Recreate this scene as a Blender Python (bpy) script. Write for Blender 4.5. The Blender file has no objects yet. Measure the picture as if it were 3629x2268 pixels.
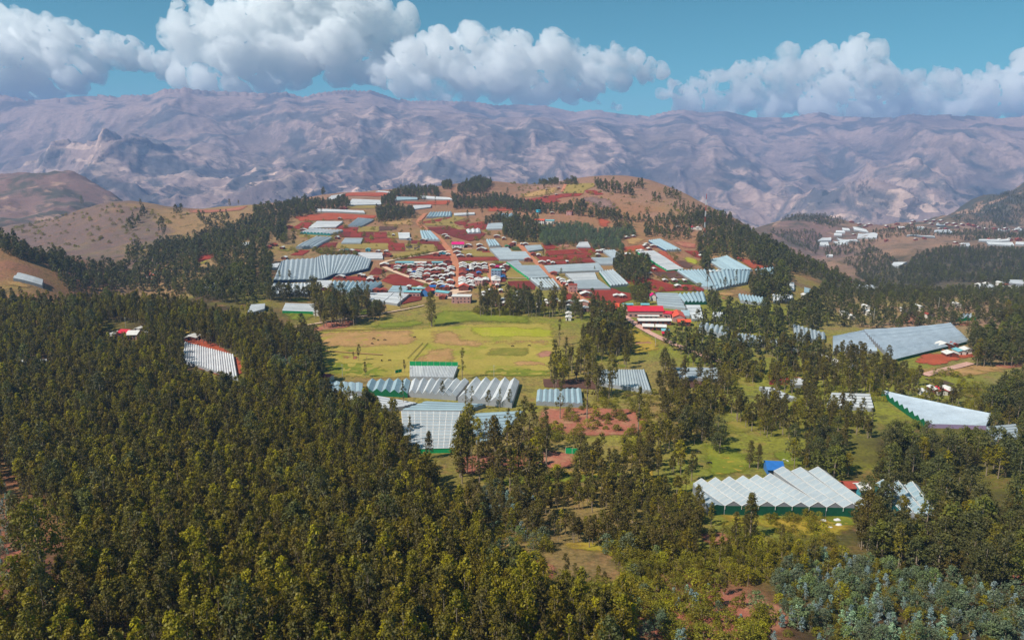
import bpy, bmesh, math, random
import numpy as np
from mathutils import Vector, Matrix

# ------------------------------------------------------------------ camera, sky, sun, exposure
SC = bpy.context.scene
COL = SC.collection
CAMZ = 140.0
PITCH = math.radians(12.28)
FPX, CX, CY = 2591.0, 1814.5, 1134.0          # focal length and centre of the photograph in its own pixels
cam = bpy.data.cameras.new('camera'); camo = bpy.data.objects.new('camera', cam); COL.objects.link(camo)
cam.sensor_width = 36.0; cam.lens = 36.0 * FPX / 3629.0
cam.clip_start = 1.0; cam.clip_end = 90000.0
camo.location = (0, 0, CAMZ); camo.rotation_euler = (math.pi / 2 - PITCH, 0, 0)
SC.camera = camo

SUN_EL = math.radians(48.0); SUN_AZ = math.atan2(-0.80, -0.50)
TOSUN = Vector((math.sin(SUN_AZ) * math.cos(SUN_EL), math.cos(SUN_AZ) * math.cos(SUN_EL), math.sin(SUN_EL)))
world = bpy.data.worlds.new('World'); SC.world = world; world.use_nodes = True
wn = world.node_tree.nodes; wl = world.node_tree.links
bg = wn['Background']
sky = wn.new('ShaderNodeTexSky'); sky.sky_type = 'NISHITA'; sky.sun_disc = False
sky.sun_elevation = SUN_EL; sky.sun_rotation = SUN_AZ; sky.altitude = 2500.0
sky.air_density = 1.0; sky.dust_density = 2.2; sky.ozone_density = 2.0
tint = wn.new('ShaderNodeMix'); tint.data_type = 'RGBA'; tint.blend_type = 'MULTIPLY'
tint.inputs[0].default_value = 1.0; tint.inputs[7].default_value = (0.46, 1.34, 1.14, 1)
wl.new(sky.outputs[0], tint.inputs[6]); wl.new(tint.outputs[2], bg.inputs['Color'])
bg.inputs['Strength'].default_value = 0.062
sunl = bpy.data.lights.new('sun', 'SUN'); sunl.energy = 5.0; sunl.angle = math.radians(0.53); sunl.color = (1.0, 0.95, 0.87)
suno = bpy.data.objects.new('sun', sunl); COL.objects.link(suno)
suno.rotation_euler = TOSUN.to_track_quat('Z', 'Y').to_euler()
SC.view_settings.view_transform = 'Standard'; SC.view_settings.look = 'None'
SC.view_settings.exposure = 0.2; SC.view_settings.gamma = 1.0; SC.view_settings.use_curve_mapping = False
cy = SC.cycles
cy.use_denoising = True
cy.max_bounces = 24; cy.diffuse_bounces = 3; cy.glossy_bounces = 2; cy.transmission_bounces = 2
cy.transparent_max_bounces = 8; cy.volume_bounces = 22; cy.volume_step_rate = 2.0
cy.caustics_reflective = False; cy.caustics_refractive = False

# ------------------------------------------------------------------ small helpers
rnd = random.Random(7)
rng = np.random.default_rng(11)

def lin(c):
    c = c / 255.0
    return c / 12.92 if c <= 0.04045 else ((c + 0.055) / 1.055) ** 2.4

def S(r, g, b, k=1.0):
    """surface colour from an 8-bit paint swatch"""
    return (lin(r) * k, lin(g) * k, lin(b) * k, 1.0)

def link(o, parent=None):
    COL.objects.link(o)
    if parent is not None: o.parent = parent
    return o

def mesh_obj(name, verts, faces, mat, parent=None, smooth=False, mats=None, mat_idx=None, loc=None):
    me = bpy.data.meshes.new(name)
    me.from_pydata([tuple(v) for v in verts], [], faces)
    if mats:
        for m in mats: me.materials.append(m)
        if mat_idx is not None: me.polygons.foreach_set('material_index', mat_idx)
    elif mat is not None: me.materials.append(mat)
    if smooth: me.polygons.foreach_set('use_smooth', [True] * len(me.polygons))
    me.update()
    o = bpy.data.objects.new(name, me)
    if loc is not None: o.location = loc
    return link(o, parent)

def grid_obj(name, V, nu, nv, mat, smooth=True):
    """V: (nu*nv,3) array, index = i*nv+j"""
    me = bpy.data.meshes.new(name)
    i = np.arange(nu - 1)[:, None]; j = np.arange(nv - 1)[None, :]
    a = (i * nv + j).ravel(); q = np.stack([a, a + nv, a + nv + 1, a + 1], 1).astype(np.int32)
    n = len(q)
    me.vertices.add(len(V)); me.vertices.foreach_set('co', V.astype(np.float32).ravel())
    me.loops.add(n * 4); me.loops.foreach_set('vertex_index', q.ravel())
    me.polygons.add(n); me.polygons.foreach_set('loop_start', np.arange(0, n * 4, 4, dtype=np.int32))
    me.polygons.foreach_set('loop_total', np.full(n, 4, dtype=np.int32))
    if smooth: me.polygons.foreach_set('use_smooth', np.ones(n, dtype=bool))
    me.update(calc_edges=True); me.validate()
    if mat: me.materials.append(mat)
    return link(bpy.data.objects.new(name, me))

def tag(o, label=None, cat=None, group=None, kind=None):
    if label: o['label'] = label
    if cat: o['category'] = cat
    if group: o['group'] = group
    if kind: o['kind'] = kind
    return o

def empty(name, loc, rz=0.0):
    o = bpy.data.objects.new(name, None); o.location = loc; o.rotation_euler = (0, 0, rz)
    o.empty_display_size = 0.5
    return link(o)

# value noise / fractal noise in numpy
def _hash(ix, iy, seed):
    h = (ix.astype(np.int64) * 374761393 + iy.astype(np.int64) * 668265263 + seed * 1442695041) & 0x7fffffff
    h = ((h ^ (h >> 13)) * 1274126177) & 0x7fffffff
    return ((h ^ (h >> 16)) & 0xffff) / 65535.0

def vnoise(x, y, seed=0):
    ix = np.floor(x); iy = np.floor(y); fx = x - ix; fy = y - iy
    u = fx * fx * fx * (fx * (fx * 6 - 15) + 10); v = fy * fy * fy * (fy * (fy * 6 - 15) + 10)
    a = _hash(ix, iy, seed); b = _hash(ix + 1, iy, seed); c = _hash(ix, iy + 1, seed); d = _hash(ix + 1, iy + 1, seed)
    return (a + (b - a) * u) * (1 - v) + (c + (d - c) * u) * v

def fbm(x, y, oct=4, seed=0, gain=0.5):
    s = 0; a = 1.0; t = 0
    for o in range(oct):
        s = s + a * vnoise(x, y, seed + o * 17); t += a
        x, y = x * 1.93 * 0.8 - y * 1.93 * 0.6 + 3.1, x * 1.93 * 0.6 + y * 1.93 * 0.8 + 7.7
        a *= gain
    return s / t

def ridged(x, y, oct=5, seed=0, gain=0.5):
    s = 0; a = 1.0; t = 0; w = 1.0
    for o in range(oct):
        n = 1 - np.abs(2 * vnoise(x, y, seed + o * 13) - 1); n = n * n
        s = s + a * n * w; t += a; w = np.clip(n * 1.6, 0, 1)
        x, y = x * 2.02 * 0.83 - y * 2.02 * 0.56 + 5.1, x * 2.02 * 0.56 + y * 2.02 * 0.83 + 1.7
        a *= gain
    return s / t

# ------------------------------------------------------------------ materials
class NT:
    def __init__(s, name):
        s.m = bpy.data.materials.new(name); s.m.use_nodes = True
        s.n = s.m.node_tree.nodes; s.l = s.m.node_tree.links
        s.b = s.n['Principled BSDF']; s.out = s.n['Material Output']
        s.b.inputs['Roughness'].default_value = 0.85; s.b.inputs['Specular IOR Level'].default_value = 0.2
    def new(s, t, **k):
        n = s.n.new(t)
        for a, v in k.items(): setattr(n, a, v)
        return n
    def pos(s):
        if not hasattr(s, '_p'): s._p = s.new('ShaderNodeNewGeometry')
        return s._p.outputs['Position']
    def noise(s, scale, detail=4.0, rough=0.55, vec=None, out=0, dist=0.0):
        n = s.new('ShaderNodeTexNoise'); n.inputs['Scale'].default_value = scale; n.inputs['Detail'].default_value = detail
        n.inputs['Roughness'].default_value = rough; n.inputs['Distortion'].default_value = dist
        s.l.new(vec if vec is not None else s.pos(), n.inputs['Vector']); return n.outputs[out]
    def ramp(s, fac, stops, interp='LINEAR'):
        r = s.new('ShaderNodeValToRGB'); e = r.color_ramp.elements; r.color_ramp.interpolation = interp
        while len(e) < len(stops): e.new(0.5)
        for k, (p, c) in enumerate(stops):
            e[k].position = p; e[k].color = c if len(c) == 4 else (*c, 1)
        s.l.new(fac, r.inputs['Fac']); return r.outputs[0]
    def mix(s, fac, a, b, mode='MIX'):
        n = s.new('ShaderNodeMix', data_type='RGBA', blend_type=mode)
        for sock, v in ((n.inputs[0], fac), (n.inputs[6], a), (n.inputs[7], b)):
            if isinstance(v, (int, float)): sock.default_value = v
            elif isinstance(v, (tuple, list)): sock.default_value = v if len(v) == 4 else (*v, 1)
            else: s.l.new(v, sock)
        return n.outputs[2]
    def math(s, op, a, b=0.0, c=None):
        n = s.new('ShaderNodeMath', operation=op)
        for k, v in enumerate((a, b) if c is None else (a, b, c)):
            if isinstance(v, (int, float)): n.inputs[k].default_value = v
            else: s.l.new(v, n.inputs[k])
        return n.outputs[0]
    def scalevec(s, sx, sy, sz, vec=None, rot=0.0):
        n = s.new('ShaderNodeMapping'); n.inputs['Scale'].default_value = (sx, sy, sz); n.inputs['Rotation'].default_value = (0, 0, rot)
        s.l.new(vec if vec is not None else s.pos(), n.inputs['Vector']); return n.outputs[0]
    def attr(s, name, out='Fac'):
        n = s.new('ShaderNodeAttribute'); n.attribute_name = name; return n.outputs[out]
    def bump(s, h, strength=0.4, dist=0.3):
        n = s.new('ShaderNodeBump'); n.inputs['Strength'].default_value = strength; n.inputs['Distance'].default_value = dist
        s.l.new(h, n.inputs['Height']); s.l.new(n.outputs[0], s.b.inputs['Normal'])
    def color(s, c):
        if isinstance(c, (tuple, list)): s.b.inputs['Base Color'].default_value = c if len(c) == 4 else (*c, 1)
        else: s.l.new(c, s.b.inputs['Base Color'])
        return s

def mul(c, k): return (c[0] * k, c[1] * k, c[2] * k, 1.0)

_pc = {}
def paint(name, col, rough=0.6, var=0.12, scale=0.6, spec=0.25):
    """painted / sheet material with mild grime"""
    key = name
    if key in _pc: return _pc[key]
    t = NT(name); n = t.noise(scale, 3)
    t.color(t.mix(1.0, col, t.ramp(n, [(0.25, (1 - var * 1.5,) * 3), (0.75, (1.0 + var * 0.3,) * 3)]), 'MULTIPLY'))
    t.b.inputs['Roughness'].default_value = rough; t.b.inputs['Specular IOR Level'].default_value = spec
    _pc[key] = t.m; return t.m

# ------------------------------------------------------------------ picture <-> place
COSP, SINP = math.cos(PITCH), math.sin(PITCH)
def ray(x, y):
    xc = (np.asarray(x, float) - CX) / FPX; yc = -(np.asarray(y, float) - CY) / FPX
    dy = COSP + yc * SINP; dz = -SINP + yc * COSP
    return xc / dy, dz / dy                      # X/Y and (Z-CAMZ)/Y

def at(x, y, Y):
    a, s = ray(x, y); return np.array([a * Y, Y + 0 * a, CAMZ + s * Y]).T

# views of the survey picture: origin and scale
CR = {'A1': (0, 0, .5027), 'A2': (1210, 0, .5027), 'A3': (2420, 0, .5027), 'A4': (0, 600, .3719), 'A5': (900, 600, .29106),
      'A6': (1500, 600, .29106), 'A7': (2100, 600, .29106), 'A8': (2700, 600, .3839), 'B1': (900, 900, .29106), 'B2': (1300, 850, .24804),
      'B3': (1700, 850, .24804), 'B4': (2200, 850, .29106), 'B5': (2800, 1050, .34398), 'B6': (0, 950, .3719), 'B7': (1000, 1100, .41322),
      'B8': (1900, 1100, .41322), 'C1': (0, 1400, .574), 'C2': (900, 1500, .5079), 'C3': (1600, 1500, .5079), 'C4': (2400, 1550, .29762),
      'C5': (2200, 1750, .3426), 'C6': (2900, 1500, .508), 'C7': (1100, 1250, .33058), 'C8': (0, 1700, .37566), 'D': (0, 0, 1.49959),
      'E1': (1500, 1600, .24804), 'E2': (600, 1000, .26455)}
def px(c, pts):
    ox, oy, s = CR[c]; return [(ox + p[0] * s, oy + p[1] * s) for p in pts]

# ------------------------------------------------------------------ terrain
YMIN, YMAX, NA, NY, AMAX = 45.0, 3700.0, 760, 820, 1.0
AG = np.linspace(-AMAX, AMAX, NA); LG = np.linspace(math.log(YMIN), math.log(YMAX), NY); YG = np.exp(LG)
ctl = []
def c3(x, y, Y):
    a, s = ray(x, y); ctl.append((float(a), Y, float(s) * Y))
def c0(a, Y, z): ctl.append((a, Y, z))
for a in (-1.05, -.6, -.2, .2, .6, 1.05):
    c0(a, 40, -92); c0(a, 95, -106)
for x in (-900, 300, 1100, 1814, 2600, 3400, 4500):
    for y, Y in ((2268, 150), (1950, 215), (1700, 290), (1500, 370)): c3(x, y, Y)
for x, y, Y in ((-700, 1350, 455), (300, 1350, 455), (900, 1350, 455), (1300, 1350, 455), (1814, 1350, 455), (2300, 1350, 455), (2900, 1350, 458), (3500, 1350, 460), (4300, 1350, 460),
    (1200, 1155, 600), (1814, 1155, 600), (2300, 1155, 600), (1300, 1035, 740), (1814, 1035, 740), (1500, 900, 960), (1814, 900, 960), (1500, 825, 1130), (1814, 825, 1130),
    (1300, 750, 1380), (1814, 750, 1380), (1500, 705, 1580), (1814, 705, 1600), (1950, 655, 1850),
    (300, 1150, 590), (800, 1150, 595), (-500, 1150, 590), (300, 1065, 670), (700, 1065, 670), (-600, 1065, 680),
    (420, 708, 1500), (150, 828, 1350), (640, 744, 1450), (300, 880, 1150), (600, 900, 1050), (750, 830, 1200), (500, 940, 980), (-300, 860, 1250), (80, 800, 1480),
    (0, 825, 900), (150, 900, 880), (250, 980, 830), (50, 1020, 720), (-500, 780, 860), (-300, 1000, 740),
    (1000, 1000, 780), (1000, 900, 950), (1000, 780, 1250), (1000, 722, 1480), (880, 722, 1480), (1150, 688, 1600), (1400, 672, 1700), (700, 747, 1430), (800, 1000, 770), (850, 880, 980),
    (1700, 640, 1900), (2000, 640, 1900), (2150, 642, 1850), (2300, 668, 1750), (2450, 712, 1600), (2560, 760, 1450), (2650, 802, 1350),
    (2700, 850, 1150), (2850, 920, 1050), (2950, 985, 950), (3000, 1030, 880), (2500, 850, 1080), (2600, 900, 980), (2700, 960, 880), (2700, 1050, 730), (2500, 1000, 790), (2300, 1000, 790), (2300, 900, 960), (2300, 780, 1250),
    (3200, 1060, 820), (3500, 1062, 820), (4000, 1062, 820), (3300, 1180, 610), (3629, 1180, 600), (2900, 1180, 600), (4300, 1180, 600),
    (3100, 1000, 1350), (3400, 1000, 1270), (3900, 990, 1250), (3300, 900, 1600), (3100, 885, 1750), (3300, 846, 1850), (3629, 850, 1850), (4100, 840, 1850), (3150, 838, 1900), (3000, 890, 1800), (3000, 840, 2050), (2930, 850, 2100),
    (3200, 792, 2500), (3450, 792, 2500), (3629, 745, 2700), (3629, 662, 3000), (3400, 735, 2900), (3300, 778, 2800), (4100, 600, 3100), (3900, 750, 2600),
    (2850, 752, 2300), (2700, 800, 2250), (2980, 768, 2400), (2800, 850, 2050), (2750, 885, 1900),
    (0, 638, 3000), (180, 632, 3000), (400, 697, 2900), (100, 760, 2300), (-400, 640, 3000), (300, 760, 2300), (-400, 770, 2300)):
    c3(x, y, Y)
for a, Y, z in ((-.6, 770, -152), (-.45, 800, -150), (-.75, 1040, -150), (-.55, 1800, -170), (-.35, 1800, -150), (-.2, 2000, -150), (-.05, 2250, -170), (.05, 2250, -170), (.15, 2150, -170), (.22, 2000, -190),
    (.28, 1800, -215), (.33, 1650, -230), (.42, 1250, -205), (.45, 1450, -240), (.55, 1080, -185), (.7, 1050, -180), (.95, 1000, -170), (-.3, 2700, -380), (0, 2700, -380), (.2, 2700, -380), (.3, 2900, -390), (.42, 2950, -360), (.52, 3100, -330),
    (-.5, 2500, -260), (-.45, 3500, -470), (-.2, 3500, -560), (0, 3500, -560), (.2, 3500, -560), (.4, 3500, -520), (.6, 3700, -330), (-.7, 3700, -330), (.95, 3700, -300), (-.95, 3700, -330), (-.6, 3700, -400)):
    c0(a, Y, z)
CT = np.array(ctl); P = np.stack([CT[:, 0] * 1.7, np.log(CT[:, 1])], 1); zc = CT[:, 2]
def tps(r2): return 0.5 * r2 * np.log(r2 + 1e-9)
n_ = len(P)
K = tps(((P[:, None] - P[None]) ** 2).sum(-1)) + np.eye(n_) * 0.0015
Q = np.concatenate([np.ones((n_, 1)), P], 1)
Amat = np.block([[K, Q], [Q.T, np.zeros((3, 3))]])
sol = np.linalg.solve(Amat, np.concatenate([zc, np.zeros(3)]))
T = np.zeros((NY, NA))
gx = AG * 1.7
for r in range(NY):
    q = np.stack([gx, np.full(NA, LG[r])], 1)
    d2 = ((q[:, None] - P[None]) ** 2).sum(-1)
    T[r] = tps(d2) @ sol[:n_] + sol[n_] + q @ sol[n_ + 1:]
XX = AG[None, :] * YG[:, None]; YY = np.repeat(YG[:, None], NA, 1)
rough = np.clip((YY - 300) / 1500, 0.08, 1.0) * np.clip(np.abs(XX) / (YY * 0.5 + 1), 0.15, 1.2)
T = T + CAMZ + (ridged(XX / 260, YY / 260, 4, 131) - .45) * 26 * np.clip((YY - 850) / 500, 0, 1) * np.clip((np.abs(XX / YY + .08) - .40) / .12, 0, 1) + (fbm(XX / 130, YY / 130, 4, 3) - 0.5) * 22 * rough + (fbm(XX / 45, YY / 45, 3, 9) - 0.5) * 5 * rough
T += (ridged(XX / 420, YY / 420, 4, 31) - 0.45) * 70 * np.clip((YY - 2000) / 900, 0, 1)

def tz(X, Y):
    X = np.asarray(X, float); Y = np.asarray(Y, float)
    u = (X / Y + AMAX) / (2 * AMAX) * (NA - 1); v = (np.log(Y) - LG[0]) / (LG[-1] - LG[0]) * (NY - 1)
    u = np.clip(u, 0, NA - 1.001); v = np.clip(v, 0, NY - 1.001)
    i = v.astype(int); j = u.astype(int); fv = v - i; fu = u - j
    return (T[i, j] * (1 - fu) + T[i, j + 1] * fu) * (1 - fv) + (T[i + 1, j] * (1 - fu) + T[i + 1, j + 1] * fu) * fv

TH = {}
def hits(xs, ys, lift=0.0, st=1):
    """where the sight lines through picture points meet the land (raised by lift)"""
    xs = np.atleast_1d(np.asarray(xs, float)); ys = np.atleast_1d(np.asarray(ys, float)); out = np.full((len(xs), 3), np.nan)
    if st not in TH: TH[st] = (np.ascontiguousarray(T[::st].T.astype(np.float32)), YG[::st].astype(np.float32))
    Tt, Yg = TH[st]; nY = len(Yg)
    for s in range(0, len(xs), 3000):
        a, sl = ray(xs[s:s + 3000], ys[s:s + 3000])
        u = np.clip((a + AMAX) / (2 * AMAX) * (NA - 1), 0, NA - 1.001); j = u.astype(int); fu = u - j
        f32 = fu.astype(np.float32)[:, None]
        cz = Tt[j] * (1 - f32) + Tt[j + 1] * f32 + np.float32(lift)
        d = np.float32(CAMZ) + sl.astype(np.float32)[:, None] * Yg[None] - cz
        neg = d < 0; k = neg.argmax(1); ok = neg.any(1) & (k > 0); k = np.clip(k, 1, nY - 1); c = np.arange(len(a))
        d0 = d[c, k - 1].astype(float); d1 = d[c, k].astype(float); t = d0 / (d0 - d1 + 1e-12); Y = Yg[k - 1] + (Yg[k] - Yg[k - 1]) * t
        r = np.stack([a * Y, Y, CAMZ + sl * Y - lift], 1); r[~ok] = np.nan; out[s:s + 3000] = r
    return out

def hit(c, pts, lift=0.0):
    p = px(c, pts); return hits([q[0] for q in p], [q[1] for q in p], lift)

# ground colours by district
SEED = []
def sd(col, *pts):
    for x, y, Y in pts: SEED.append((float(ray(x, y)[0]) * 1.7, math.log(Y), *col[:3]))
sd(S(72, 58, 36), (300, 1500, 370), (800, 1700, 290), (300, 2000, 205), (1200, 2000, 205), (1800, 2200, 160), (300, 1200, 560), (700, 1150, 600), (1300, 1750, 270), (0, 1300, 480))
sd(S(150, 125, 72), (1500, 1250, 520), (1900, 1250, 520), (2000, 1700, 290), (2400, 1500, 370))
sd(S(128, 128, 48), (2100, 1100, 650), (2600, 1650, 310), (2900, 1400, 430), (2300, 1200, 560), (2500, 1900, 225), (2500, 1150, 600), (3200, 1350, 455))
sd(S(150, 92, 72), (2500, 2150, 170), (0, 1900, 225))
sd(S(140, 112, 70), (2000, 2000, 205), (1950, 1900, 230), (2150, 1950, 215))
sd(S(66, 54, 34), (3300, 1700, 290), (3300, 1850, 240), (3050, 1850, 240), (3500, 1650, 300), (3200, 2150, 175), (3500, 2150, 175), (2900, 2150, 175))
sd(S(160, 112, 82), (1500, 900, 960), (1300, 800, 1200), (2000, 800, 1200), (1700, 720, 1550), (2300, 850, 1060), (2500, 950, 900))
sd(S(158, 118, 98), (2000, 650, 1850), (2300, 700, 1600), (2500, 770, 1400), (1200, 700, 1580))
sd(S(116, 94, 90), (300, 800, 1300), (500, 800, 1280), (200, 860, 1200), (150, 840, 1330), (400, 850, 1180), (300, 740, 1440), (480, 760, 1400), (450, 890, 1100))
sd(S(160, 125, 85), (420, 712, 1490), (700, 780, 1300), (640, 920, 1000), (800, 760, 1380), (-200, 900, 850))
sd(S(155, 105, 80), (100, 920, 860), (60, 1000, 740))
sd(S(78, 72, 56), (3000, 950, 1000), (2800, 880, 1100), (3300, 950, 1450), (3600, 950, 1400), (3500, 720, 2900), (2850, 760, 2280), (3629, 680, 3000))
sd(S(158, 122, 98), (3200, 860, 1800), (3100, 800, 2400), (3400, 800, 2450), (3300, 1120, 690), (3500, 1200, 580))
sd(S(135, 105, 100), (100, 700, 2800), (300, 700, 2800), (2850, 830, 2100))
SE = np.array(SEED)
gq = np.stack([np.repeat((AG * 1.7)[None], NY, 0), np.repeat(LG[:, None], NA, 1)], -1)
gq = gq + np.stack([fbm(XX / 60, YY / 60, 3, 51) - .5, fbm(XX / 60, YY / 60, 3, 77) - .5], -1) * 0.35
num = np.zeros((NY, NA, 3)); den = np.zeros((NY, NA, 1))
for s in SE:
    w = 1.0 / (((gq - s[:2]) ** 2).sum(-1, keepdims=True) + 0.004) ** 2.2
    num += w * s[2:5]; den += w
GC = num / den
lx, ly = AG[None] * 1.7 - 0.1, (LG[:, None] - math.log(480)) / 1.0
LUSH = np.clip(1.5 - np.sqrt((lx / 1.5) ** 2 + (ly / 0.75) ** 2) + (fbm(XX / 90, YY / 90, 3, 15) - .5) * .8, 0, 1)

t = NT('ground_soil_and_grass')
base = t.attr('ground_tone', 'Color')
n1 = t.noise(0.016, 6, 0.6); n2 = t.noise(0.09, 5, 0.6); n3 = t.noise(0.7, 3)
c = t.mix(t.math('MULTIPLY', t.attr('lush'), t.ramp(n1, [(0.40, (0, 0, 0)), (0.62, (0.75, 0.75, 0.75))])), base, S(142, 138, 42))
c = t.mix(t.ramp(n2, [(0.52, (0, 0, 0)), (0.7, (0.5, 0.5, 0.5))]), c, S(158, 108, 76))
c = t.mix(t.ramp(t.noise(0.05, 6, 0.7), [(0.56, (0, 0, 0)), (0.66, (0.65, 0.65, 0.65))]), c, S(74, 72, 40))
c = t.mix(t.math('MULTIPLY', t.attr('remote'), t.ramp(t.noise(0.007, 7, 0.66, dist=0.4), [(0.47, (0, 0, 0)), (0.56, (0.85,) * 3)])), c, S(74, 76, 66))
c = t.mix(t.math('MULTIPLY', t.attr('remote'), t.ramp(t.noise(0.012, 5, 0.6), [(0.58, (0, 0, 0)), (0.63, (0.7,) * 3)])), c, S(186, 146, 124))
c = t.mix(t.ramp(t.noise(0.33, 6, 0.75), [(0.52, (0, 0, 0)), (0.6, (0.6,) * 3)]), c, S(92, 84, 46))
c = t.mix(1.0, c, t.ramp(n3, [(0.3, (0.66,) * 3), (0.7, (1.2,) * 3)]), 'MULTIPLY')
t.color(c); t.b.inputs['Roughness'].default_value = 0.95; t.bump(t.noise(0.35, 5, 0.65), 0.5, 1.2)
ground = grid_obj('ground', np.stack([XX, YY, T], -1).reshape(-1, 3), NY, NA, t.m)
ca = ground.data.color_attributes.new('ground_tone', 'FLOAT_COLOR', 'POINT')
ca.data.foreach_set('color', np.concatenate([GC, np.ones((NY, NA, 1))], -1).astype(np.float32).ravel())
ra_ = ground.data.attributes.new('remote', 'FLOAT', 'POINT'); ra_.data.foreach_set('value', np.clip((YY - 1500) / 700, 0, 1).astype(np.float32).ravel())
la = ground.data.attributes.new('lush', 'FLOAT', 'POINT'); la.data.foreach_set('value', LUSH.astype(np.float32).ravel())
tag(ground, kind='structure')

# ------------------------------------------------------------------ mountains across the valley
sky_pts = [(-900, 345), (-400, 320), (0, 332), (95, 352), (201, 347), (362, 334), (417, 342), (452, 332), (483, 334), (528, 332), (583, 313), (640, 312), (658, 307), (676, 313), (729, 319), (855, 324), (955, 329), (1010, 323), (1071, 342), (1131, 327), (1210, 317),
    (1316, 319), (1365, 335), (1411, 352), (1425, 348), (1450, 356), (1512, 355), (1662, 358), (1713, 363), (1753, 371), (1850, 370), (1944, 374), (2024, 395), (2115, 387), (2195, 404), (2301, 410), (2366, 392), (2420, 387), (2480, 397), (2571, 391), (2671, 417), (2782, 416), (2867, 402), (2908, 396),
    (2968, 412), (3164, 416), (3234, 400), (3275, 408), (3365, 405), (3536, 416), (3629, 410), (4000, 380), (4600, 350)]
sx = np.array([p[0] for p in sky_pts], float); sy = np.array([p[1] for p in sky_pts], float)
sa, ss = ray(sx, sy)
MA, MY = 900, 380
ma = np.linspace(-1.15, 1.15, MA); my = np.exp(np.linspace(math.log(3350), math.log(11600), MY))
mX = ma[None] * my[:, None]; mY = np.repeat(my[:, None], MA, 1); mA = np.repeat(ma[None], MY, 0)
slope = np.interp(ma, sa, ss)
R = 9000 + 900 * np.sin(ma * 5 + 1) + 1100 * (fbm(ma * 5, ma * 0 + 2, 3, 5) - 0.5)
zs = slope * R
tt = (mY - 3700) / (R[None] - 3700)
up = np.clip(tt, 0, 1)
bz = -640 + (zs[None] + 640) * (0.62 * up + 0.38 * up ** 2.2)
warp = (fbm(mX / 1500, mY / 1500, 3, 21) - 0.5) * 1500
spur = ridged((mX + warp) / 3100, mY / 5200, 2, 41) - 0.5
gul = ridged((mX + warp * 0.7) / 760, (mY + warp * 0.3) / 1700, 5, 61) - 0.42
fine = fbm(mX / 210, mY / 260, 5, 71) - 0.5
gul2 = ridged((mX + warp * 0.5) / 300, (mY + warp * 0.4) / 520, 4, 65) - 0.42
env = np.clip(up * 5, 0, 1) * np.clip((1 - up) * 3.2, 0.0, 1) ** 0.7
mz = bz + env * (spur * 560 + gul * 300 * (0.35 + 1.3 * fbm(mX / 2600, mY / 2600, 2, 97)) + gul2 * 90 * fbm(mX / 1500, mY / 1500, 2, 99) * 1.4) + (fine * 55) * np.clip(env + 0.18, 0, 1)
def bump_ridge(p0, p1, amp, wid):
    global mz
    d = np.array(p1) - np.array(p0); L2 = (d ** 2).sum()
    k = np.clip(((mX - p0[0]) * d[0] + (mY - p0[1]) * d[1]) / L2, 0, 1)
    dist = np.hypot(mX - p0[0] - k * d[0], mY - p0[1] - k * d[1])
    mz = mz + amp * (1 - 0.75 * k) * np.exp(-(dist / wid) ** 1.5) * (0.75 + 0.5 * gul)
def gp(x, Y): return (float(ray(x, 500)[0]) * Y, Y)
bump_ridge(gp(280, 6300), gp(420, 4300), 330, 520)
bump_ridge(gp(3400, 6800), gp(2960, 4600), 380, 560)
bump_ridge(gp(1800, 7200), gp(1700, 5600), 210, 450)
bump_ridge(gp(1150, 7000), gp(1000, 4800), 190, 420)
bump_ridge(gp(2500, 7200), gp(2300, 5000), 190, 420)
over = np.clip(tt - 1, 0, None)
mz = np.where(tt > 1, zs[None] - over * 2600 + (gul * 120 * np.clip(over * 4, 0, 1)), mz)
# keep every spur in front of the crest line a little below it
cap = slope[None] * mY - (1 - up) * 260
dcap = (cap - mz) / 70.0
mz = np.where((tt <= 1) & (tt > 0.3), cap - 70.0 * np.where(dcap > 20, dcap, np.log1p(np.exp(np.clip(dcap, -50, 20)))), mz)
mz = mz + CAMZ
t = NT('mountain_grass_and_scrub')
pv = t.pos()
veg = t.noise(0.0022, 8, 0.62, dist=0.6)
c = t.ramp(t.noise(0.0011, 6, 0.55), [(0.3, S(108, 96, 96)), (0.52, S(160, 134, 124)), (0.72, S(128, 114, 112))])
vor = t.new('ShaderNodeTexVoronoi'); vor.inputs['Scale'].default_value = 0.008
t.l.new(t.scalevec(0.55, 1.0, 2.2), vor.inputs['Vector'])
sep = t.new('ShaderNodeSeparateColor'); t.l.new(vor.outputs['Color'], sep.inputs[0])
low = t.attr('low_slope')
fld = t.math('MULTIPLY', t.ramp(sep.outputs[0], [(0.68, (0, 0, 0)), (0.72, (1, 1, 1))]), low)
c = t.mix(t.math('MULTIPLY', fld, 0.8), c, S(226, 190, 168))
vm = t.ramp(veg, [(0.50, (0, 0, 0)), (0.58, (1, 1, 1))])
c = t.mix(t.math('MULTIPLY', vm, 0.8), c, S(70, 76, 78))
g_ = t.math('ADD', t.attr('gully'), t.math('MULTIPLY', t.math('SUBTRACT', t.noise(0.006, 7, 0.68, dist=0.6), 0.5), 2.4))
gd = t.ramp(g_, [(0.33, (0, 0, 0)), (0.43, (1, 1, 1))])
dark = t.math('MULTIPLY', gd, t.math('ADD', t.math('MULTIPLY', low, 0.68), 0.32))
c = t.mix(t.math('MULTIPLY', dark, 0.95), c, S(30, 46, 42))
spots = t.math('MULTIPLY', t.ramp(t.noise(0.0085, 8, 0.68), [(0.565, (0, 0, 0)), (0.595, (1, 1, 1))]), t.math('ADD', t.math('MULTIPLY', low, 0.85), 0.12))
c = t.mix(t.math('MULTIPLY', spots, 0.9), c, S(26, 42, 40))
c = t.mix(1.0, c, t.ramp(t.noise(0.03, 5, 0.65), [(0.3, (0.72,) * 3), (0.7, (1.18,) * 3)]), 'MULTIPLY')
t.color(c); t.b.inputs['Roughness'].default_value = 1.0; t.b.inputs['Specular IOR Level'].default_value = 0.05
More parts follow.
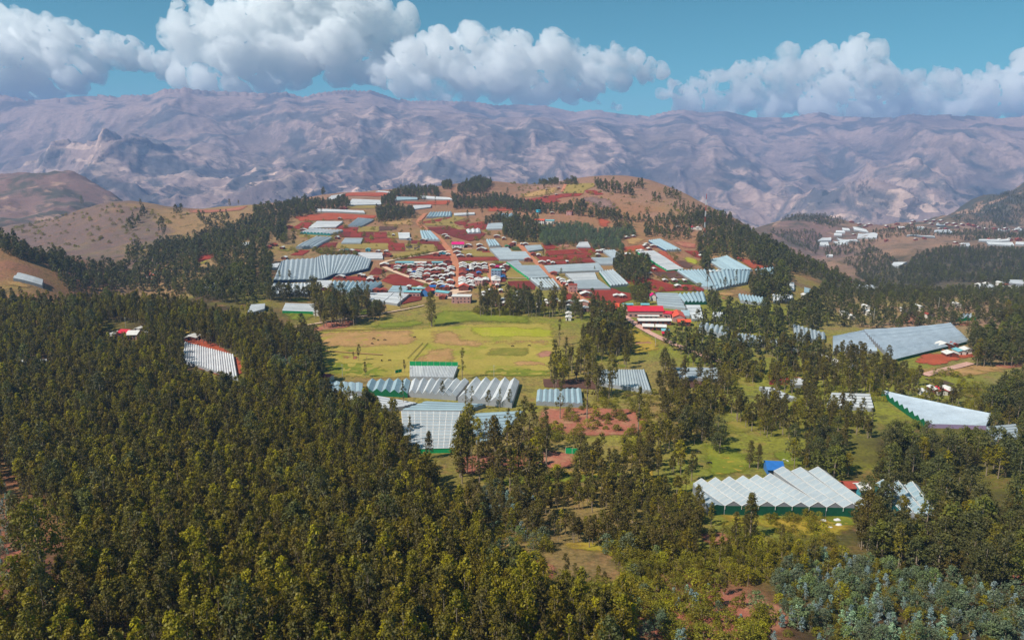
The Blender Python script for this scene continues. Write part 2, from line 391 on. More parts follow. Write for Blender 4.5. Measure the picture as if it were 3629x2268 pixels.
t.bump(t.noise(0.012, 8, 0.7), 0.55, 20)
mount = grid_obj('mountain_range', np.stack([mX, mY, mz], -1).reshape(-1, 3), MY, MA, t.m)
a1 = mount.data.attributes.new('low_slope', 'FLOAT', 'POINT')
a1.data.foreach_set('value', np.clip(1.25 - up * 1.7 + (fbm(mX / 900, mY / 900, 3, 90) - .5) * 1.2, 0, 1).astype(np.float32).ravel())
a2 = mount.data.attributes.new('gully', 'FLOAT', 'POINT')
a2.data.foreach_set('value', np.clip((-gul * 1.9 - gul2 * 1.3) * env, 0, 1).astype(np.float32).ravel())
tag(mount, kind='structure')

# ------------------------------------------------------------------ haze: the air of the valley
hz = NT('haze_air')
hz.n.remove(hz.b)
pvn = hz.new('ShaderNodeVolumePrincipled'); pvn.inputs['Density'].default_value = 8.2e-5
pvn.inputs['Color'].default_value = (0.40, 0.58, 1.0, 1); pvn.inputs['Anisotropy'].default_value = 0.0
hz.l.new(pvn.outputs[0], hz.out.inputs['Volume'])
zt = float(max(mz.max(), CAMZ)) + 40; zb = float(min(mz.min(), T.min())) - 30
hx = 13800.0
v = [(x, y, z) for x in (-hx, hx) for y in (-300, 11700) for z in (zb, zt)]
fc = [(0, 1, 3, 2), (4, 6, 7, 5), (0, 4, 5, 1), (2, 3, 7, 6), (0, 2, 6, 4), (1, 5, 7, 3)]
haze = mesh_obj('haze', v, fc, hz.m); tag(haze, 'thin blue haze filling the valley air', 'haze', kind='stuff')

# ------------------------------------------------------------------ cumulus clouds behind the crest
t = NT('cloud_vapour'); t.n.remove(t.b)
pv = t.new('ShaderNodeVolumePrincipled'); pv.inputs['Color'].default_value = (1, 1, 1, 1); pv.inputs['Anisotropy'].default_value = 0.25
dn = t.ramp(t.math('ADD', t.math('MULTIPLY', t.noise(0.004, 4, 0.6, dist=0.5), 0.55), t.math('MULTIPLY', t.noise(0.013, 5, 0.65), 0.45)), [(0.38, (0, 0, 0)), (0.50, (1, 1, 1))])
t.l.new(t.math('MULTIPLY', dn, 0.0095), pv.inputs['Density']); t.l.new(pv.outputs[0], t.out.inputs['Volume'])
cloud_mat = t.m
CLOUDS = [
 ('cumulus_cloud', 'broad white cumulus at the left edge of the sky', 17500, [(20, 85, 58), (75, 85, 58), (140, 95, 52), (190, 112, 40), (60, 150, 70), (150, 150, 60), (215, 150, 42), (270, 130, 26), (300, 145, 24), (0, 190, 50), (60, 198, 34), (110, 195, 32), (170, 180, 34), (230, 172, 26), (-40, 110, 70), (345, 150, 26), (385, 152, 28)]),
 ('cumulus_cloud', 'tallest white cumulus towering above the left half of the crest', 17000, [(430, 85, 38), (480, 70, 48), (540, 62, 58), (600, 50, 60), (660, 35, 60), (720, 40, 70), (780, 25, 70), (840, 30, 60), (880, 50, 48), (930, 65, 38), (958, 42, 16), (455, 130, 52), (520, 140, 58), (600, 130, 74), (700, 120, 82), (800, 110, 74), (870, 115, 54), (435, 178, 32), (500, 195, 30), (560, 195, 32), (640, 190, 40), (700, 190, 34), (800, 185, 34), (860, 170, 40), (760, -50, 70), (690, -40, 60), (820, -40, 60), (620, 0, 50)]),
 ('cumulus_cloud', 'long white cumulus bank sloping down right of centre', 16500, [(905, 175, 30), (960, 155, 48), (1010, 130, 48), (1060, 112, 44), (1112, 100, 34), (1172, 92, 30), (1188, 80, 14), (1237, 92, 14), (1225, 120, 34), (1290, 138, 46), (1350, 142, 42), (1400, 136, 33), (1450, 146, 32), (1492, 155, 28), (1525, 170, 18), (1565, 168, 9), (1000, 190, 44), (1100, 180, 62), (1200, 180, 60), (1300, 188, 44), (1400, 180, 40), (1460, 190, 28), (955, 212, 28), (1010, 228, 26), (1050, 230, 28), (1110, 232, 30), (1170, 230, 30), (1230, 228, 28), (1280, 222, 26), (1350, 212, 26), (1410, 208, 20)]),
 ('cumulus_cloud', 'white cumulus with a peaked top above the right half of the crest', 17000, [(1590, 215, 22), (1640, 205, 24), (1690, 182, 36), (1740, 172, 36), (1800, 167, 36), (1860, 178, 38), (1900, 162, 34), (1960, 152, 38), (2010, 148, 34), (2048, 142, 24), (2055, 132, 12), (2080, 182, 34), (2120, 202, 24), (2150, 188, 13), (1680, 232, 40), (1760, 232, 48), (1850, 232, 48), (1950, 222, 54), (2040, 232, 46), (2120, 240, 36), (1620, 245, 30), (1720, 262, 34), (1820, 264, 34), (1920, 260, 36), (2010, 262, 34), (2090, 264, 30)]),
 ('cumulus_cloud', 'low white cumulus at the right edge of the sky', 17600, [(2180, 208, 20), (2230, 202, 24), (2290, 202, 28), (2350, 192, 33), (2400, 182, 33), (2440, 170, 36), (2220, 240, 32), (2300, 240, 38), (2390, 232, 46), (2460, 230, 50), (2160, 255, 28), (2250, 262, 30), (2340, 264, 30), (2420, 264, 30)]),
 ('cloud_puff', 'tiny cloud puff low over the crest, the higher of two', 16500, [(1415, 240, 9)]),
 ('cloud_puff', 'tiny cloud puff low over the crest, the lower of two', 16500, [(1448, 250, 11), (1460, 254, 7)]),
]
def ico(sub):
    bm = bmesh.new(); bmesh.ops.create_icosphere(bm, subdivisions=sub, radius=1.0)
    v = np.array([q.co[:] for q in bm.verts]); f = np.array([[w.index for w in q.verts] for q in bm.faces]); bm.free(); return v, f
I2 = ico(2)
def noise3(p, seed):
    return (vnoise(p[:, 0] + p[:, 2] * 0.71, p[:, 1] + p[:, 2] * 0.37, seed) + vnoise(p[:, 1] - p[:, 0] * 0.53, p[:, 2] + p[:, 0] * 0.29, seed + 5)) * 0.5
def make_cloud(name, label, Y, blobs, seed):
    Y = Y - 3600.0
    r_ = np.random.default_rng(seed); sph = []
    for (bx, by, br) in blobs:
        c = at(bx * 1.49959, by * 1.49959, Y); R0 = br * 1.49959 / FPX * Y
        c = c + np.array([0, r_.uniform(-.5, .5) * R0, 0]); sph.append((c, R0 * 0.86))
        for k in range(12):
            d = r_.normal(size=3); d /= np.linalg.norm(d); d[2] = abs(d[2]) * 0.9 - 0.2
            d /= np.linalg.norm(d); r1 = R0 * r_.uniform(.28, .55); c1 = c + d * (R0 * 0.95 - r1 * 0.7); sph.append((c1, r1))
    V = []; F = []; o = 0
    for c, r in sph:
        V.append(I2[0] * r * np.array([1.12, 1, 0.92]) + c); F.append(I2[1] + o); o += len(I2[0])
    ob = mesh_obj(name, np.concatenate(V), np.concatenate(F).tolist(), cloud_mat)
    md = ob.modifiers.new('r', 'REMESH'); md.mode = 'VOXEL'; md.voxel_size = 22.0
    ms = ob.modifiers.new('s', 'SMOOTH'); ms.factor = 0.5; ms.iterations = 6
    dg = bpy.context.evaluated_depsgraph_get(); me = bpy.data.meshes.new_from_object(ob.evaluated_get(dg))
    ob.modifiers.clear(); ob.data = me
    n = len(me.vertices); co = np.empty(n * 3, np.float32); me.vertices.foreach_get('co', co); co = co.reshape(-1, 3).astype(float)
    no = np.empty(n * 3, np.float32); me.vertices.foreach_get('normal', no); no = no.reshape(-1, 3)
    zb_ = co[:, 2].min(); zt_ = co[:, 2].max(); up_ = np.clip((co[:, 2] - zb_) / (zt_ - zb_) * 1.6 + .25, .25, 1)
    wq = co + np.stack([noise3(co / 300, seed + k) - .5 for k in (31, 37, 41)], 1) * 160
    def billow(sc, k): return np.abs(2 * noise3(wq / sc, seed + k) - 1) * 1.6
    disp = (noise3(co / 900, seed) - .5) * 240 + ((billow(430, 3) - .45) * 230 + (billow(200, 7) - .45) * 150 + (billow(95, 9) - .45) * 85 + (billow(50, 13) - .45) * 40) * up_
    co = co + no * (disp[:, None] + 45)
    me.vertices.foreach_set('co', co.astype(np.float32).ravel()); me.polygons.foreach_set('use_smooth', np.ones(len(me.polygons), bool)); me.update()
    if not me.materials: me.materials.append(cloud_mat)
    return tag(ob, label, 'cloud')
for k, cl in enumerate(CLOUDS): make_cloud(*cl, 100 + k * 11)
# ------------------------------------------------------------------ fields, meadows, roads: sheets laid on the land
def soil(name, col, dark=0.75, furrow=0.0, patch=None, scale=0.05, rot=0.4, wave=1.2, ragged=True):
    t = NT(name)
    c = t.mix(1.0, col, t.ramp(t.noise(scale, 5, 0.6), [(0.3, (dark,) * 3), (0.7, (1.12,) * 3)]), 'MULTIPLY')
    if patch: c = t.mix(t.ramp(t.noise(scale * 1.7, 5, 0.62), [(0.5, (0, 0, 0)), (0.66, (0.8,) * 3)]), c, patch)
    c = t.mix(1.0, c, t.ramp(t.noise(0.6, 4, 0.6), [(0.3, (0.8,) * 3), (0.7, (1.12,) * 3)]), 'MULTIPLY')
    if furrow:
        w = t.new('ShaderNodeTexWave'); w.inputs['Scale'].default_value = wave; w.inputs['Distortion'].default_value = 1.2; w.inputs['Detail'].default_value = 2
        t.l.new(t.scalevec(0.3, 0.3, 0.0, rot=rot), w.inputs['Vector'])
        c = t.mix(furrow, c, t.mix(1.0, c, t.ramp(w.outputs['Fac'], [(0.2, (0.62,) * 3), (0.8, (1.1,) * 3)]), 'MULTIPLY'))
    t.color(c); t.b.inputs['Roughness'].default_value = 0.95; t.bump(t.noise(0.5, 4, 0.6), 0.4, 0.5)
    if ragged:      # growth thins out in tufts towards the edge of the plot
        e = t.math('ADD', t.attr('inset'), t.math('MULTIPLY', t.math('SUBTRACT', t.noise(0.16, 6, 0.7), 0.5), 1.5))
        tb = t.new('ShaderNodeBsdfTransparent'); mx = t.new('ShaderNodeMixShader')
        t.l.new(t.ramp(e, [(0.22, (0, 0, 0)), (0.62, (1, 1, 1))]), mx.inputs[0]); t.l.new(tb.outputs[0], mx.inputs[1]); t.l.new(t.b.outputs[0], mx.inputs[2]); t.l.new(mx.outputs[0], t.out.inputs['Surface'])
    return t.m
M = {
 'red': soil('red_ploughed_soil', S(150, 58, 42), 0.7, 0.5),
 'dred': soil('dark_red_soil', S(128, 52, 40), 0.7, 0.5, rot=1.2),
 'ored': soil('orange_red_soil', S(176, 84, 54), 0.8, 0.2),
 'salmon': soil('pale_red_soil', S(172, 104, 82), 0.75, 0.15, patch=S(176, 134, 98)),
 'pink': soil('pink_soil', S(178, 122, 100), 0.85, 0.1, patch=S(160, 115, 85)),
 'brown': soil('brown_soil', S(104, 72, 58), 0.75, 0.4, rot=0.9),
 'purple': soil('fallow_grey_soil', S(140, 108, 98), 0.8, 0.1, patch=S(112, 95, 88)),
 'tan': soil('dry_grass', S(178, 136, 86), 0.82, 0.05, patch=S(150, 128, 62)),
 'khaki': soil('khaki_stubble', S(152, 128, 66), 0.85, 0.2, rot=1.9),
 'olive': soil('olive_grass', S(128, 122, 44), 0.78, 0.0, patch=S(160, 135, 66)),
 'green': soil('green_grass', S(118, 124, 34), 0.76, 0.0, patch=S(146, 140, 48)),
 'dgreen': soil('dark_green_crop', S(70, 82, 34), 0.75, 0.4),
 'bright': soil('bright_crop', S(160, 156, 40), 0.88, 0.1, patch=S(172, 156, 66)),
 'gold': soil('golden_pasture', S(172, 142, 52), 0.85, 0.0, patch=S(146, 138, 40)),
 'dark': soil('dark_tilled_bed', S(88, 72, 56), 0.75, 0.5),
 'dirt': soil('road_dirt', S(190, 122, 88), 0.85, 0.0, scale=0.1),
 'pale': soil('pale_road_dirt', S(212, 178, 150), 0.88, 0.0, scale=0.1),
 'pinkroad': soil('pink_road_dirt', S(206, 160, 142), 0.88, 0.0, scale=0.1),
 'ditch': soil('ditch_earth', S(96, 84, 40), 0.8, 0.0),
 'meadow': soil('pasture_grass', S(166, 146, 66), 0.85, 0.0, patch=S(132, 136, 36), scale=0.03),
 'litter': soil('forest_floor', S(58, 48, 26), 0.6, 0.0, patch=S(84, 60, 40)),
}
SOFT = {'tan': 14, 'olive': 14, 'green': 14, 'gold': 10, 'pink': 9, 'salmon': 6, 'bright': 8, 'purple': 12, 'khaki': 0, 'ored': 3, 'brown': 0, 'red': 0, 'dred': 0, 'dgreen': 0, 'dark': 0, 'meadow': 12}
LAY = [0]
def sheet(name, poly, mat, lift=None, kind='structure', soft=0.0):
    """drape an outline (world X,Y) over the land as a thin sheet that follows every rise"""
    poly = [p for p in poly if not np.isnan(p[0])]
    if len(poly) < 3: return None
    LAY[0] += 1
    bm = bmesh.new(); vs = [bm.verts.new((p[0], p[1], 0)) for p in poly]
    try: bm.faces.new(vs)
    except ValueError: bm.free(); return None
    bmesh.ops.triangulate(bm, faces=bm.faces[:])
    xs = [p[0] for p in poly]; ys = [p[1] for p in poly]; ymid = sum(ys) / len(ys)
    step = max(2.5, ymid / 85)
    for ax, lo, hi in ((0, min(xs), max(xs)), (1, min(ys), max(ys))):
        st = step * (1.6 if ax else 1.0); k = int((hi - lo) / st)
        if k > 120: st = (hi - lo) / 120; k = 120
        for q in range(1, k + 1):
            co = [0, 0, 0]; co[ax] = lo + q * st; no = [0, 0, 0]; no[ax] = 1
            bmesh.ops.bisect_plane(bm, geom=bm.verts[:] + bm.edges[:] + bm.faces[:], plane_co=co, plane_no=no, dist=1e-4)
    co = np.array([v.co[:] for v in bm.verts]); off = (0.10 + ymid * 0.00035 if lift is None else lift) + LAY[0] * 0.002
    z = tz(co[:, 0], co[:, 1]) + off
    for v, zz in zip(bm.verts, z): v.co.z = zz
    pl = np.array([p[:2] for p in poly]); dmin = np.full(len(co), 1e9)
    for i in range(len(pl)):
        a_, b_ = pl[i], pl[(i + 1) % len(pl)]; ab = b_ - a_; k_ = np.clip(((co[:, :2] - a_) @ ab) / (ab @ ab + 1e-9), 0, 1); dmin = np.minimum(dmin, np.hypot(*(co[:, :2] - a_ - k_[:, None] * ab).T))
    inset = np.clip(dmin / soft, 0, 1) if soft > 0 else np.ones(len(co))
    bmesh.ops.recalc_face_normals(bm, faces=bm.faces[:])
    me = bpy.data.meshes.new(name); bm.to_mesh(me); bm.free(); me.materials.append(mat)
    at_ = me.attributes.new('inset', 'FLOAT', 'POINT'); at_.data.foreach_set('value', inset.astype(np.float32))
    o = link(bpy.data.objects.new(name, me))
    if me.polygons and sum(p.normal.z for p in me.polygons) < 0: me.flip_normals()
    return tag(o, kind=kind)

def field(m, c, pts, name='field'):
    h = hit(c, pts)
    # uneven hedge-row edges: add a point in the middle of every side, nudged a little
    out = []
    h = [q for q in h if not np.isnan(q[0])]
    for i, p in enumerate(h):
        q = h[(i + 1) % len(h)]; out.append(p); L = math.hypot(q[0] - p[0], q[1] - p[1])
        for f in (0.33, 0.67):
            k = min(L * 0.02, 2.5); out.append((p[0] + (q[0] - p[0]) * f + rnd.uniform(-k, k), p[1] + (q[1] - p[1]) * f + rnd.uniform(-k, k), 0))
    sheet(name, out, M[m], soft=min(SOFT.get(m, 2) * max(1.0, np.mean([q[1] for q in h]) / 600), 0.3 * min(np.ptp([q[0] for q in h]), np.ptp([q[1] for q in h]))))

def road(m, c, pts, w, name='road'):
    h = [q for q in hit(c, pts) if not np.isnan(q[0])]
    if len(h) < 2: return
    # resample
    P2 = [h[0][:2]]
    for a, b in zip(h[:-1], h[1:]):
        n = max(1, int(math.hypot(b[0] - a[0], b[1] - a[1]) / 18))
        for k in range(1, n + 1): P2.append(a[:2] + (b[:2] - a[:2]) * k / n)
    P2 = np.array(P2)
    for _ in range(3):
        s_ = P2.copy(); s_[1:-1] = (P2[:-2] + 2 * P2[1:-1] + P2[2:]) / 4; P2 = s_
    V = []; F = []; LAY[0] += 1
    for i, p in enumerate(P2):
        d = P2[min(i + 1, len(P2) - 1)] - P2[max(i - 1, 0)]; d = d / (np.linalg.norm(d) + 1e-9); nrm = np.array([-d[1], d[0]])
        ww = w * (0.5 + rnd.uniform(-.05, .05))
        for k in range(5):
            q = p + nrm * ww * (k / 2 - 1); V.append((q[0], q[1], float(tz(q[0], q[1])) + 0.25 + p[1] * 0.0005 + LAY[0] * 0.002))
        if i:
            b = (i - 1) * 5
            for k in range(4): F.append((b + k, b + k + 1, b + k + 6, b + k + 5))
    o = mesh_obj(name, V, F, M[m])
    at_ = o.data.attributes.new('inset', 'FLOAT', 'POINT'); at_.data.foreach_set('value', np.array([0.62 if k % 5 in (0, 4) else 1.0 for k in range(len(V))], np.float32))
    if sum(p.normal.z for p in o.data.polygons) < 0: o.data.flip_normals()
    tag(o, kind='structure')

for m, c, pts in (
 # ---- ground of the pastures first, patches after
 ('meadow', 'B7', [(215, 185), (600, 130), (1120, 150), (1600, 110), (2345, 100), (2400, 350), (2345, 585), (1600, 575), (700, 600), (310, 560), (270, 350)]),
 ('tan', 'B7', [(215, 195), (640, 165), (1120, 160), (1200, 230), (1180, 300), (700, 330), (270, 330)]),
 ('tan', 'B7', [(1240, 170), (1520, 165), (1600, 240), (1740, 250), (2330, 250), (2330, 305), (1760, 310), (1730, 330), (1500, 320), (1250, 300)]),
 ('green', 'B2', [(1030, 990), (1530, 1000), (2000, 1060), (2419, 1080), (2419, 1230), (1900, 1200), (1480, 1190), (1000, 1250), (780, 1240), (860, 1100)]),
 ('green', 'B2', [(0, 1285), (60, 1180), (430, 1160), (800, 1100), (880, 1200), (700, 1270)]),
 ('bright', 'B7', [(1600, 140), (2000, 138), (2340, 165), (2340, 240), (1720, 235), (1590, 205)]),
 ('salmon', 'B7', [(190, 188), (380, 95), (640, 80), (660, 110), (600, 150), (300, 185)]),
 ('tan', 'B7', [(1100, 430), (1290, 320), (1500, 320), (1510, 470), (1110, 462)]),
 ('olive', 'B7', [(1760, 315), (2140, 320), (2140, 400), (1720, 400)]),
 ('green', 'B7', [(300, 410), (470, 430), (700, 440), (870, 430), (1000, 570), (720, 590), (320, 560)]),
 ('green', 'B7', [(420, 260), (640, 250), (640, 275), (440, 280)]), ('green', 'B7', [(540, 340), (640, 320), (640, 360), (500, 365)]),
 ('green', 'B7', [(1730, 490), (2340, 500), (2340, 580), (1710, 570)]),
 ('tan', 'B7', [(1970, 435), (2140, 430), (2330, 460), (2330, 485), (1960, 480)]),
 ('pink', 'B7', [(2150, 385), (2220, 345), (2340, 345), (2340, 400), (2200, 415)]),
 ('salmon', 'B7', [(475, 425), (500, 387), (660, 392), (650, 427)]), ('pink', 'B7', [(665, 398), (840, 397), (845, 418), (665, 426)]),
 ('gold', 'B8', [(765, 140), (900, 165), (1060, 260), (1080, 340), (830, 400), (760, 280)]), ('pink', 'B8', [(780, 265), (1040, 262), (1070, 320), (800, 310)]),
 ('green', 'B8', [(1240, 380), (1400, 370), (1560, 460), (1540, 490), (1240, 450)]), ('green', 'B8', [(550, 470), (760, 460), (900, 490), (600, 500)]),
 ('salmon', 'B8', [(0, 840), (300, 830), (960, 840), (980, 1000), (900, 1080), (340, 1090), (0, 1010)]),
 ('salmon', 'C3', [(10, 230), (520, 160), (900, 210), (880, 320), (20, 370)]),
 ('brown', 'B8', [(60, 590), (480, 600), (540, 680), (70, 660)]), ('brown', 'B8', [(1110, 570), (1500, 590), (1480, 660), (1240, 670)]),
 ('red', 'B8', [(1990, 555), (2130, 560), (2290, 580), (2140, 640), (2000, 640)]),
 ('olive', 'B8', [(1590, 930), (2000, 945), (2420, 970), (2420, 1080), (2100, 1110), (1900, 1050), (1600, 1100)]),
 ('green', 'B8', [(1345, 1145), (1600, 1120), (1800, 1200), (1940, 1350), (1760, 1420), (1440, 1455), (1400, 1300)]),
 ('gold', 'B8', [(1500, 1250), (1750, 1230), (1880, 1380), (1600, 1430), (1450, 1420)]),
 ('green', 'B8', [(2010, 1200), (2220, 1210), (2350, 1330), (2150, 1350), (2010, 1260)]),
 ('gold', 'B8', [(830, 1285), (990, 1270), (1010, 1460), (930, 1470), (825, 1370)]),
 ('green', 'C3', [(120, 400), (430, 350), (900, 330), (1240, 270), (1250, 400), (900, 440), (300, 470)]),
 ('gold', 'C3', [(650, 335), (900, 333), (1160, 300), (1180, 360), (650, 380)]), ('gold', 'C3', [(1270, 250), (1410, 240), (1440, 460), (1280, 400)]),
 ('gold', 'C3', [(760, 830), (1250, 820), (1240, 930), (1100, 935), (780, 870)]), ('tan', 'C3', [(285, 735), (380, 740), (480, 800), (470, 900), (350, 905)]),
 ('tan', 'C3', [(20, 610), (270, 650), (300, 740), (120, 690)]), ('salmon', 'C3', [(500, 960), (600, 950), (760, 1000), (740, 1110), (520, 1085)]), ('salmon', 'C3', [(480, 740), (600, 760), (700, 840), (560, 830)]),
 ('salmon', 'C5', [(110, 1020), (620, 1000), (900, 960), (1400, 1020), (1900, 1220), (1780, 1512), (60, 1512)]), ('tan', 'C5', [(780, 1370), (1000, 1350), (1050, 1480), (760, 1500)]),
 ('gold', 'C4', [(440, 890), (1050, 930), (2150, 905), (2240, 1100), (1900, 1260), (1400, 1200), (1100, 1100), (460, 1080)]), ('green', 'C4', [(1690, 930), (2130, 910), (2180, 1060), (1760, 1080)]),
 ('salmon', 'C4', [(180, 1130), (460, 1110), (760, 1180), (740, 1330), (320, 1290)]), ('salmon', 'C4', [(1370, 1330), (1720, 1340), (1700, 1440), (1380, 1430)]),
 ('tan', 'C6', [(1180, 930), (1435, 905), (1500, 1000), (1435, 1060), (1290, 1020)]), ('salmon', 'C6', [(1240, 1020), (1435, 1050), (1500, 1180), (1380, 1130)]),
 ('salmon', 'C8', [(0, 0), (70, 20), (190, 330), (360, 700), (330, 920), (160, 960), (0, 980), (-60, 500)]),
 # ---- right of the village
 ('ored', 'B5', [(1260, 690), (1340, 590), (1700, 580), (2060, 540), (2110, 610), (1760, 660), (1500, 720)]), ('tan', 'B5', [(1200, 745), (1500, 720), (2060, 680), (2400, 640), (2420, 750), (1850, 850), (1210, 810)]),
 ('salmon', 'B5', [(2060, 700), (2250, 670), (2420, 680), (2420, 740), (2100, 760)]), ('salmon', 'B5', [(1120, 210), (1320, 170), (1450, 160), (1480, 190), (1300, 290), (1130, 300)]),
 ('green', 'B5', [(270, 890), (530, 905), (770, 965), (430, 975)]), ('ored', 'B5', [(1690, 290), (1840, 260), (1890, 330), (1860, 480), (1820, 400), (1860, 320)]), ('dark', 'B5', [(1380, 850), (1560, 860), (1700, 910), (1560, 930)]),
 # ---- terraces round the village
 ('red', 'A5', [(410, 735), (560, 730), (660, 720), (720, 650), (580, 648)]), ('khaki', 'A5', [(540, 790), (1000, 795), (960, 830), (560, 835)]),
 ('red', 'A5', [(950, 715), (1040, 690), (1275, 698), (1255, 768), (1090, 768), (1085, 735)]), ('khaki', 'A5', [(1290, 700), (1530, 697), (1510, 768), (1262, 768)]),
 ('brown', 'A5', [(1535, 697), (1740, 700), (1735, 735), (1520, 755)]), ('dred', 'A5', [(1045, 790), (1095, 770), (1180, 768), (1170, 830), (1010, 830)]), ('red', 'A5', [(1185, 768), (1310, 768), (1308, 833), (1178, 832)]),
 ('dred', 'A5', [(1312, 770), (1455, 770), (1458, 835), (1310, 835)]), ('red', 'A5', [(1463, 770), (1612, 768), (1622, 838), (1465, 838)]), ('khaki', 'A5', [(1620, 770), (1755, 772), (1765, 842), (1628, 838)]),
 ('red', 'A5', [(1335, 842), (1710, 842), (1720, 905), (1310, 898)]), ('khaki', 'A5', [(1030, 900), (1630, 905), (1640, 985), (1400, 975), (1005, 968)]), ('red', 'A5', [(1635, 905), (1830, 905), (1838, 998), (1640, 995)]),
 ('khaki', 'A5', [(1845, 915), (2190, 918), (2230, 985), (1840, 995)]), ('dark', 'A5', [(1850, 925), (1935, 923), (1940, 985), (1845, 987)]), ('dark', 'A5', [(1945, 923), (2020, 922), (2025, 985), (1950, 985)]),
 ('dred', 'A5', [(1920, 870), (2270, 880), (2340, 985), (2230, 988), (2190, 915), (1915, 908)]), ('tan', 'A5', [(1470, 610), (1740, 595), (2040, 590), (1990, 640), (2050, 700), (1540, 692), (1465, 650)]),
 ('red', 'A5', [(440, 1050), (560, 990), (680, 992), (590, 1055)]), ('olive', 'A5', [(245, 960), (460, 965), (470, 1005), (300, 1020)]), ('olive', 'A5', [(300, 1090), (440, 1055), (600, 1055), (800, 985), (860, 1000), (780, 1050), (560, 1085)]),
 ('dred', 'A5', [(790, 905), (1020, 895), (990, 955), (770, 955)]), ('ored', 'A5', [(560, 325), (900, 275), (1200, 285), (1720, 290), (1730, 350), (1480, 340), (1180, 330), (900, 340)]), ('khaki', 'A5', [(1130, 455), (1500, 432), (1480, 480), (1150, 480)]),
 ('ored', 'A5', [(450, 580), (900, 535), (1500, 560), (1490, 600), (1080, 625), (560, 645)]), ('ored', 'A5', [(1680, 400), (2400, 375), (2400, 430), (1940, 435), (1700, 420)]),
 ('red', 'A5', [(960, 1310), (1370, 1300), (1370, 1360), (960, 1345)]), ('red', 'B2', [(210, 590), (330, 500), (490, 490), (820, 640), (790, 665), (390, 655)]), ('dred', 'A5', [(1480, 1200), (1630, 1240), (1520, 1290), (1400, 1280)]),
 ('red', 'B2', [(420, 283), (700, 250), (960, 215), (1180, 200), (1215, 280), (1090, 285), (700, 268)]), ('khaki', 'B2', [(360, 210), (640, 165), (1000, 130), (1020, 160), (410, 265)]),
 ('dred', 'B2', [(240, 360), (420, 345), (1190, 300), (1240, 330), (1245, 560), (820, 580), (600, 530), (350, 430)]),
 ('olive', 'B2', [(1310, 310), (2000, 310), (1990, 345), (1310, 340)]), ('dred', 'B2', [(1320, 345), (2040, 345), (2050, 400), (1990, 460), (1990, 600), (1480, 660), (1320, 680)]), ('khaki', 'B2', [(1440, 460), (1720, 470), (1730, 545), (1440, 495)]),
 ('olive', 'B2', [(830, 560), (1240, 540), (1240, 575), (900, 610), (830, 590)]), ('khaki', 'B2', [(1290, 170), (1500, 140), (1740, 145), (1830, 245), (1500, 240)]), ('red', 'B2', [(1600, 150), (1740, 145), (1770, 190), (1620, 185)]),
 ('red', 'B2', [(1300, 260), (1900, 250), (1960, 300), (1310, 305)]), ('khaki', 'B2', [(1990, 460), (2130, 460), (2310, 545), (1985, 552)]), ('dred', 'B2', [(2010, 600), (2330, 590), (2410, 660), (2400, 720), (2020, 700)]),
 ('dgreen', 'B3', [(430, 110), (560, 105), (610, 155), (470, 155)]), ('red', 'B3', [(880, 60), (1010, 55), (1140, 130), (945, 150)]), ('pink', 'B3', [(1030, 50), (1300, 60), (1320, 110), (1160, 130)]),
 ('red', 'B3', [(950, 160), (1380, 140), (1480, 200), (950, 230), (935, 200)]), ('red', 'B3', [(800, 250), (1530, 210), (1600, 265), (880, 310)]), ('red', 'B3', [(830, 320), (1600, 275), (1660, 325), (920, 365)]),
 ('red', 'B3', [(1385, 110), (1600, 105), (1690, 150), (1690, 180), (1560, 235), (1470, 195)]), ('green', 'B3', [(1360, 145), (1440, 140), (1465, 195), (1360, 195)]),
 ('red', 'B3', [(1410, 720), (1880, 700), (2180, 770), (2170, 860), (1960, 930), (1640, 850), (1480, 830)]), ('dgreen', 'B3', [(1890, 690), (2130, 655), (2200, 690), (2160, 770), (2000, 745)]),
 ('red', 'B3', [(1235, 750), (1440, 850), (1230, 860)]), ('red', 'B3', [(2080, 570), (2419, 540), (2419, 640), (2200, 650)]),
 ('red', 'B4', [(50, 490), (330, 465), (620, 550), (810, 550), (1010, 590), (1010, 630), (680, 625), (430, 640), (350, 600), (330, 540), (110, 550)]), ('brown', 'B4', [(370, 400), (680, 390), (780, 470), (510, 475), (440, 440)]),
 ('dgreen', 'B4', [(580, 500), (850, 490), (940, 545), (640, 550)]), ('red', 'B4', [(380, 300), (560, 380), (670, 385), (640, 400), (370, 390)]), ('ored', 'B4', [(430, 140), (560, 140), (780, 340), (700, 340), (440, 180)]),
 ('bright', 'B4', [(720, 220), (870, 200), (960, 250), (960, 310), (830, 300)]), ('red', 'B4', [(770, 140), (1000, 140), (1030, 170), (990, 240), (880, 200)]), ('salmon', 'B4', [(570, 10), (950, 40), (950, 120), (740, 110)]),
 ('ored', 'B4', [(1290, 170), (1480, 220), (1750, 300), (1860, 330), (1620, 370), (1340, 190)]), ('brown', 'B4', [(650, 260), (770, 260), (880, 320), (840, 350), (760, 340)]), ('tan', 'B4', [(1140, 640), (1430, 650), (1420, 690), (1180, 700)]),
 ('salmon', 'B4', [(1190, 690), (1400, 690), (1230, 790)]), ('green', 'B4', [(2030, 610), (2120, 640), (2110, 690), (2040, 680)]), ('olive', 'B4', [(1830, 780), (2290, 780), (2290, 860), (1960, 820), (1830, 840)]),
 ('green', 'B4', [(215, 935), (600, 935), (600, 950), (215, 950)]), ('green', 'B4', [(1620, 1140), (1880, 1160), (1880, 1200), (1640, 1180)]),
 # ---- crest of the hill
 ('pink', 'A6', [(750, 270), (760, 215), (1050, 145), (1400, 155), (1720, 185), (1500, 230), (1100, 240)]), ('khaki', 'A6', [(1740, 190), (2080, 175), (2090, 215), (1960, 265), (1950, 300), (1700, 300)]),
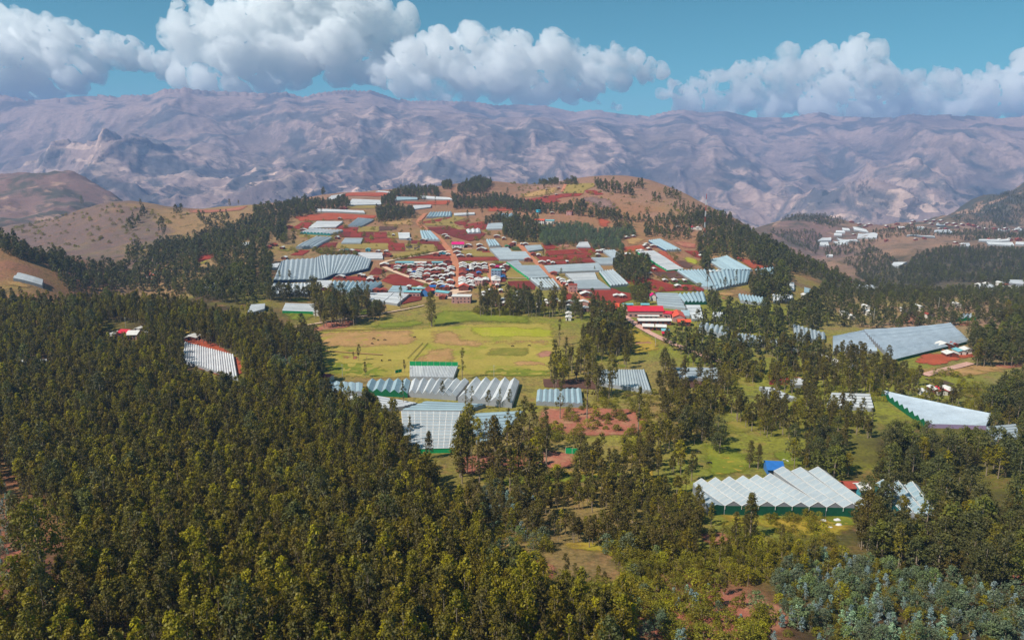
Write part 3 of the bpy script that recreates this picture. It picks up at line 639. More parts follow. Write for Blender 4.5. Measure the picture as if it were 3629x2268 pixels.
 ('tan', 'A6', [(1070, 310), (1500, 230), (1700, 195), (1690, 270), (1600, 310), (1200, 370)]), ('red', 'A6', [(1210, 378), (1640, 310), (1950, 300), (1900, 330), (1680, 350), (1620, 370), (1680, 395), (1500, 420)]),
 ('purple', 'A6', [(1740, 360), (2100, 320), (2405, 400), (2405, 520), (2030, 480), (1960, 420)]), ('red', 'A6', [(1970, 265), (2090, 260), (2200, 310), (2100, 320), (1980, 290)]),
 ('tan', 'A6', [(2050, 560), (2405, 590), (2405, 640), (2130, 585)]), ('ored', 'A6', [(2110, 590), (2310, 625), (2250, 720), (2110, 700)]), ('ored', 'A6', [(760, 455), (1220, 462), (1210, 500), (760, 520)]),
 ('khaki', 'A6', [(0, 625), (370, 560), (520, 600), (370, 650), (480, 740), (430, 740), (300, 690), (40, 690)]), ('red', 'A6', [(0, 640), (360, 582), (300, 610), (130, 665), (0, 662)]), ('red', 'A6', [(370, 655), (560, 618), (520, 670), (440, 685)]),
 ('red', 'A6', [(480, 680), (740, 640), (970, 730), (760, 740), (500, 720)]), ('dred', 'A6', [(40, 710), (370, 700), (440, 740), (620, 735), (760, 790), (700, 850), (560, 885), (290, 800), (160, 790)]), ('dred', 'A6', [(0, 880), (230, 880), (280, 990), (180, 985), (120, 915), (0, 905)]),
 ('khaki', 'A6', [(1080, 840), (1420, 840), (1430, 890), (1130, 890)]), ('tan', 'A7', [(380, 850), (560, 810), (670, 860), (560, 930), (400, 935)]), ('ored', 'A7', [(300, 960), (600, 920), (700, 960), (520, 1010), (390, 1010)]),
 # ---- left side
 ('red', 'A4', [(1860, 830), (2060, 795), (2030, 850), (1880, 890)]), ('olive', 'A4', [(1880, 892), (2030, 853), (2010, 900), (1900, 930)]), ('salmon', 'A4', [(2080, 920), (2190, 900), (2180, 960), (2090, 960)]), ('salmon', 'A4', [(1350, 1030), (1400, 980), (1560, 950), (1550, 1080), (1480, 1100), (1370, 1080)]),

 ('tan', 'A4', [(0, 1040), (130, 1050), (380, 1120), (300, 1150), (0, 1120)]), ('salmon', 'A4', [(1750, 385), (2240, 350), (2400, 345), (2300, 400), (1800, 420)]),
 ('ored', 'B6', [(1740, 700), (1780, 685), (1920, 678), (2080, 720), (2240, 830), (2340, 930), (2290, 1060), (2120, 1060), (1740, 900)]), ('gold', 'B6', [(1740, 590), (1900, 600), (1900, 625), (1740, 640)]), ('salmon', 'B6', [(1780, 980), (1870, 985), (1880, 1090), (1800, 1040)]), ('tan', 'B6', [(1890, 1280), (2180, 1290), (2400, 1290), (2400, 1400), (1900, 1390)]),
 ('green', 'B1', [(350, 600), (370, 530), (690, 530), (720, 600)]), ('green', 'B1', [(250, 720), (340, 690), (740, 705), (820, 760), (600, 850), (520, 870)]), ('green', 'B1', [(1260, 680), (1390, 620), (1420, 740), (1260, 760)]), ('khaki', 'B1', [(1600, 610), (1740, 620), (1800, 690), (1620, 730)]),
 ('dred', 'B1', [(1810, 560), (1900, 520), (2050, 520), (2030, 570), (1800, 620)]), ('olive', 'B1', [(1890, 640), (2070, 600), (2080, 640), (1760, 720)]),
 ): field(m, c, pts)

for a in (('dirt', 'A5', [(2090, 545), (2010, 620), (1995, 665), (2060, 720), (2180, 780), (2270, 860), (2350, 960), (2392, 1010), (2440, 1080), (2465, 1200), (2462, 1450)], 8.5),
    ('pale', 'B2', [(1185, 165), (960, 200), (700, 240), (410, 277), (210, 318), (115, 345), (175, 385), (330, 430), (600, 545), (930, 650), (1080, 690), (1200, 712)], 6.0),
    ('dirt', 'B3', [(560, 75), (640, 160), (740, 270), (830, 345), (960, 480), (1100, 590), (1250, 700), (1440, 840), (1600, 940)], 7.5),
    ('pinkroad', 'B8', [(745, 45), (820, 110), (900, 155), (960, 200), (1050, 240), (1210, 310), (1300, 350), (1450, 400), (1600, 450), (1720, 490)], 6.0),
    ('dirt', 'B2', [(1740, 350), (1750, 500), (1790, 650), (1815, 760)], 6.0), ('pale', 'B2', [(1910, 553), (2330, 558)], 2.2), ('pale', 'B2', [(1240, 165), (1500, 135)], 3.0),
    ('dirt', 'A6', [(1735, 180), (1720, 220), (1690, 280)], 7.0), ('dirt', 'B2', [(815, 380), (800, 480), (770, 570)], 4.5)):
    road(*a)
for a in (('pale', 'B1', [(515, 898), (800, 840), (1200, 770), (1650, 740), (1900, 665), (2070, 635)], 2.6), ('pinkroad', 'B5', [(1380, 822), (1560, 780), (1700, 730), (1860, 695)], 6.0),
    ('ditch', 'B7', [(1075, 420), (1150, 340), (1205, 285)], 0.5), ('ditch', 'B7', [(1125, 435), (1195, 340), (1250, 285)], 0.5), ('ditch', 'B7', [(200, 190), (600, 172), (900, 163), (1120, 160)], 1.4),
    ('tan', 'B7', [(260, 345), (470, 375), (860, 388)], 1.8), ('dirt', 'A7', [(0, 745), (100, 820), (140, 880)], 4.0), ('dirt', 'B5', [(1560, 560), (1800, 585), (2180, 630)], 3.0)):
    road(*a, name='path')
sheet('plaza', hit('B2', [(1150, 765), (1220, 712), (1490, 716), (1490, 745), (1300, 770), (1215, 850), (1130, 850)]), M['pale'])
# ------------------------------------------------------------------ greenhouses
def film(name, col, rough=0.45, var=0.1, tl_=0.36):
    t = NT(name); n = t.noise(0.12, 4, 0.6); n2 = t.noise(1.4, 3)
    c = t.mix(1.0, col, t.ramp(n, [(0.3, (1 - var,) * 3), (0.7, (1.06,) * 3)]), 'MULTIPLY')
    c = t.mix(1.0, c, t.ramp(n2, [(0.3, (0.92,) * 3), (0.7, (1.04,) * 3)]), 'MULTIPLY')
    oi = t.new('ShaderNodeObjectInfo'); c = t.mix(1.0, c, t.ramp(oi.outputs['Random'], [(0.0, (0.86, 0.87, 0.88)), (0.5, (0.97, 0.97, 0.97)), (1.0, (1.04, 1.04, 1.03))]), 'MULTIPLY')
    t.color(c); t.b.inputs['Roughness'].default_value = rough; t.b.inputs['Specular IOR Level'].default_value = 0.35
    tl = t.new('ShaderNodeBsdfTranslucent'); t.l.new(c, tl.inputs['Color']); mx = t.new('ShaderNodeMixShader'); mx.inputs[0].default_value = tl_
    t.l.new(t.b.outputs[0], mx.inputs[1]); t.l.new(tl.outputs[0], mx.inputs[2]); t.l.new(mx.outputs[0], t.out.inputs['Surface']); return t.m
G = {'grey': film('clouded_film', S(204, 214, 219)), 'slate': film('aged_film', S(186, 198, 208), 0.5, 0.2, 0.12), 'white': film('white_film', S(245, 246, 247), 0.6, 0.12), 'blue': film('pale_blue_film', S(194, 218, 227)), 'pale': film('milky_film', S(204, 214, 219)),
     'wall': film('wall_film', S(178, 180, 184), 0.6), 'gable': film('grey_net_gable', S(160, 158, 166), 0.7), 'green': paint('green_net', S(10, 104, 62), 0.8, 0.2), 'dkgreen': paint('dark_green_net', S(16, 82, 60), 0.8, 0.25),  # gable film is grey in its own colour
     'vgreen': paint('vivid_green_net', S(22, 160, 96), 0.8, 0.15), 'navy': paint('navy_net', S(50, 76, 112), 0.8, 0.2), 'teal': paint('teal_net', S(40, 120, 120), 0.8, 0.2), 'frame': paint('bleached_timber', S(222, 218, 212), 0.7, 0.1), 'purple': paint('faded_purple_net', S(150, 130, 160), 0.8),
     'gutter': paint('gutter_strip', S(132, 142, 150), 0.6, 0.2), 'dark': paint('dark_opening', S(60, 55, 55), 0.9)}
FOOT = []
def resample(pl, n):
    pl = np.array(pl); d = np.r_[0, np.cumsum(np.hypot(*(pl[1:, :2] - pl[:-1, :2]).T))]; s = np.linspace(0, d[-1], n + 1)
    return np.stack([np.interp(s, d, pl[:, k]) for k in range(2)], 1)

def greenhouse(c, front, back, n, run='d', roof='grey', label='', eave=2.3, rise=1.2, arch=False, fw='wall', lw='wall', rw='wall', bw='wall', straps=0, posts=False, gap=0.0, gable=None, skip=(), name='greenhouse', group=None, low=0.0):
    """front / back: roof-edge points left to right; run 'd' = ridges run front to back, 'w' = ridges run left to right"""
    F = hit(c, front, eave); B = hit(c, back, eave)
    if np.isnan(F).any() or np.isnan(B).any(): return None
    if run == 'w':
        lft = np.array([F[0], B[0]]); rgt = np.array([F[-1], B[-1]]); E0, E1 = resample(lft, n), resample(rgt, n)
    else: E0, E1 = resample(F, n), resample(B, n)
    L = np.linalg.norm(E1[n // 2] - E0[n // 2]); m = int(min(14, max(3, L / 9)))
    if straps: m = straps
    grid = np.array([[E0[i] + (E1[i] - E0[i]) * j / m for j in range(m + 1)] for i in range(n + 1)])
    Z = tz(grid[..., 0], grid[..., 1]) + eave
    for _ in range(2):                                                # roofs bridge small humps
        z2 = Z.copy(); z2[1:-1] = (Z[:-2] + 2 * Z[1:-1] + Z[2:]) / 4; z2[:, 1:-1] = (z2[:, :-2] + 2 * z2[:, 1:-1] + z2[:, 2:]) / 4; Z = z2
    cen = grid.reshape(-1, 2).mean(0); zc_ = float(tz(cen[0], cen[1]))
    root = empty(name, (cen[0], cen[1], zc_)); tag(root, label, 'greenhouse', group)
    O = np.array([cen[0], cen[1], zc_])
    FOOT.append(np.array([*E0, *E1[::-1]]))
    prof = [(0, 0), (.13, .5), (.3, .86), (.5, 1), (.7, .86), (.87, .5), (1, 0)] if arch else [(0, 0), (.5, 1), (1, 0)]
    for i in range(n):
        if i in skip: continue
        g = gap * rnd.uniform(.5, 1.5); V = []; Fc = []; k = len(prof)
        jit = rnd.uniform(-.08, .08)
        for j in range(m + 1):
            a, b = grid[i, j], grid[i + 1, j]; za, zb_ = Z[i, j], Z[i + 1, j]
            for s, hh in prof:
                u = g + (1 - 2 * g) * s; q = a + (b - a) * u; sag = -0.10 * rise * (1 if (j % 2 and not arch and not straps) else 0)
                V.append((q[0] - O[0], q[1] - O[1], za + (zb_ - za) * u + rise * (1 + jit) * hh + sag * hh - O[2]))
            if j:
                for p in range(k - 1): q = (j - 1) * k + p; Fc.append((q, q + 1, q + k + 1, q + k))
        bay = mesh_obj('roof_bay', V, Fc, G[roof], root, smooth=arch)
        V = np.array(V)
        if straps:
            RV = []; RF = []
            for j in range(m + 1):
                for s0, s1 in ((0, 1), (1, 2)):
                    p0 = V[j * k + s0] + (0, 0, .07); p1 = V[j * k + s1] + (0, 0, .07); ax = V[min(j + 1, m) * k + s0] - V[max(j - 1, 0) * k + s0]; ax = ax / (np.linalg.norm(ax) + 1e-9) * 0.16
                    b = len(RV); RV += [p0 - ax, p0 + ax, p1 + ax, p1 - ax]; RF.append((b, b + 1, b + 2, b + 3))
            sd_ = V[k - 1] - V[0]; sd_ = sd_ / np.linalg.norm(sd_) * 0.22
            for s in (0, 1):
                b = len(RV)
                for j in range(m + 1): p = V[j * k + s] + (0, 0, .10); RV += [p - sd_, p + sd_]
                for j in range(m): q = b + 2 * j; RF.append((q, q + 1, q + 3, q + 2))
            mesh_obj('rafters', RV, RF, G['frame'], bay)
        for j, mt in ((0, fw if run == 'd' else lw), (m, bw if run == 'd' else rw)):     # gable end of every bay
            a = V[j * k:(j + 1) * k]; gm = gable or mt
            mesh_obj('gable', [*(a - (0, 0, 0.0))], [tuple(range(k))], G[gm], bay)
        if posts:
            a = V[0]; mesh_obj('gutter_post', *boxv(a[0], a[1] - 0.25, a[2] - 1.3, .16, .16, 1.35), G['frame'], root)
    if not arch and not straps and n > 2 and not gap:
        for i in range(1, n):
            V = []; Fc = []; d_ = grid[i, -1] - grid[i, 0]; d_ = np.array([-d_[1], d_[0]]) / (np.linalg.norm(d_) + 1e-9) * 0.26
            for j in range(m + 1):
                for sg_ in (-1, 1): q = grid[i, j] + d_ * sg_; V.append((q[0] - O[0], q[1] - O[1], Z[i, j] + .16 - O[2]))
                if j: k = 2 * (j - 1); Fc.append((k, k + 1, k + 3, k + 2))
            mesh_obj('gutter', V, Fc, G['gutter'], root)
    def wall(nm, pts, zz, mt):
        V = []; Fc = []
        for j, p in enumerate(pts):
            gz = float(tz(p[0], p[1])) - 1.0; V += [(p[0] - O[0], p[1] - O[1], zz[j] - 0.02 - O[2]), (p[0] - O[0], p[1] - O[1], gz - O[2])]
            if j: q = 2 * (j - 1); Fc.append((q, q + 1, q + 3, q + 2))
        mesh_obj(nm, V, Fc, G[mt], root)
    if run == 'd': wl_ = (('front_wall', grid[:, 0], Z[:, 0], fw), ('back_wall', grid[:, -1], Z[:, -1], bw), ('side_wall', grid[0], Z[0], lw), ('side_wall', grid[-1], Z[-1], rw))
    else: wl_ = (('side_wall', grid[:, 0], Z[:, 0], lw), ('side_wall', grid[:, -1], Z[:, -1], rw), ('front_wall', grid[0], Z[0], fw), ('back_wall', grid[-1], Z[-1], bw))
    for a in wl_: wall(*a)
    return root

def boxv(x, y, z, sx, sy, sz):
    v = [(x + i * sx / 2, y + j * sy / 2, z + k * sz) for i in (-1, 1) for j in (-1, 1) for k in (0, 1)]
    return v, [(0, 1, 3, 2), (4, 6, 7, 5), (0, 4, 5, 1), (2, 3, 7, 6), (0, 2, 6, 4), (1, 5, 7, 3)]

def gq4(c, fl, fr, br, bl, n, run, roof, label, **k): return greenhouse(c, [fl, fr], [bl, br], n, run, roof, label, **k)

NEAR = dict(eave=3.7, rise=2.0, fw='dkgreen', gable='gable', straps=9, posts=True, lw='wall', rw='wall', bw='wall')
gq4('C4', (568, 812), (1770, 830), (1182, 478), (200, 545), 6, 'd', 'grey', 'near ridged greenhouse with pale film roof and dark green front, left section', **NEAR)
gq4('C4', (375, 828), (560, 812), (198, 548), (188, 556), 1, 'd', 'pale', 'narrow lean bay closing the left end of the near green-fronted greenhouse', eave=3.6, rise=0.8, fw='dkgreen')
gq4('C4', (1778, 830), (2375, 850), (1775, 402), (1150, 398), 3, 'd', 'grey', 'near ridged greenhouse with dark green front, taller right section by the blue-roofed hut', **NEAR)
gq4('C6', (610, 645), (890, 690), (700, 435), (400, 418), 3, 'd', 'blue', 'near greenhouse with teal-green side wall behind trees at the right', eave=4.0, rise=2.0, lw='teal', fw='wall', straps=8)
# middle distance, below the pasture
gq4('C7', (575, 412), (1040, 438), (1075, 300), (620, 306), 5, 'd', 'blue', 'left half of the zigzag greenhouse row below the pasture, torn film and green skirt', eave=2.6, rise=2.3, fw='green')
gq4('C7', (1052, 430), (1560, 470), (1700, 304), (1085, 300), 7, 'd', 'white', 'right half of the zigzag greenhouse row below the pasture with open gable fronts', eave=2.6, rise=2.4, fw='wall', gable='wall')
gq4('C7', (1580, 482), (2160, 545), (2240, 306), (1730, 302), 5, 'd', 'white', 'five-bay greenhouse with tall sawtooth roof at the right end of the zigzag row', eave=2.8, rise=2.8, fw='wall', posts=False)
gq4('C7', (1065, 262), (1535, 272), (1580, 150), (1065, 147), 30, 'd', 'white', 'long greenhouse of narrow white tunnels with a green net along its back', eave=2.0, rise=0.7, arch=True, bw='vgreen')
gq4('C7', (110, 402), (555, 420), (560, 325), (90, 300), 6, 'd', 'blue', 'low pale blue greenhouse at the left end under the forest edge', eave=3.0, rise=0.6, fw='wall')
gq4('C7', (330, 590), (500, 590), (512, 436), (330, 500), 4, 'w', 'white', 'bright white film house half hidden by the forest edge', eave=2.8, rise=0.5)
gq4('C7', (760, 600), (1005, 572), (1150, 537), (710, 457), 5, 'w', 'white', 'white film sheet house between forest trees and the zigzag row', eave=2.6, rise=0.4)
gq4('C7', (1010, 1032), (1545, 1020), (1600, 628), (975, 622), 12, 'w', 'pale', 'large flat greenhouse ruled with white straps behind lone foreground trees', eave=2.4, rise=0.5, fw='vgreen', straps=9)
gq4('C7', (982, 612), (1685, 616), (1880, 547), (1250, 517), 4, 'w', 'blue', 'pale blue flat greenhouse directly below the zigzag row', eave=2.0, rise=0.4)
gq4('C7', (1790, 975), (2010, 915), (2278, 620), (1690, 652), 8, 'w', 'blue', 'pale blue flat greenhouse right of the strapped one, behind tall eucalyptus', eave=2.0, rise=0.5)
gq4('B6', (1742, 885), (2268, 1055), (2228, 832), (1758, 708), 22, 'd', 'white', 'white tunnel greenhouse in a red clearing of the left forest', eave=1.6, rise=1.0, arch=True, fw='wall')
gq4('B6', (160, 945), (270, 952), (255, 868), (155, 870), 4, 'd', 'white', 'small tunnel greenhouse at the far left, the left one of two', eave=1.8, rise=1.2, arch=True)
gq4('B6', (330, 950), (462, 948), (450, 880), (345, 886), 6, 'd', 'white', 'small tunnel greenhouse at the far left, the right one of two', eave=1.8, rise=1.2, arch=True)
gq4('A4', (125, 1034), (402, 1104), (412, 1050), (182, 984), 2, 'w', 'white', 'long white greenhouse alone on the left hillside', eave=3.6, rise=1.2, fw='wall')
gq4('A4', (1925, 1140), (2048, 1138), (2050, 1085), (1935, 1090), 3, 'w', 'white', 'white greenhouse peeping through the trees left of the village', eave=3.2, rise=1.0)
gq4('A4', (2300, 728), (2390, 722), (2390, 690), (2300, 702), 2, 'w', 'white', 'white greenhouse glimpsed in the tree belt above the left slope', eave=3.2, rise=1.0)
gq4('E2', (1040, 425), (1275, 355), (1285, 290), (1100, 300), 5, 'w', 'white', 'white greenhouse at the top of the forest left of the green-skirted one', eave=3.0, rise=0.8)
gq4('B1', (345, 690), (735, 702), (742, 608), (385, 598), 4, 'w', 'white', 'white greenhouse with green skirt on grass above the forest', eave=2.6, rise=0.7, fw='vgreen')
gq4('B1', (175, 488), (700, 488), (700, 352), (230, 362), 10, 'd', 'white', 'bright white greenhouse behind a row of dark trees at the village edge', eave=3.2, rise=0.9)
gq4('B1', (755, 385), (945, 385), (950, 322), (757, 320), 3, 'w', 'white', 'small white greenhouse beside the red strip field', eave=3.0, rise=0.7)
greenhouse('B1', [(952, 440), (1190, 482), (1430, 450)], [(957, 340), (1250, 345), (1562, 350)], 11, 'd', 'blue', 'pale blue sawtooth greenhouse below the red strip field', eave=3.4, rise=1.8)
gq4('B1', (1632, 458), (1830, 466), (1900, 392), (1690, 386), 4, 'w', 'blue', 'pale blue film house next to the school yard', eave=2.0, rise=0.5)
gq4('B1', (1405, 553), (1575, 582), (1705, 470), (1420, 472), 3, 'w', 'white', 'white film house by the school, left one of a pair', eave=2.8, rise=0.4)
gq4('B1', (1585, 582), (1745, 606), (1900, 482), (1715, 470), 3, 'w', 'white', 'white film house by the school, right one of a pair', eave=2.8, rise=0.4)
# around the village
greenhouse('A5', [(235, 1350), (500, 1345), (840, 1335), (990, 1268), (1110, 1275), (1390, 1208)], [(330, 1130), (365, 1108), (740, 1088), (830, 1048), (1200, 1042), (1430, 1102)], 26, 'd', 'grey', 'biggest greenhouse left of the village, many ridges and a rounded right end', eave=3.0, rise=1.2, rw='navy', fw='navy', gable='pale')
gq4('A5', (1365, 1086), (1570, 1085), (1565, 1015), (1245, 1012), 4, 'w', 'white', 'flat white greenhouse behind the biggest one', eave=2.0, rise=0.4)
gq4('A5', (215, 1200), (285, 1195), (320, 1140), (215, 1150), 2, 'w', 'white', 'small white annex at the left end of the biggest greenhouse', eave=3.0, rise=0.6)
for a in (((662, 716), (1000, 702), (1086, 632), (775, 630), 4, 'w', 'white', 'square bright white greenhouse between red fields on the upper left terraces', {'rise': .5}),
    ((1130, 692), (1300, 695), (1462, 612), (1262, 592), 8, 'd', 'grey', 'grey ridged greenhouse right of the square white one', {}),
    ((560, 775), (930, 797), (1086, 750), (700, 728), 9, 'd', 'white', 'white greenhouse with a row of dark green arched fronts', {'arch': True, 'fw': 'teal', 'rise': 2.2}),
    ((505, 952), (750, 952), (960, 836), (750, 826), 5, 'd', 'pale', 'arched grey greenhouse beside the lone dark tree on the left terraces', {'arch': True, 'rise': 2.0}),
    ((1062, 897), (1300, 897), (1330, 838), (1110, 838), 5, 'w', 'pale', 'small flat pale greenhouse in the middle of the red plots', {'rise': .4}),
    ((1765, 842), (1900, 842), (1895, 770), (1755, 772), 4, 'w', 'white', 'small white greenhouse on khaki stubble left of the main road', {}),
    ((2050, 855), (2270, 868), (2152, 758), (2022, 755), 5, 'd', 'blue', 'pale blue arched greenhouse right beside the main dirt road', {'arch': True, 'rise': 2.0}),
    ((745, 512), (1350, 532), (1330, 505), (770, 485), 2, 'w', 'white', 'long thin white greenhouse under the upper tree belt', {}),
    ((885, 374), (1000, 362), (1116, 296), (950, 320), 3, 'w', 'white', 'white greenhouse on orange soil behind the upper tree belt', {}),
    ((1130, 437), (1550, 427), (1545, 376), (1200, 362), 4, 'w', 'white', 'wide white greenhouse below the orange crest field', {}),
    ((1715, 378), (1990, 368), (1990, 345), (1740, 335), 3, 'w', 'blue', 'pale blue greenhouse in front of the dense dark grove', {}),
    ((2030, 352), (2415, 369), (2380, 346), (2030, 318), 2, 'w', 'white', 'wedge shaped white greenhouse right of the dense dark grove', {}),
    ((1940, 488), (2150, 462), (2160, 435), (1940, 440), 3, 'w', 'white', 'white greenhouse at the upper end of the main road', {}),
    ((1480, 272), (1715, 293), (1680, 278), (1560, 266), 1, 'w', 'white', 'white greenhouse lying right on the crest left of centre', {}),
    ((0, 422), (210, 402), (200, 392), (0, 410), 1, 'w', 'white', 'thin white greenhouse on the skyline of the left shoulder', {})):
    gq4('A5', *a[:8], **a[8])
for a in (((35, 585), (345, 574), (345, 522), (80, 527), 8, 'd', 'blue', 'zigzag white-blue greenhouse above the khaki plots', {'rise': 2.0}),
    ((375, 562), (625, 547), (625, 528), (375, 535), 2, 'w', 'white', 'low white greenhouse right of the zigzag white-blue one', {}),
    ((545, 777), (700, 772), (690, 725), (520, 738), 3, 'd', 'white', 'little three-ridged greenhouse with a green side in the dark red field', {'lw': 'vgreen', 'rise': 1.8}),
    ((765, 727), (970, 722), (965, 655), (790, 660), 6, 'w', 'pale', 'grey-white ribbed greenhouse in front of the central grove', {}),
    ((925, 582), (1050, 602), (1098, 547), (905, 545), 4, 'd', 'blue', 'mint coloured sawtooth greenhouse among the central grove', {'rise': 2.6, 'rw': 'teal'}),
    ((805, 938), (945, 932), (880, 860), (765, 860), 4, 'd', 'blue', 'small pale blue greenhouse above the village centre', {'rise': 1.8})):
    gq4('A6', *a[:8], **a[8])
for a in (((285, 280), (737, 277), (655, 172), (182, 172), 8, 'w', 'pale', 'broad pale greenhouse left of the side road, lower section', {}),
    ((182, 170), (455, 166), (405, 112), (140, 130), 5, 'w', 'pale', 'broad pale greenhouse left of the side road, narrow upper section', {}),
    ((690, 162), (905, 132), (870, 80), (642, 88), 6, 'w', 'pale', 'pale greenhouse right of the side road at its upper end', {}),
    ((1380, 100), (1585, 104), (1545, 28), (1425, 30), 4, 'w', 'white', 'small white greenhouse at the foot of the grey-green plantation', {'rise': .5}),
    ((700, 547), (985, 527), (835, 362), (450, 362), 10, 'w', 'pale', 'pale greenhouse with a vivid green left edge, lower section', {'lw': 'vgreen', 'rise': .7}),
    ((450, 360), (600, 358), (545, 292), (378, 318), 4, 'w', 'pale', 'pale greenhouse with a vivid green left edge, narrow upper section', {'lw': 'vgreen', 'rise': .7}),
    ((890, 692), (1150, 682), (1062, 562), (715, 560), 7, 'd', 'pale', 'white greenhouse with open slots between its ridges beside the side road', {'gap': .12, 'rise': 1.6}),
    ((985, 462), (1770, 432), (1690, 330), (920, 370), 10, 'w', 'pale', 'very long pale greenhouse right of the side road', {'rise': .6}),
    ((1405, 692), (1870, 692), (1690, 567), (1330, 580), 8, 'w', 'pale', 'broad milky greenhouse by the side road, lower half', {'rise': .5}),
    ((1330, 577), (1685, 563), (1645, 465), (1222, 482), 7, 'w', 'white', 'broad bright white greenhouse by the side road, upper half', {'rise': .4}),
    ((1872, 662), (2140, 637), (1915, 435), (1705, 455), 6, 'd', 'grey', 'grey ridged greenhouse left of the round dark grove', {'lw': 'green', 'rise': 1.8}),
    ((1715, 344), (1900, 344), (1905, 255), (1590, 250), 6, 'w', 'pale', 'pale flat greenhouse behind the round dark grove', {'rise': .5})):
    gq4('B3', *a[:8], **a[8])
for a in (((245, 1088), (355, 1042), (270, 985), (110, 985), 6, 'd', 'pale', 'ribbed greenhouse just up the slope from the round dark grove', {}),
    ((895, 988), (1080, 982), (830, 850), (680, 870), 6, 'd', 'blue', 'pale blue slanting greenhouse below the right hand tree row', {'lw': 'navy', 'rise': 1.6}),
    ((905, 1228), (1107, 1212), (740, 990), (525, 1000), 16, 'w', 'white', 'long slanting white greenhouse with vivid green walls', {'lw': 'vgreen', 'fw': 'vgreen', 'rise': .6}),
    ((1600, 1228), (1950, 1228), (1640, 1055), (1415, 1110), 10, 'd', 'blue', 'ten-ridged pale blue greenhouse under the forested right slope', {'rise': 1.6}),
    ((1345, 1432), (1500, 1460), (1380, 1228), (1030, 1235), 9, 'd', 'blue', 'wide pale blue greenhouse with lone trees in front, left wing', {'rise': 1.5}),
    ((1510, 1460), (1880, 1382), (1920, 1242), (1400, 1230), 10, 'd', 'blue', 'wide pale blue greenhouse with lone trees in front, right wing', {'rise': 1.5}),
    ((2060, 1302), (2210, 1282), (2210, 1195), (1978, 1225), 7, 'd', 'blue', 'small sawtooth greenhouse at the right end of the village slope', {'rise': 1.8})):
    gq4('A7', *a[:8], **a[8])
for a in (((450, 795), (790, 832), (690, 648), (420, 640), 6, 'w', 'pale', 'rounded milky greenhouse behind the long crimson hall', {'rise': .5}),
    ((775, 762), (1045, 762), (1010, 640), (695, 668), 6, 'd', 'blue', 'sawtooth greenhouse with dark green front behind the crimson hall', {'fw': 'dkgreen', 'rise': 1.8}),
    ((870, 962), (1000, 952), (962, 792), (785, 792), 4, 'w', 'white', 'white greenhouse behind trees right of the red roofs', {}),
    ((1120, 962), (1285, 962), (1285, 892), (1120, 887), 6, 'd', 'white', 'white greenhouse behind a tree row right of the red roofs', {}),
    ((720, 922), (840, 925), (835, 862), (735, 860), 3, 'w', 'blue', 'tiny pale blue greenhouse touching the red roofs', {}),
    ((1460, 742), (1790, 792), (1740, 712), (1432, 666), 8, 'd', 'blue', 'ridged greenhouse sloping down right of the pink soil patch', {'rise': 1.8}),
    ((1860, 752), (2100, 712), (2092, 676), (1842, 670), 6, 'd', 'white', 'white greenhouse among dark trees on the right slope', {}),
    ((2230, 645), (2332, 652), (2312, 602), (2235, 577), 3, 'w', 'blue', 'small pale greenhouse in a clearing on the right slope', {}),
    ((2050, 612), (2112, 610), (2110, 520), (2055, 515), 2, 'w', 'white', 'tiny white greenhouse high in the right slope trees', {}),
    ((940, 1092), (1302, 1192), (1327, 1092), (962, 1027), 6, 'd', 'pale', 'arched greenhouse behind woods right of the pink road', {'arch': True, 'rise': 2.4}),
    ((1420, 1262), (1747, 1272), (1757, 1192), (1422, 1142), 8, 'd', 'pale', 'grey-white greenhouse in the woods right of the arched one', {'rise': 1.6}),
    ((1820, 1278), (1922, 1278), (1917, 1217), (1822, 1212), 3, 'd', 'pale', 'smallest greenhouse in the woods right of the arched one', {'rise': 1.4})):
    gq4('B4', *a[:8], **a[8])
for a in (((55, 444), (362, 448), (362, 382), (28, 292), 8, 'd', 'pale', 'greenhouse falling to the right above the big green-edged one', {}),
    ((1050, 657), (1838, 462), (1650, 284), (752, 352), 14, 'w', 'slate', 'big ribbed greenhouse with green lower edge on the right hand slope', {'fw': 'green', 'rw': 'vgreen', 'rise': 1.9}),
    ((442, 562), (900, 562), (748, 354), (440, 422), 8, 'w', 'slate', 'ribbed left wing of the big greenhouse on the right hand slope', {'rise': 1.9}),
    ((1705, 244), (1920, 220), (1880, 190), (1770, 195), 3, 'd', 'pale', 'small tent-like greenhouse with green skirt at the upper right', {'fw': 'vgreen', 'rise': 2.2}),
    ((380, 1114), (862, 1152), (822, 1002), (430, 990), 5, 'w', 'white', 'white greenhouse behind sparse trees at the right', {'rise': .5}),
    ((1400, 1312), (2020, 1332), (2066, 1238), (940, 987), 9, 'w', 'slate', 'long striped greenhouse stretching to the right edge woods', {'fw': 'purple', 'lw': 'green', 'rise': 2.0}),
    ((2085, 1482), (2372, 1442), (2322, 1312), (2020, 1340), 5, 'w', 'pale', 'pale greenhouse at the right edge below the long striped one', {'rise': .4}),
    ((0, 918), (142, 908), (146, 850), (0, 850), 3, 'w', 'white', 'white shed-like greenhouse on the red plot right of the woods', {})):
    gq4('B5', *a[:8], **a[8])
for a in (((1240, 568), (1600, 592), (1550, 490), (1150, 487), 3, 'w', 'pale', 'flat milky greenhouse above a brown plot', {'rise': .5}),
    ((540, 622), (990, 692), (930, 512), (560, 512), 18, 'd', 'pale', 'narrow-ribbed greenhouse with a loose sheet behind tall trees', {'rise': .7, 'arch': True, 'eave': 2.0}),
    ((0, 782), (400, 802), (385, 672), (10, 682), 8, 'd', 'blue', 'pale blue greenhouse behind tall trunks next to the salmon field', {'rise': .8}),
    ((2025, 748), (2236, 752), (2012, 657), (1912, 652), 4, 'w', 'white', 'triangular white greenhouse beside the red plot', {'rise': .4})):
    gq4('B8', *a[:8], **a[8])
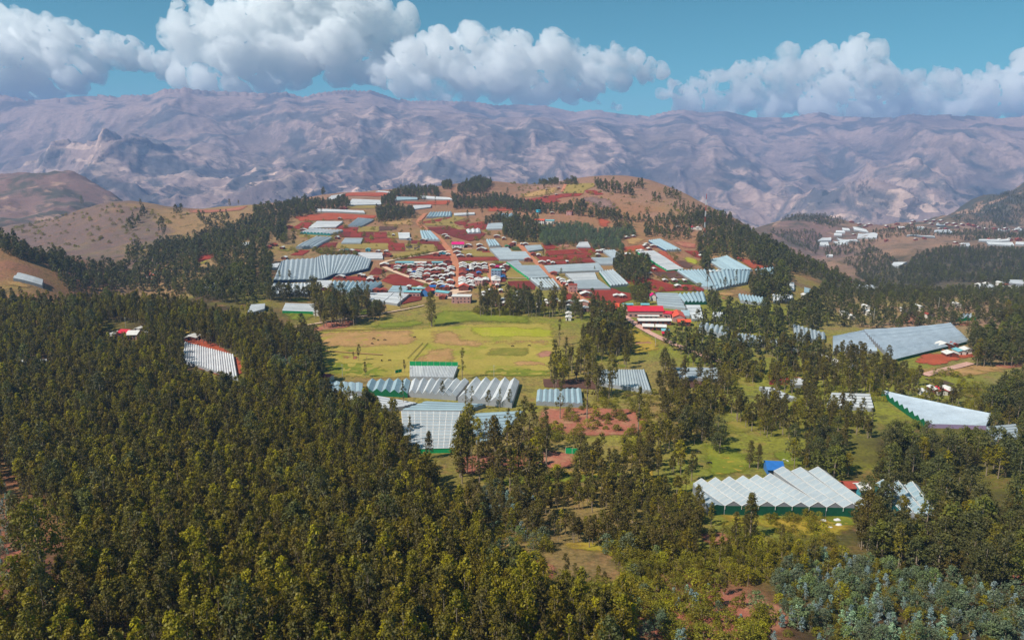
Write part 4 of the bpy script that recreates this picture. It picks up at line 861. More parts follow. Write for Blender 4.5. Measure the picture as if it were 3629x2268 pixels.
FAR = [((515, 662), (640, 657), (640, 628), (560, 632)), ((530, 697), (620, 702), (610, 670), (540, 672)), ((720, 667), (905, 667), (860, 645), (690, 630)), ((690, 692), (800, 692), (760, 668), (655, 662)),
    ((880, 634), (1060, 632), (1070, 595), (890, 592)), ((850, 557), (985, 580), (960, 555), (840, 530)), ((745, 560), (815, 562), (800, 545), (740, 540)), ((680, 582), (770, 584), (760, 566), (685, 565)), ((665, 606), (740, 608), (735, 592), (668, 590)),
    ((795, 468), (1020, 474), (1020, 462), (800, 455)), ((1160, 510), (1225, 512), (1215, 494), (1165, 492)), ((1610, 517), (1690, 517), (1690, 502), (1610, 502)), ((1590, 582), (1740, 572), (1735, 556), (1595, 562)), ((1335, 616), (1600, 626), (1590, 618), (1345, 608)),
    ((2000, 658), (2290, 656), (2290, 644), (2010, 646)), ((2090, 692), (2330, 702), (2310, 672), (2070, 667)), ((1195, 884), (1260, 897), (1340, 857), (1220, 857)), ((595, 800), (655, 802), (655, 788), (600, 788)), ((1990, 1085), (2150, 1094), (2150, 1065), (2000, 1062)), ((2170, 560), (2290, 564), (2290, 550), (2180, 548)), ((2280, 1045), (2420, 1060), (2420, 1025), (2290, 1020)), ((885, 1100), (1090, 1105), (1010, 1068), (900, 1066)), ((1050, 500), (1130, 503), (1120, 488), (1055, 486)), ((1260, 540), (1320, 543), (1315, 528), (1262, 526)), ((1430, 545), (1500, 547), (1495, 530), (1435, 528)), ((1700, 585), (1760, 587), (1755, 570), (1702, 568)), ((2330, 560), (2400, 563), (2395, 545), (2335, 544)), ((1830, 710), (1925, 712), (1915, 680), (1840, 680)), ((2340, 690), (2420, 694), (2420, 670), (2345, 668)), ((880, 484), (960, 486), (955, 472), (885, 470))]
for k, q in enumerate(FAR):
    gq4('A8', *q, 2, 'w', 'white', ['white greenhouse among the cluster on the far right plateau', 'white greenhouse strung along the far right hillside'][k > 8], eave=4.0, rise=1.0, group=['greenhouses clustered on the far plateau', 'greenhouses scattered on the far right hills'][k > 8])

# ------------------------------------------------------------------ houses
W = {'adobe': paint('adobe_brick', S(128, 72, 56), 0.9, 0.2), 'pinkw': paint('rose_plaster', S(188, 140, 132), 0.85), 'whitew': paint('white_plaster', S(222, 214, 204), 0.85), 'bluew': paint('blue_plaster', S(70, 120, 180), 0.8), 'tealw': paint('teal_plaster', S(70, 150, 165), 0.8), 'greyw': paint('grey_blue_plaster', S(140, 150, 170), 0.8),
     'w': paint('white_sheet_roof', S(226, 220, 212), 0.5, 0.12), 'r': paint('red_tile_roof', S(170, 78, 60), 0.8, 0.2), 'o': paint('orange_sheet_roof', S(226, 92, 62), 0.5), 'c': paint('crimson_sheet_roof', S(214, 50, 66), 0.45), 'm': paint('magenta_sheet_roof', S(226, 30, 120), 0.5), 'b': paint('blue_sheet_roof', S(50, 110, 180), 0.45), 't': paint('teal_sheet_roof', S(120, 180, 186), 0.5), 'y': paint('weathered_thatch', S(150, 125, 70), 0.9),
     'door': paint('timber_door', S(74, 54, 42), 0.8), 'glass': paint('window_pane', S(50, 60, 72), 0.25, 0.05), 'g': paint('green_sheet_roof', S(24, 140, 90), 0.5)}
def house(loc, w, l, h, rise, rz, roof, wall, label, group=None, floors=1, flat=False, name='house', windows=2, cat='house'):
    x, y = loc; z = float(tz(x, y)); root = empty(name, (x, y, z), rz); tag(root, label, cat, group)
    hw, hl = w / 2, l / 2
    if flat:
        V = [(-hw, -hl, -1.5), (hw, -hl, -1.5), (hw, hl, -1.5), (-hw, hl, -1.5), (-hw, -hl, h), (hw, -hl, h), (hw, hl, h), (-hw, hl, h)]
        Fc = [(0, 1, 5, 4), (1, 2, 6, 5), (2, 3, 7, 6), (3, 0, 4, 7)]
        wl = mesh_obj('wall', V, Fc, W[wall], root)
        v, f = boxv(0, 0, h, w + .5, l + .5, .3); mesh_obj('roof', v, f, W[roof], root)
    else:
        V = [(-hw, -hl, -1.5), (hw, -hl, -1.5), (hw, hl, -1.5), (-hw, hl, -1.5), (-hw, -hl, h), (hw, -hl, h), (hw, hl, h), (-hw, hl, h), (0, -hl, h + rise), (0, hl, h + rise)]
        Fc = [(0, 1, 5, 8, 4), (1, 2, 6, 5), (2, 3, 7, 9, 6), (3, 0, 4, 7)]
        wl = mesh_obj('wall', V, Fc, W[wall], root)
        e = 0.5; dz = rise / hw * e; V = []; Fc = []
        for yy in (-hl - e, hl + e):
            for xx, zz in ((-hw - e, h - dz), (0, h + rise), (hw + e, h - dz)): V += [(xx, yy, zz + .05), (xx, yy, zz + .25)]
        for a in (0, 2): Fc += [(a + 1, a + 3, a + 9, a + 7), (a, a + 6, a + 8, a + 2)]
        Fc += [(0, 2, 3, 1), (2, 4, 5, 3), (6, 7, 9, 8), (8, 9, 11, 10), (0, 1, 7, 6), (4, 10, 11, 5)]
        mesh_obj('roof', V, Fc, W[roof], root)
    v, f = boxv(-hw * .3, -hl - .03, 0, 1.1, .12, 2.1); mesh_obj('door', v, f, W['door'], root)
    if w > 11 or floors > 1:
        nw = max(2, int(w / 3.2))
        for fl in range(floors):
            for k in range(nw):
                xx = -hw + (k + .5) * w / nw
                if fl == 0 and abs(xx + hw * .3) < 1.2: continue
                v, f = boxv(xx, -hl - .03, 1.1 + fl * 3.0, 1.3, .12, 1.2); mesh_obj('window', v, f, W['glass'], root)
    FOOT.append(np.array([(x - hw, y - hl), (x + hw, y - hl), (x + hw, y + hl), (x - hw, y + hl)]))
    return root

rname = {'w': 'white', 'r': 'red', 'o': 'orange', 'c': 'crimson', 'm': 'magenta', 'b': 'blue', 't': 'teal', 'y': 'thatched', 'g': 'green'}
def village(c, items, where, group, wall='adobe', l=8.0, h=2.7, rz=0.0):
    s = CR[c][2]
    for it in items:
        zx, zy, w, r = it[:4]; p = hit(c, [(zx, zy)], h + .8)[0]
        if np.isnan(p[0]): continue
        wm = w * s / FPX * p[1] * 1.0
        house((p[0], p[1]), wm, l * rnd.uniform(.85, 1.2), h + rnd.uniform(-.3, .5), wm * rnd.uniform(.13, .19), rz + rnd.uniform(-.12, .12), r, it[4] if len(it) > 4 else wall,
              f'{rname[r]}-roofed house {where}', group + f', {rname[r]} roofs')

village('B2', [(250, 342, 120, 'w'), (440, 348, 90, 'r'), (440, 370, 95, 'w'), (425, 402, 75, 'w'), (540, 365, 75, 'r'), (575, 345, 85, 'w'), (628, 350, 75, 'w'), (770, 340, 75, 'r'), (770, 362, 90, 'w'), (765, 385, 85, 'r'), (765, 405, 85, 'w'), (755, 438, 100, 'w'), (610, 415, 55, 'w'), (612, 440, 60, 'w'), (680, 445, 60, 'b'), (742, 465, 85, 'w'), (655, 488, 78, 'w'), (650, 512, 72, 'w'), (742, 498, 80, 'w'), (735, 524, 85, 'w')],
        'in the village block left of the narrow lane', 'houses of the left village block')
village('B2', [(880, 363, 85, 'w'), (1085, 348, 100, 'w'), (870, 420, 95, 'w'), (870, 450, 90, 'r'), (960, 415, 85, 'w'), (1005, 400, 80, 'w'), (1070, 408, 105, 'w'), (1145, 438, 55, 'w'), (1200, 382, 100, 'w'), (1200, 410, 100, 'w'), (860, 475, 80, 'w'), (855, 502, 85, 'r'), (955, 462, 65, 'r'), (1015, 458, 55, 'r'), (970, 508, 110, 'w'), (1062, 492, 80, 'w'), (1125, 500, 80, 'w'), (1195, 486, 100, 'w'), (1215, 462, 65, 'w'), (1075, 537, 70, 'w')],
        'in the village block between lane and main road', 'houses between the lane and the main road')
village('B2', [(900, 565, 95, 'w'), (960, 602, 95, 'w'), (1050, 585, 80, 'w'), (1190, 575, 90, 'w'), (1190, 599, 90, 'r'), (1060, 632, 100, 'w'), (1140, 632, 80, 'w'), (1085, 660, 70, 'b'), (1150, 668, 80, 'r'), (1205, 655, 80, 'w')],
        'in the lower left corner of the village', 'houses of the lower left village corner')
village('B2', [(1370, 335, 105, 'w'), (1375, 355, 105, 'w'), (1370, 385, 100, 'w'), (1365, 417, 95, 'r'), (1370, 445, 105, 'r'), (1370, 470, 105, 'r'), (1365, 515, 95, 'r'), (1360, 540, 95, 'w'), (1360, 562, 95, 'w'), (1360, 585, 100, 'w'), (1365, 607, 105, 'w'), (1380, 632, 120, 'w')],
        'in the row along the right side of the main road', 'houses lining the main road')
village('B2', [(1445, 350, 60, 'w'), (1540, 320, 55, 'w'), (1510, 338, 65, 'w'), (1600, 340, 65, 'w'), (1675, 327, 75, 'w'), (1495, 370, 55, 'w'), (1495, 392, 55, 'w'), (1495, 414, 55, 'w'), (1440, 417, 45, 'b'), (1580, 380, 100, 'w'), (1685, 368, 75, 'w'), (1685, 402, 75, 'w'), (1685, 432, 75, 'r'), (1600, 457, 60, 'b'), (1470, 500, 95, 'w'), (1470, 523, 95, 'w'), (1490, 548, 70, 'r'), (1460, 566, 65, 'w'), (1510, 580, 55, 'w'), (1470, 603, 100, 'w'), (1590, 555, 110, 'w'), (1700, 542, 85, 'w'), (1700, 564, 85, 'w'), (1490, 640, 100, 'w')],
        'in the village block between the two streets', 'houses between the two village streets')
village('B2', [(1795, 352, 75, 'w'), (1862, 376, 45, 'm'), (1930, 380, 55, 'w'), (1985, 352, 75, 'w'), (1945, 422, 55, 'w'), (1942, 490, 60, 'w'), (1945, 517, 60, 'b'), (1840, 530, 120, 'w'), (1840, 553, 120, 'w')],
        'right of the second village street', 'houses right of the second street')
village('B2', [(1290, 112, 110, 'w'), (1450, 62, 80, 'w'), (1610, 64, 80, 'w'), (1640, 122, 130, 'w'), (1290, 167, 105, 'w'), (1335, 210, 100, 'w'), (1460, 207, 65, 'w'), (1080, 172, 100, 'w', 'tealw'), (985, 197, 80, 'r'), (285, 197, 105, 'r'), (1155, 290, 75, 'r'), (1160, 192, 55, 'w')],
        'at the upper end of the village', 'houses at the upper end of the village')
village('B2', [(600, 657, 55, 'w'), (750, 667, 70, 'w'), (125, 702, 100, 'r'), (235, 707, 100, 'r'), (60, 525, 90, 'w'), (130, 527, 60, 'r'), (1080, 792, 90, 'r')], 'near the school below the village', 'houses near the school')
village('B3', [(545, 732, 55, 'w'), (615, 740, 45, 'w'), (250, 632, 45, 'w'), (330, 838, 65, 'w'), (575, 848, 45, 'w'), (700, 862, 100, 'w', 'pinkw'), (960, 848, 65, 'w'), (1085, 838, 65, 'w'), (300, 700, 50, 'w'), (60, 740, 60, 'w'), (40, 780, 60, 'w'), (150, 700, 60, 'w'), (500, 790, 40, 'w'), (550, 790, 40, 'w'), (260, 890, 60, 'w', 'pinkw'), (350, 880, 60, 'w', 'pinkw'), (640, 905, 60, 'w'), (720, 905, 60, 'w'), (850, 900, 70, 'w', 'whitew'), (980, 890, 55, 'w', 'pinkw'), (1030, 880, 60, 'r'), (1165, 875, 55, 'w')],
        'behind the tall tree row above the pasture', 'houses behind the tall tree row')
village('B3', [(1180, 562, 80, 'w'), (1230, 590, 60, 'w'), (1290, 582, 70, 'w'), (1210, 617, 45, 'r'), (1250, 630, 45, 'w'), (1180, 590, 45, 'w'), (1060, 460, 90, 'r'), (1130, 540, 60, 'w'), (765, 190, 75, 'r'), (840, 203, 55, 'w'), (690, 267, 100, 'r'), (890, 307, 100, 'w'), (985, 292, 45, 'w'), (1045, 312, 55, 'w'), (655, 50, 75, 'w'), (490, 32, 55, 'w'), (600, 47, 35, 'w'), (390, 82, 60, 'g'), (430, 65, 55, 'r'), (1250, 293, 30, 'w')],
        'beside the side road right of the village', 'houses along the side road')
village('B3', [(1520, 757, 170, 'w'), (1960, 777, 100, 'w'), (2050, 777, 55, 'w'), (1690, 145, 55, 'w'), (1740, 140, 40, 'w'), (1690, 195, 45, 'w'), (2110, 195, 70, 'w')], 'amid the red fields at the right', 'houses amid the right red fields')
village('B3', [(1295, 882, 150, 'w', 'pinkw'), (1270, 935, 85, 'w', 'whitew'), (1480, 878, 140, 'w', 'pinkw'), (1515, 960, 130, 'w', 'pinkw'), (1270, 1032, 80, 'w', 'whitew'), (1270, 1088, 80, 'w', 'whitew'), (1680, 905, 60, 'r'), (1740, 1010, 55, 'w'), (1780, 1070, 50, 'w'), (1780, 1132, 50, 'w')], 'where the side road meets the pasture', 'houses at the foot of the side road', l=7.0)
village('A7', [(660, 900, 60, 'w'), (740, 922, 75, 'w'), (690, 955, 50, 'w'), (640, 925, 50, 'w'), (560, 985, 55, 'w'), (600, 980, 45, 'w'), (430, 1025, 60, 'w'), (1330, 1042, 60, 'w'), (1320, 1002, 40, 'w'), (1440, 1240, 60, 'w'), (1530, 1232, 60, 'w'), (880, 1332, 50, 'w'), (1000, 1335, 60, 'w'), (1120, 1335, 35, 'w'), (750, 1200, 35, 'w'), (700, 1250, 30, 'w'), (1040, 1405, 80, 'w'), (1120, 1420, 60, 'r'), (130, 975, 45, 'w'), (85, 985, 45, 'w'), (60, 1030, 40, 'w'), (420, 820, 45, 'w'), (300, 835, 30, 'w'), (500, 805, 40, 'w')], 'scattered over the right part of the village slope', 'scattered houses on the right slope')
village('A7', [(1220, 700, 70, 'c', 'whitew'), (1290, 705, 70, 'w', 'whitew'), (1045, 690, 45, 'w')], 'under the tree belt at the right', 'houses under the right tree belt')
village('A5', [(240, 905, 75, 'r'), (180, 930, 55, 'r'), (345, 942, 40, 'w'), (430, 692, 75, 'r'), (1065, 980, 55, 'w'), (1120, 972, 50, 't'), (1180, 982, 65, 'w'), (1245, 987, 75, 'r'), (1390, 967, 55, 't', 'tealw'), (1510, 985, 38, 'w'), (1608, 985, 38, 'w'), (1620, 1032, 90, 'r'), (1040, 587, 32, 'w'), (1012, 820, 45, 'w'), (1697, 787, 26, 'w'), (1885, 832, 55, 'w', 'greyw'), (2062, 852, 70, 'w'), (2322, 792, 65, 'w'), (2352, 817, 55, 'w'), (1090, 465, 70, 'r'), (370, 1060, 60, 'w'), (600, 725, 70, 'w')], 'among the red plots left of the main road', 'scattered houses left of the main road')
village('A6', [(1650, 222, 35, 'w'), (1503, 242, 28, 'w'), (1620, 300, 28, 'w'), (1492, 330, 55, 'r'), (895, 805, 70, 'w'), (980, 828, 40, 'w'), (1275, 665, 50, 'w', 'pinkw'), (1660, 665, 60, 'w', 'whitew'), (1570, 520, 45, 'w'), (1110, 885, 45, 'w', 'whitew'), (1080, 900, 50, 'r')], 'scattered below the crest', 'scattered houses below the crest')
village('B1', [(1050, 262, 100, 'w'), (1290, 240, 40, 'w'), (1330, 250, 38, 'w'), (1415, 295, 80, 'w'), (1480, 275, 70, 'r'), (780, 695, 80, 'w', 'whitew'), (940, 440, 60, 'r'), (870, 400, 80, 'w'), (1470, 430, 80, 'r'), (1570, 425, 80, 'r')], 'between the greenhouses left of the school', 'houses left of the school')
village('B6', [(1080, 608, 60, 'w', 'whitew'), (1322, 558, 45, 'w', 'whitew'), (1465, 553, 50, 'w', 'whitew'), (1415, 592, 45, 'w'), (1505, 650, 55, 'w'), (1830, 640, 110, 'w')], 'in the forest clearing at the left', 'houses in the left forest clearing', h=2.4)
village('A4', [(1438, 1012, 75, 'o', 'whitew')], 'alone on a salmon clearing of the left woods', 'lone house of the left clearing')
village('A4', [(1470, 983, 36, 'w', 'whitew')], 'behind the orange-roofed one in the left woods clearing', 'second house of the left clearing')
village('B5', [(1480, 935, 60, 'w', 'adobe'), (1550, 948, 100, 'c', 'whitew'), (1640, 940, 90, 'w', 'adobe'), (1385, 965, 70, 'w', 'whitew'), (1820, 540, 100, 'w', 'whitew'), (1745, 548, 80, 't', 'whitew'), (2030, 522, 40, 'w', 'whitew'), (1580, 488, 165, 'w', 'adobe'), (1680, 475, 60, 'r'), (1650, 570, 120, 'w'), (60, 550, 70, 'w'), (350, 610, 40, 'w'), (400, 620, 30, 'w'), (480, 660, 70, 'w', 'whitew'), (650, 700, 50, 'w', 'whitew')], 'beyond the woods at the right', 'houses beyond the right woods')
village('A8', [(950, 470, 40, 'w'), (1050, 470, 45, 'w'), (1120, 462, 50, 'w'), (1200, 465, 40, 'w'), (1290, 468, 40, 'w'), (1350, 465, 40, 'w'), (1400, 475, 35, 'w'), (1460, 465, 40, 'w'), (1520, 470, 40, 'w'), (1600, 468, 50, 'w'), (1660, 470, 40, 'w'), (1720, 495, 40, 'w'), (1780, 500, 45, 'w'), (1850, 505, 40, 'w'), (1910, 505, 40, 'r'), (1960, 515, 40, 'r'), (870, 445, 50, 'w'), (830, 480, 40, 'r'), (1080, 490, 40, 'r'), (1250, 500, 40, 'r'), (1300, 540, 50, 'w'), (1450, 535, 40, 'w'), (1500, 540, 40, 'w'), (790, 1020, 55, 'w'), (690, 990, 40, 'w'), (2290, 640, 40, 'w'), (2370, 640, 50, 'r'), (960, 520, 40, 'w')], 'in the distant town on the right plateau', 'houses of the distant town', h=4.0)
village('A8', [(760, 452, 34, 'r'), (900, 500, 34, 'w'), (1000, 505, 34, 'w'), (1150, 520, 30, 'w'), (1210, 540, 34, 'r'), (1380, 500, 30, 'w'), (1560, 500, 36, 'w'), (1640, 545, 34, 'w'), (1700, 545, 34, 'r'), (1800, 525, 34, 'w'), (2000, 530, 34, 'w'), (2060, 545, 36, 'w'), (2150, 545, 40, 'r'), (2250, 545, 36, 'w'), (2340, 560, 40, 'w'), (2380, 540, 36, 'w'), (2100, 640, 36, 'r'), (2200, 645, 36, 'w'), (1850, 690, 34, 'w'), (1790, 670, 30, 'w'), (1150, 650, 30, 'r'), (850, 600, 30, 'w'), (640, 640, 30, 'w'), (1420, 640, 30, 'w'), (1500, 630, 30, 'r')], 'strewn below the distant town', 'houses strewn below the distant town', h=3.6)
village('A8', [(2010, 1060, 60, 'w'), (2080, 1050, 60, 'w'), (2200, 1040, 50, 'w'), (2300, 1095, 50, 'w'), (2370, 1090, 60, 'w'), (2260, 1060, 50, 'r'), (920, 1090, 60, 'w'), (960, 1075, 50, 'w'), (1060, 1090, 50, 'w'), (960, 1255, 40, 'w'), (980, 1300, 50, 'w'), (760, 1310, 40, 'w'), (820, 1335, 40, 'w'), (1310, 1275, 30, 'w'), (1450, 1255, 30, 'w'), (1800, 1230, 50, 'w'), (2230, 1310, 40, 'w'), (2310, 1325, 60, 'w'), (1540, 1330, 40, 'r'), (400, 1150, 50, 'w')], 'half hidden in the dark woods of the right valley', 'houses hidden in the right valley woods', wall='whitew', h=4.0)

def at_roof(c, x, y, h): return hit(c, [(x, y)], h)[0]
def hall(c, p0, p1, l, h, rise, roof, wall, label, cat='building', floors=1, flat=False, rz=None, name='hall', ridge_along=True, back=0.0):
    """building whose eave front runs between two picture points; ridge runs along the front"""
    a, b = hit(c, [p0, p1], h); w = math.hypot(b[0] - a[0], b[1] - a[1]); ang = math.atan2(b[1] - a[1], b[0] - a[0])
    cx, cy_ = (a[0] + b[0]) / 2 - math.sin(ang) * l / 2, (a[1] + b[1]) / 2 + math.cos(ang) * l / 2
    if flat or not ridge_along: return house((cx, cy_), w, l, h, rise, ang, roof, wall, label, floors=floors, flat=flat, name=name, cat=cat)
    z = float(tz(cx, cy_)); root = empty(name, (cx, cy_, z), ang); tag(root, label, cat)
    hw, hl = w / 2, l / 2
    V = [(-hw, -hl, -2), (hw, -hl, -2), (hw, hl, -2), (-hw, hl, -2), (-hw, -hl, h), (hw, -hl, h), (hw, hl, h), (-hw, hl, h), (-hw, 0, h + rise), (hw, 0, h + rise)]
    mesh_obj('wall', V, [(0, 1, 5, 4), (1, 2, 6, 9, 5), (2, 3, 7, 6), (3, 0, 4, 8, 7)], W[wall], root)
    e = .6; V = []
    for xx in (-hw - e, hw + e):
        for yy, zz in ((-hl - e, h - e * rise / hl), (0, h + rise), (hl + e, h - e * rise / hl)): V += [(xx, yy, zz + .05), (xx, yy, zz + .3)]
    Fc = []
    for q in (0, 2): Fc += [(q + 1, q + 3, q + 9, q + 7), (q, q + 6, q + 8, q + 2)]
    Fc += [(0, 2, 3, 1), (2, 4, 5, 3), (6, 7, 9, 8), (8, 9, 11, 10), (0, 1, 7, 6), (4, 10, 11, 5)]
    mesh_obj('roof', V, Fc, W[roof], root)
    nw = max(2, int(w / 4))
    for fl in range(floors):
        for k in range(nw):
            v, f = boxv(-hw + (k + .5) * w / nw, -hl - .03, 1.0 + fl * 3, 1.8, .12, 1.3); mesh_obj('window', v, f, W['glass'], root)
    v, f = boxv(-hw * .1, -hl - .05, 0, 1.5, .16, 2.3); mesh_obj('door', v, f, W['door'], root)
    FOOT.append(np.array([(cx - hw, cy_ - hl), (cx + hw, cy_ - hl), (cx + hw, cy_ + hl), (cx - hw, cy_ + hl)])); return root
hall('B4', (92, 868), (522, 872), 15, 5.5, 3.0, 'c', 'pinkw', 'long crimson roofed hall at the foot of the village')
hall('B4', (215, 985), (615, 990), 7, 3.6, 1.2, 'w', 'adobe', 'long white roofed block below the crimson hall')
hall('B4', (700, 998), (850, 1002), 7, 3.6, 1.4, 'o', 'adobe', 'short orange roofed block right of the white roofed one')
hall('B4', (520, 895), (610, 905), 9, 4.0, 1.4, 'c', 'pinkw', 'small crimson roofed wing joined to the long hall')
hall('B4', (640, 945), (780, 950), 22, 4.0, 2.2, 'o', 'pinkw', 'orange roofed building stepping down right of the crimson hall', ridge_along=False)
hall('B4', (215, 928), (462, 932), 3, 2.6, .5, 'w', 'pinkw', 'narrow pink walled gallery in front of the crimson hall')
hall('B4', (270, 1055), (400, 1060), 8, 3.0, 1.2, 'w', 'adobe', 'white roofed house below the long block, left one'); hall('B4', (430, 1060), (550, 1066), 8, 3.0, 1.2, 'w', 'adobe', 'white roofed house below the long block, right one')
hall('B4', (505, 1108), (590, 1110), 6, 3.0, 1.0, 't', 'pinkw', 'small teal roofed house above the red-walled one'); hall('B4', (510, 1140), (580, 1142), 5, 2.6, .8, 'c', 'adobe', 'small crimson roofed house beside the pink road')
hall('B4', (360, 690), (430, 690), 9, 4.5, 2.2, 'm', 'whitew', 'magenta roofed shed next to the milky greenhouse', ridge_along=False)
hall('B3', (1800, 975), (1990, 985), 16, 4.5, 3.0, 'o', 'adobe', 'orange roofed hall left of the crimson one')
hall('B3', (2060, 930), (2190, 928), 5, 3.0, .8, 't', 'whitew', 'pale teal roofed strip behind the crimson hall, left one'); hall('B3', (2310, 928), (2419, 930), 5, 3.0, .8, 't', 'whitew', 'pale teal roofed strip behind the crimson hall, right one')
hall('B2', (1215, 70), (1385, 70), 14, 4.5, 2.4, 'm', 'whitew', 'bright magenta roofed hall beside the main road', ridge_along=True)
hall('B2', (770, 745), (870, 750), 16, 4.5, 3.0, 'o', 'bluew', 'orange roofed school hall with blue walls', ridge_along=False)
hall('B2', (880, 735), (970, 722), 9, 3.6, 1.4, 'o', 'bluew', 'orange roofed wing at the right of the school hall')
hall('B2', (530, 745), (760, 755), 7, 4.5, 1.0, 't', 'pinkw', 'long pink walled classroom block with teal roof, left one', floors=1); hall('B2', (975, 740), (1160, 765), 7, 4.5, 1.0, 't', 'pinkw', 'long classroom block with teal roof, right one')
hall('B2', (650, 695), (830, 700), 5, 3.0, .6, 't', 'whitew', 'low teal roofed gallery behind the classrooms'); hall('B2', (900, 675), (985, 672), 6, 3.4, 1.2, 'b', 'whitew', 'blue roofed kiosk where the pale road enters the village')
hall('B2', (1210, 815), (1480, 815), 12, 6.5, .0, 'w', 'pinkw', 'two-storey pink building with flat white roof facing the pasture', floors=2, flat=True)
hall('B2', (1310, 675), (1450, 675), 10, 4.5, 2.4, 'o', 'adobe', 'large orange fronted house at the foot of the main road', ridge_along=False)
hall('B2', (1775, 435), (1910, 440), 8, 9.0, 0, 't', 'greyw', 'three-storey grey blue building with flat roof', floors=3, flat=True); hall('B2', (1540, 580), (1650, 585), 9, 6.0, 0, 'w', 'pinkw', 'two-storey rose building between the village streets', floors=2, flat=True); hall('B2', (1780, 585), (1905, 585), 8, 6.0, 0, 'w', 'pinkw', 'two-storey rose building right of the second street', floors=2, flat=True)
hall('B3', (1275, 650), (1395, 650), 8, 8.0, 0, 'r', 'pinkw', 'two-storey plum brick building at the side road corner', floors=2, flat=True)
hall('B2', (405, 330), (660, 335), 12, 3.2, .6, 't', 'whitew', 'long translucent roofed market shed, left half', cat='shed', name='shed'); hall('B2', (665, 335), (840, 335), 12, 3.2, .6, 'w', 'whitew', 'long translucent roofed market shed, middle part', cat='shed', name='shed'); hall('B2', (930, 330), (1080, 330), 10, 3.2, .6, 't', 'whitew', 'long translucent roofed market shed, right part', cat='shed', name='shed')
hall('A6', (1350, 628), (1470, 628), 12, 6.0, 1.6, 'o', 'whitew', 'orange roofed two-storey school on the upper slope, left wing', floors=2); hall('A6', (1480, 632), (1590, 632), 12, 5.0, 1.2, 't', 'whitew', 'grey roofed wing of the upper slope school', floors=1); hall('A6', (1742, 520), (1805, 522), 9, 6, 0, 'r', 'pinkw', 'rose coloured cube house below the crest trees', flat=True, floors=2)
hall('C4', (1085, 372), (1268, 380), 9, 3.2, 2.0, 'b', 'bluew', 'hut with bright blue roof behind the near greenhouse', cat='hut', name='hut'); hall('C4', (2030, 592), (2178, 592), 6, 3.0, 1.2, 'r', 'adobe', 'long faded red roofed shed right of the near greenhouse', cat='shed', name='shed'); hall('C4', (2190, 610), (2300, 606), 6, 3.4, 1.0, 'w', 'tealw', 'small white roofed shed with teal wall beside the red one', cat='shed', name='shed')
hall('B6', (1118, 622), (1200, 628), 10, 3.2, 1.6, 'c', 'adobe', 'crimson roofed farmhouse in the left forest clearing', name='farmhouse', cat='house'); hall('B6', (1200, 645), (1300, 642), 12, 3.4, 2.0, 'w', 'pinkw', 'farmhouse with half white half red roof in the left clearing', name='farmhouse', cat='house'); hall('C7', (90, 262), (190, 272), 7, 3.0, 1.2, 'c', 'whitew', 'crimson and white cottage at the forest corner', name='cottage', cat='house')

# ------------------------------------------------------------------ mast, tank, poles, green screens
lat = {'red': paint('mast_red', S(190, 70, 60), 0.6), 'white': paint('mast_white', S(235, 235, 235), 0.6)}
p = hit('A7', [(1358, 850)])[0]; H = 40.0 * p[1] / 1150 * 1.75
mast = empty('radio_mast', (p[0], p[1], float(tz(p[0], p[1])))); tag(mast, 'red and white lattice radio mast in the right tree belt', 'mast')
for sg in range(8):
    V = []; Fc = []
    z0, z1 = sg * H / 8, (sg + 1) * H / 8
    def bar(a, b, r=.16):
        a = Vector(a); b = Vector(b); d = (b - a).normalized(); u = d.orthogonal().normalized() * r; v = d.cross(u).normalized() * r; k = len(V)
        for q in (a, b): V.extend([tuple(q + u), tuple(q + v), tuple(q - u), tuple(q - v)])
        for i in range(4): Fc.append((k + i, k + (i + 1) % 4, k + 4 + (i + 1) % 4, k + 4 + i))
    cs = lambda z: 1.3 - 0.9 * z / H
    tri = lambda z: [(cs(z) * math.cos(q), cs(z) * math.sin(q), z) for q in (0, 2.09, 4.19)]
    t0, t1 = tri(z0), tri(z1)
    for i in range(3): bar(t0[i], t1[i]); bar(t0[i], t1[(i + 1) % 3], .1); bar(t1[i], t1[(i + 1) % 3], .1)
    mesh_obj('mast_section', V, Fc, lat['red' if sg % 2 else 'white'], mast)
def tube(V, Fc, a, b, r0, r1, n=6):
    a = Vector(a); b = Vector(b); d = (b - a).normalized(); u = d.orthogonal().normalized(); v = d.cross(u); k = len(V)
    for q, r in ((a, r0), (b, r1)):
        for i in range(n): an = 2 * math.pi * i / n; V.append(tuple(q + (u * math.cos(an) + v * math.sin(an)) * r))
    for i in range(n): Fc.append((k + i, k + (i + 1) % n, k + n + (i + 1) % n, k + n + i))
    Fc.append(tuple(k + n + i for i in range(n)))
p = hit('A6', [(1402, 545)])[0]; tank = empty('water_tank', (p[0], p[1], float(tz(p[0], p[1])))); tag(tank, 'small turquoise water tank on the upper slope', 'tank')
V = []; Fc = []; tube(V, Fc, (0, 0, 3), (0, 0, 7), 4.5, 4.5, 14); tube(V, Fc, (0, 0, 7), (0, 0, 8.2), 4.5, 1.0, 14); mesh_obj('tank_body', V, Fc, paint('turquoise_paint', S(70, 180, 205), .5), tank)
V = []; Fc = []
for q in range(4): tube(V, Fc, (3 * math.cos(q * 1.57), 3 * math.sin(q * 1.57), -1), (3 * math.cos(q * 1.57), 3 * math.sin(q * 1.57), 3), .35, .35)
mesh_obj('tank_stand', V, Fc, W['whitew'], tank)
pole_mat = paint('weathered_pole', S(196, 188, 172), .8)
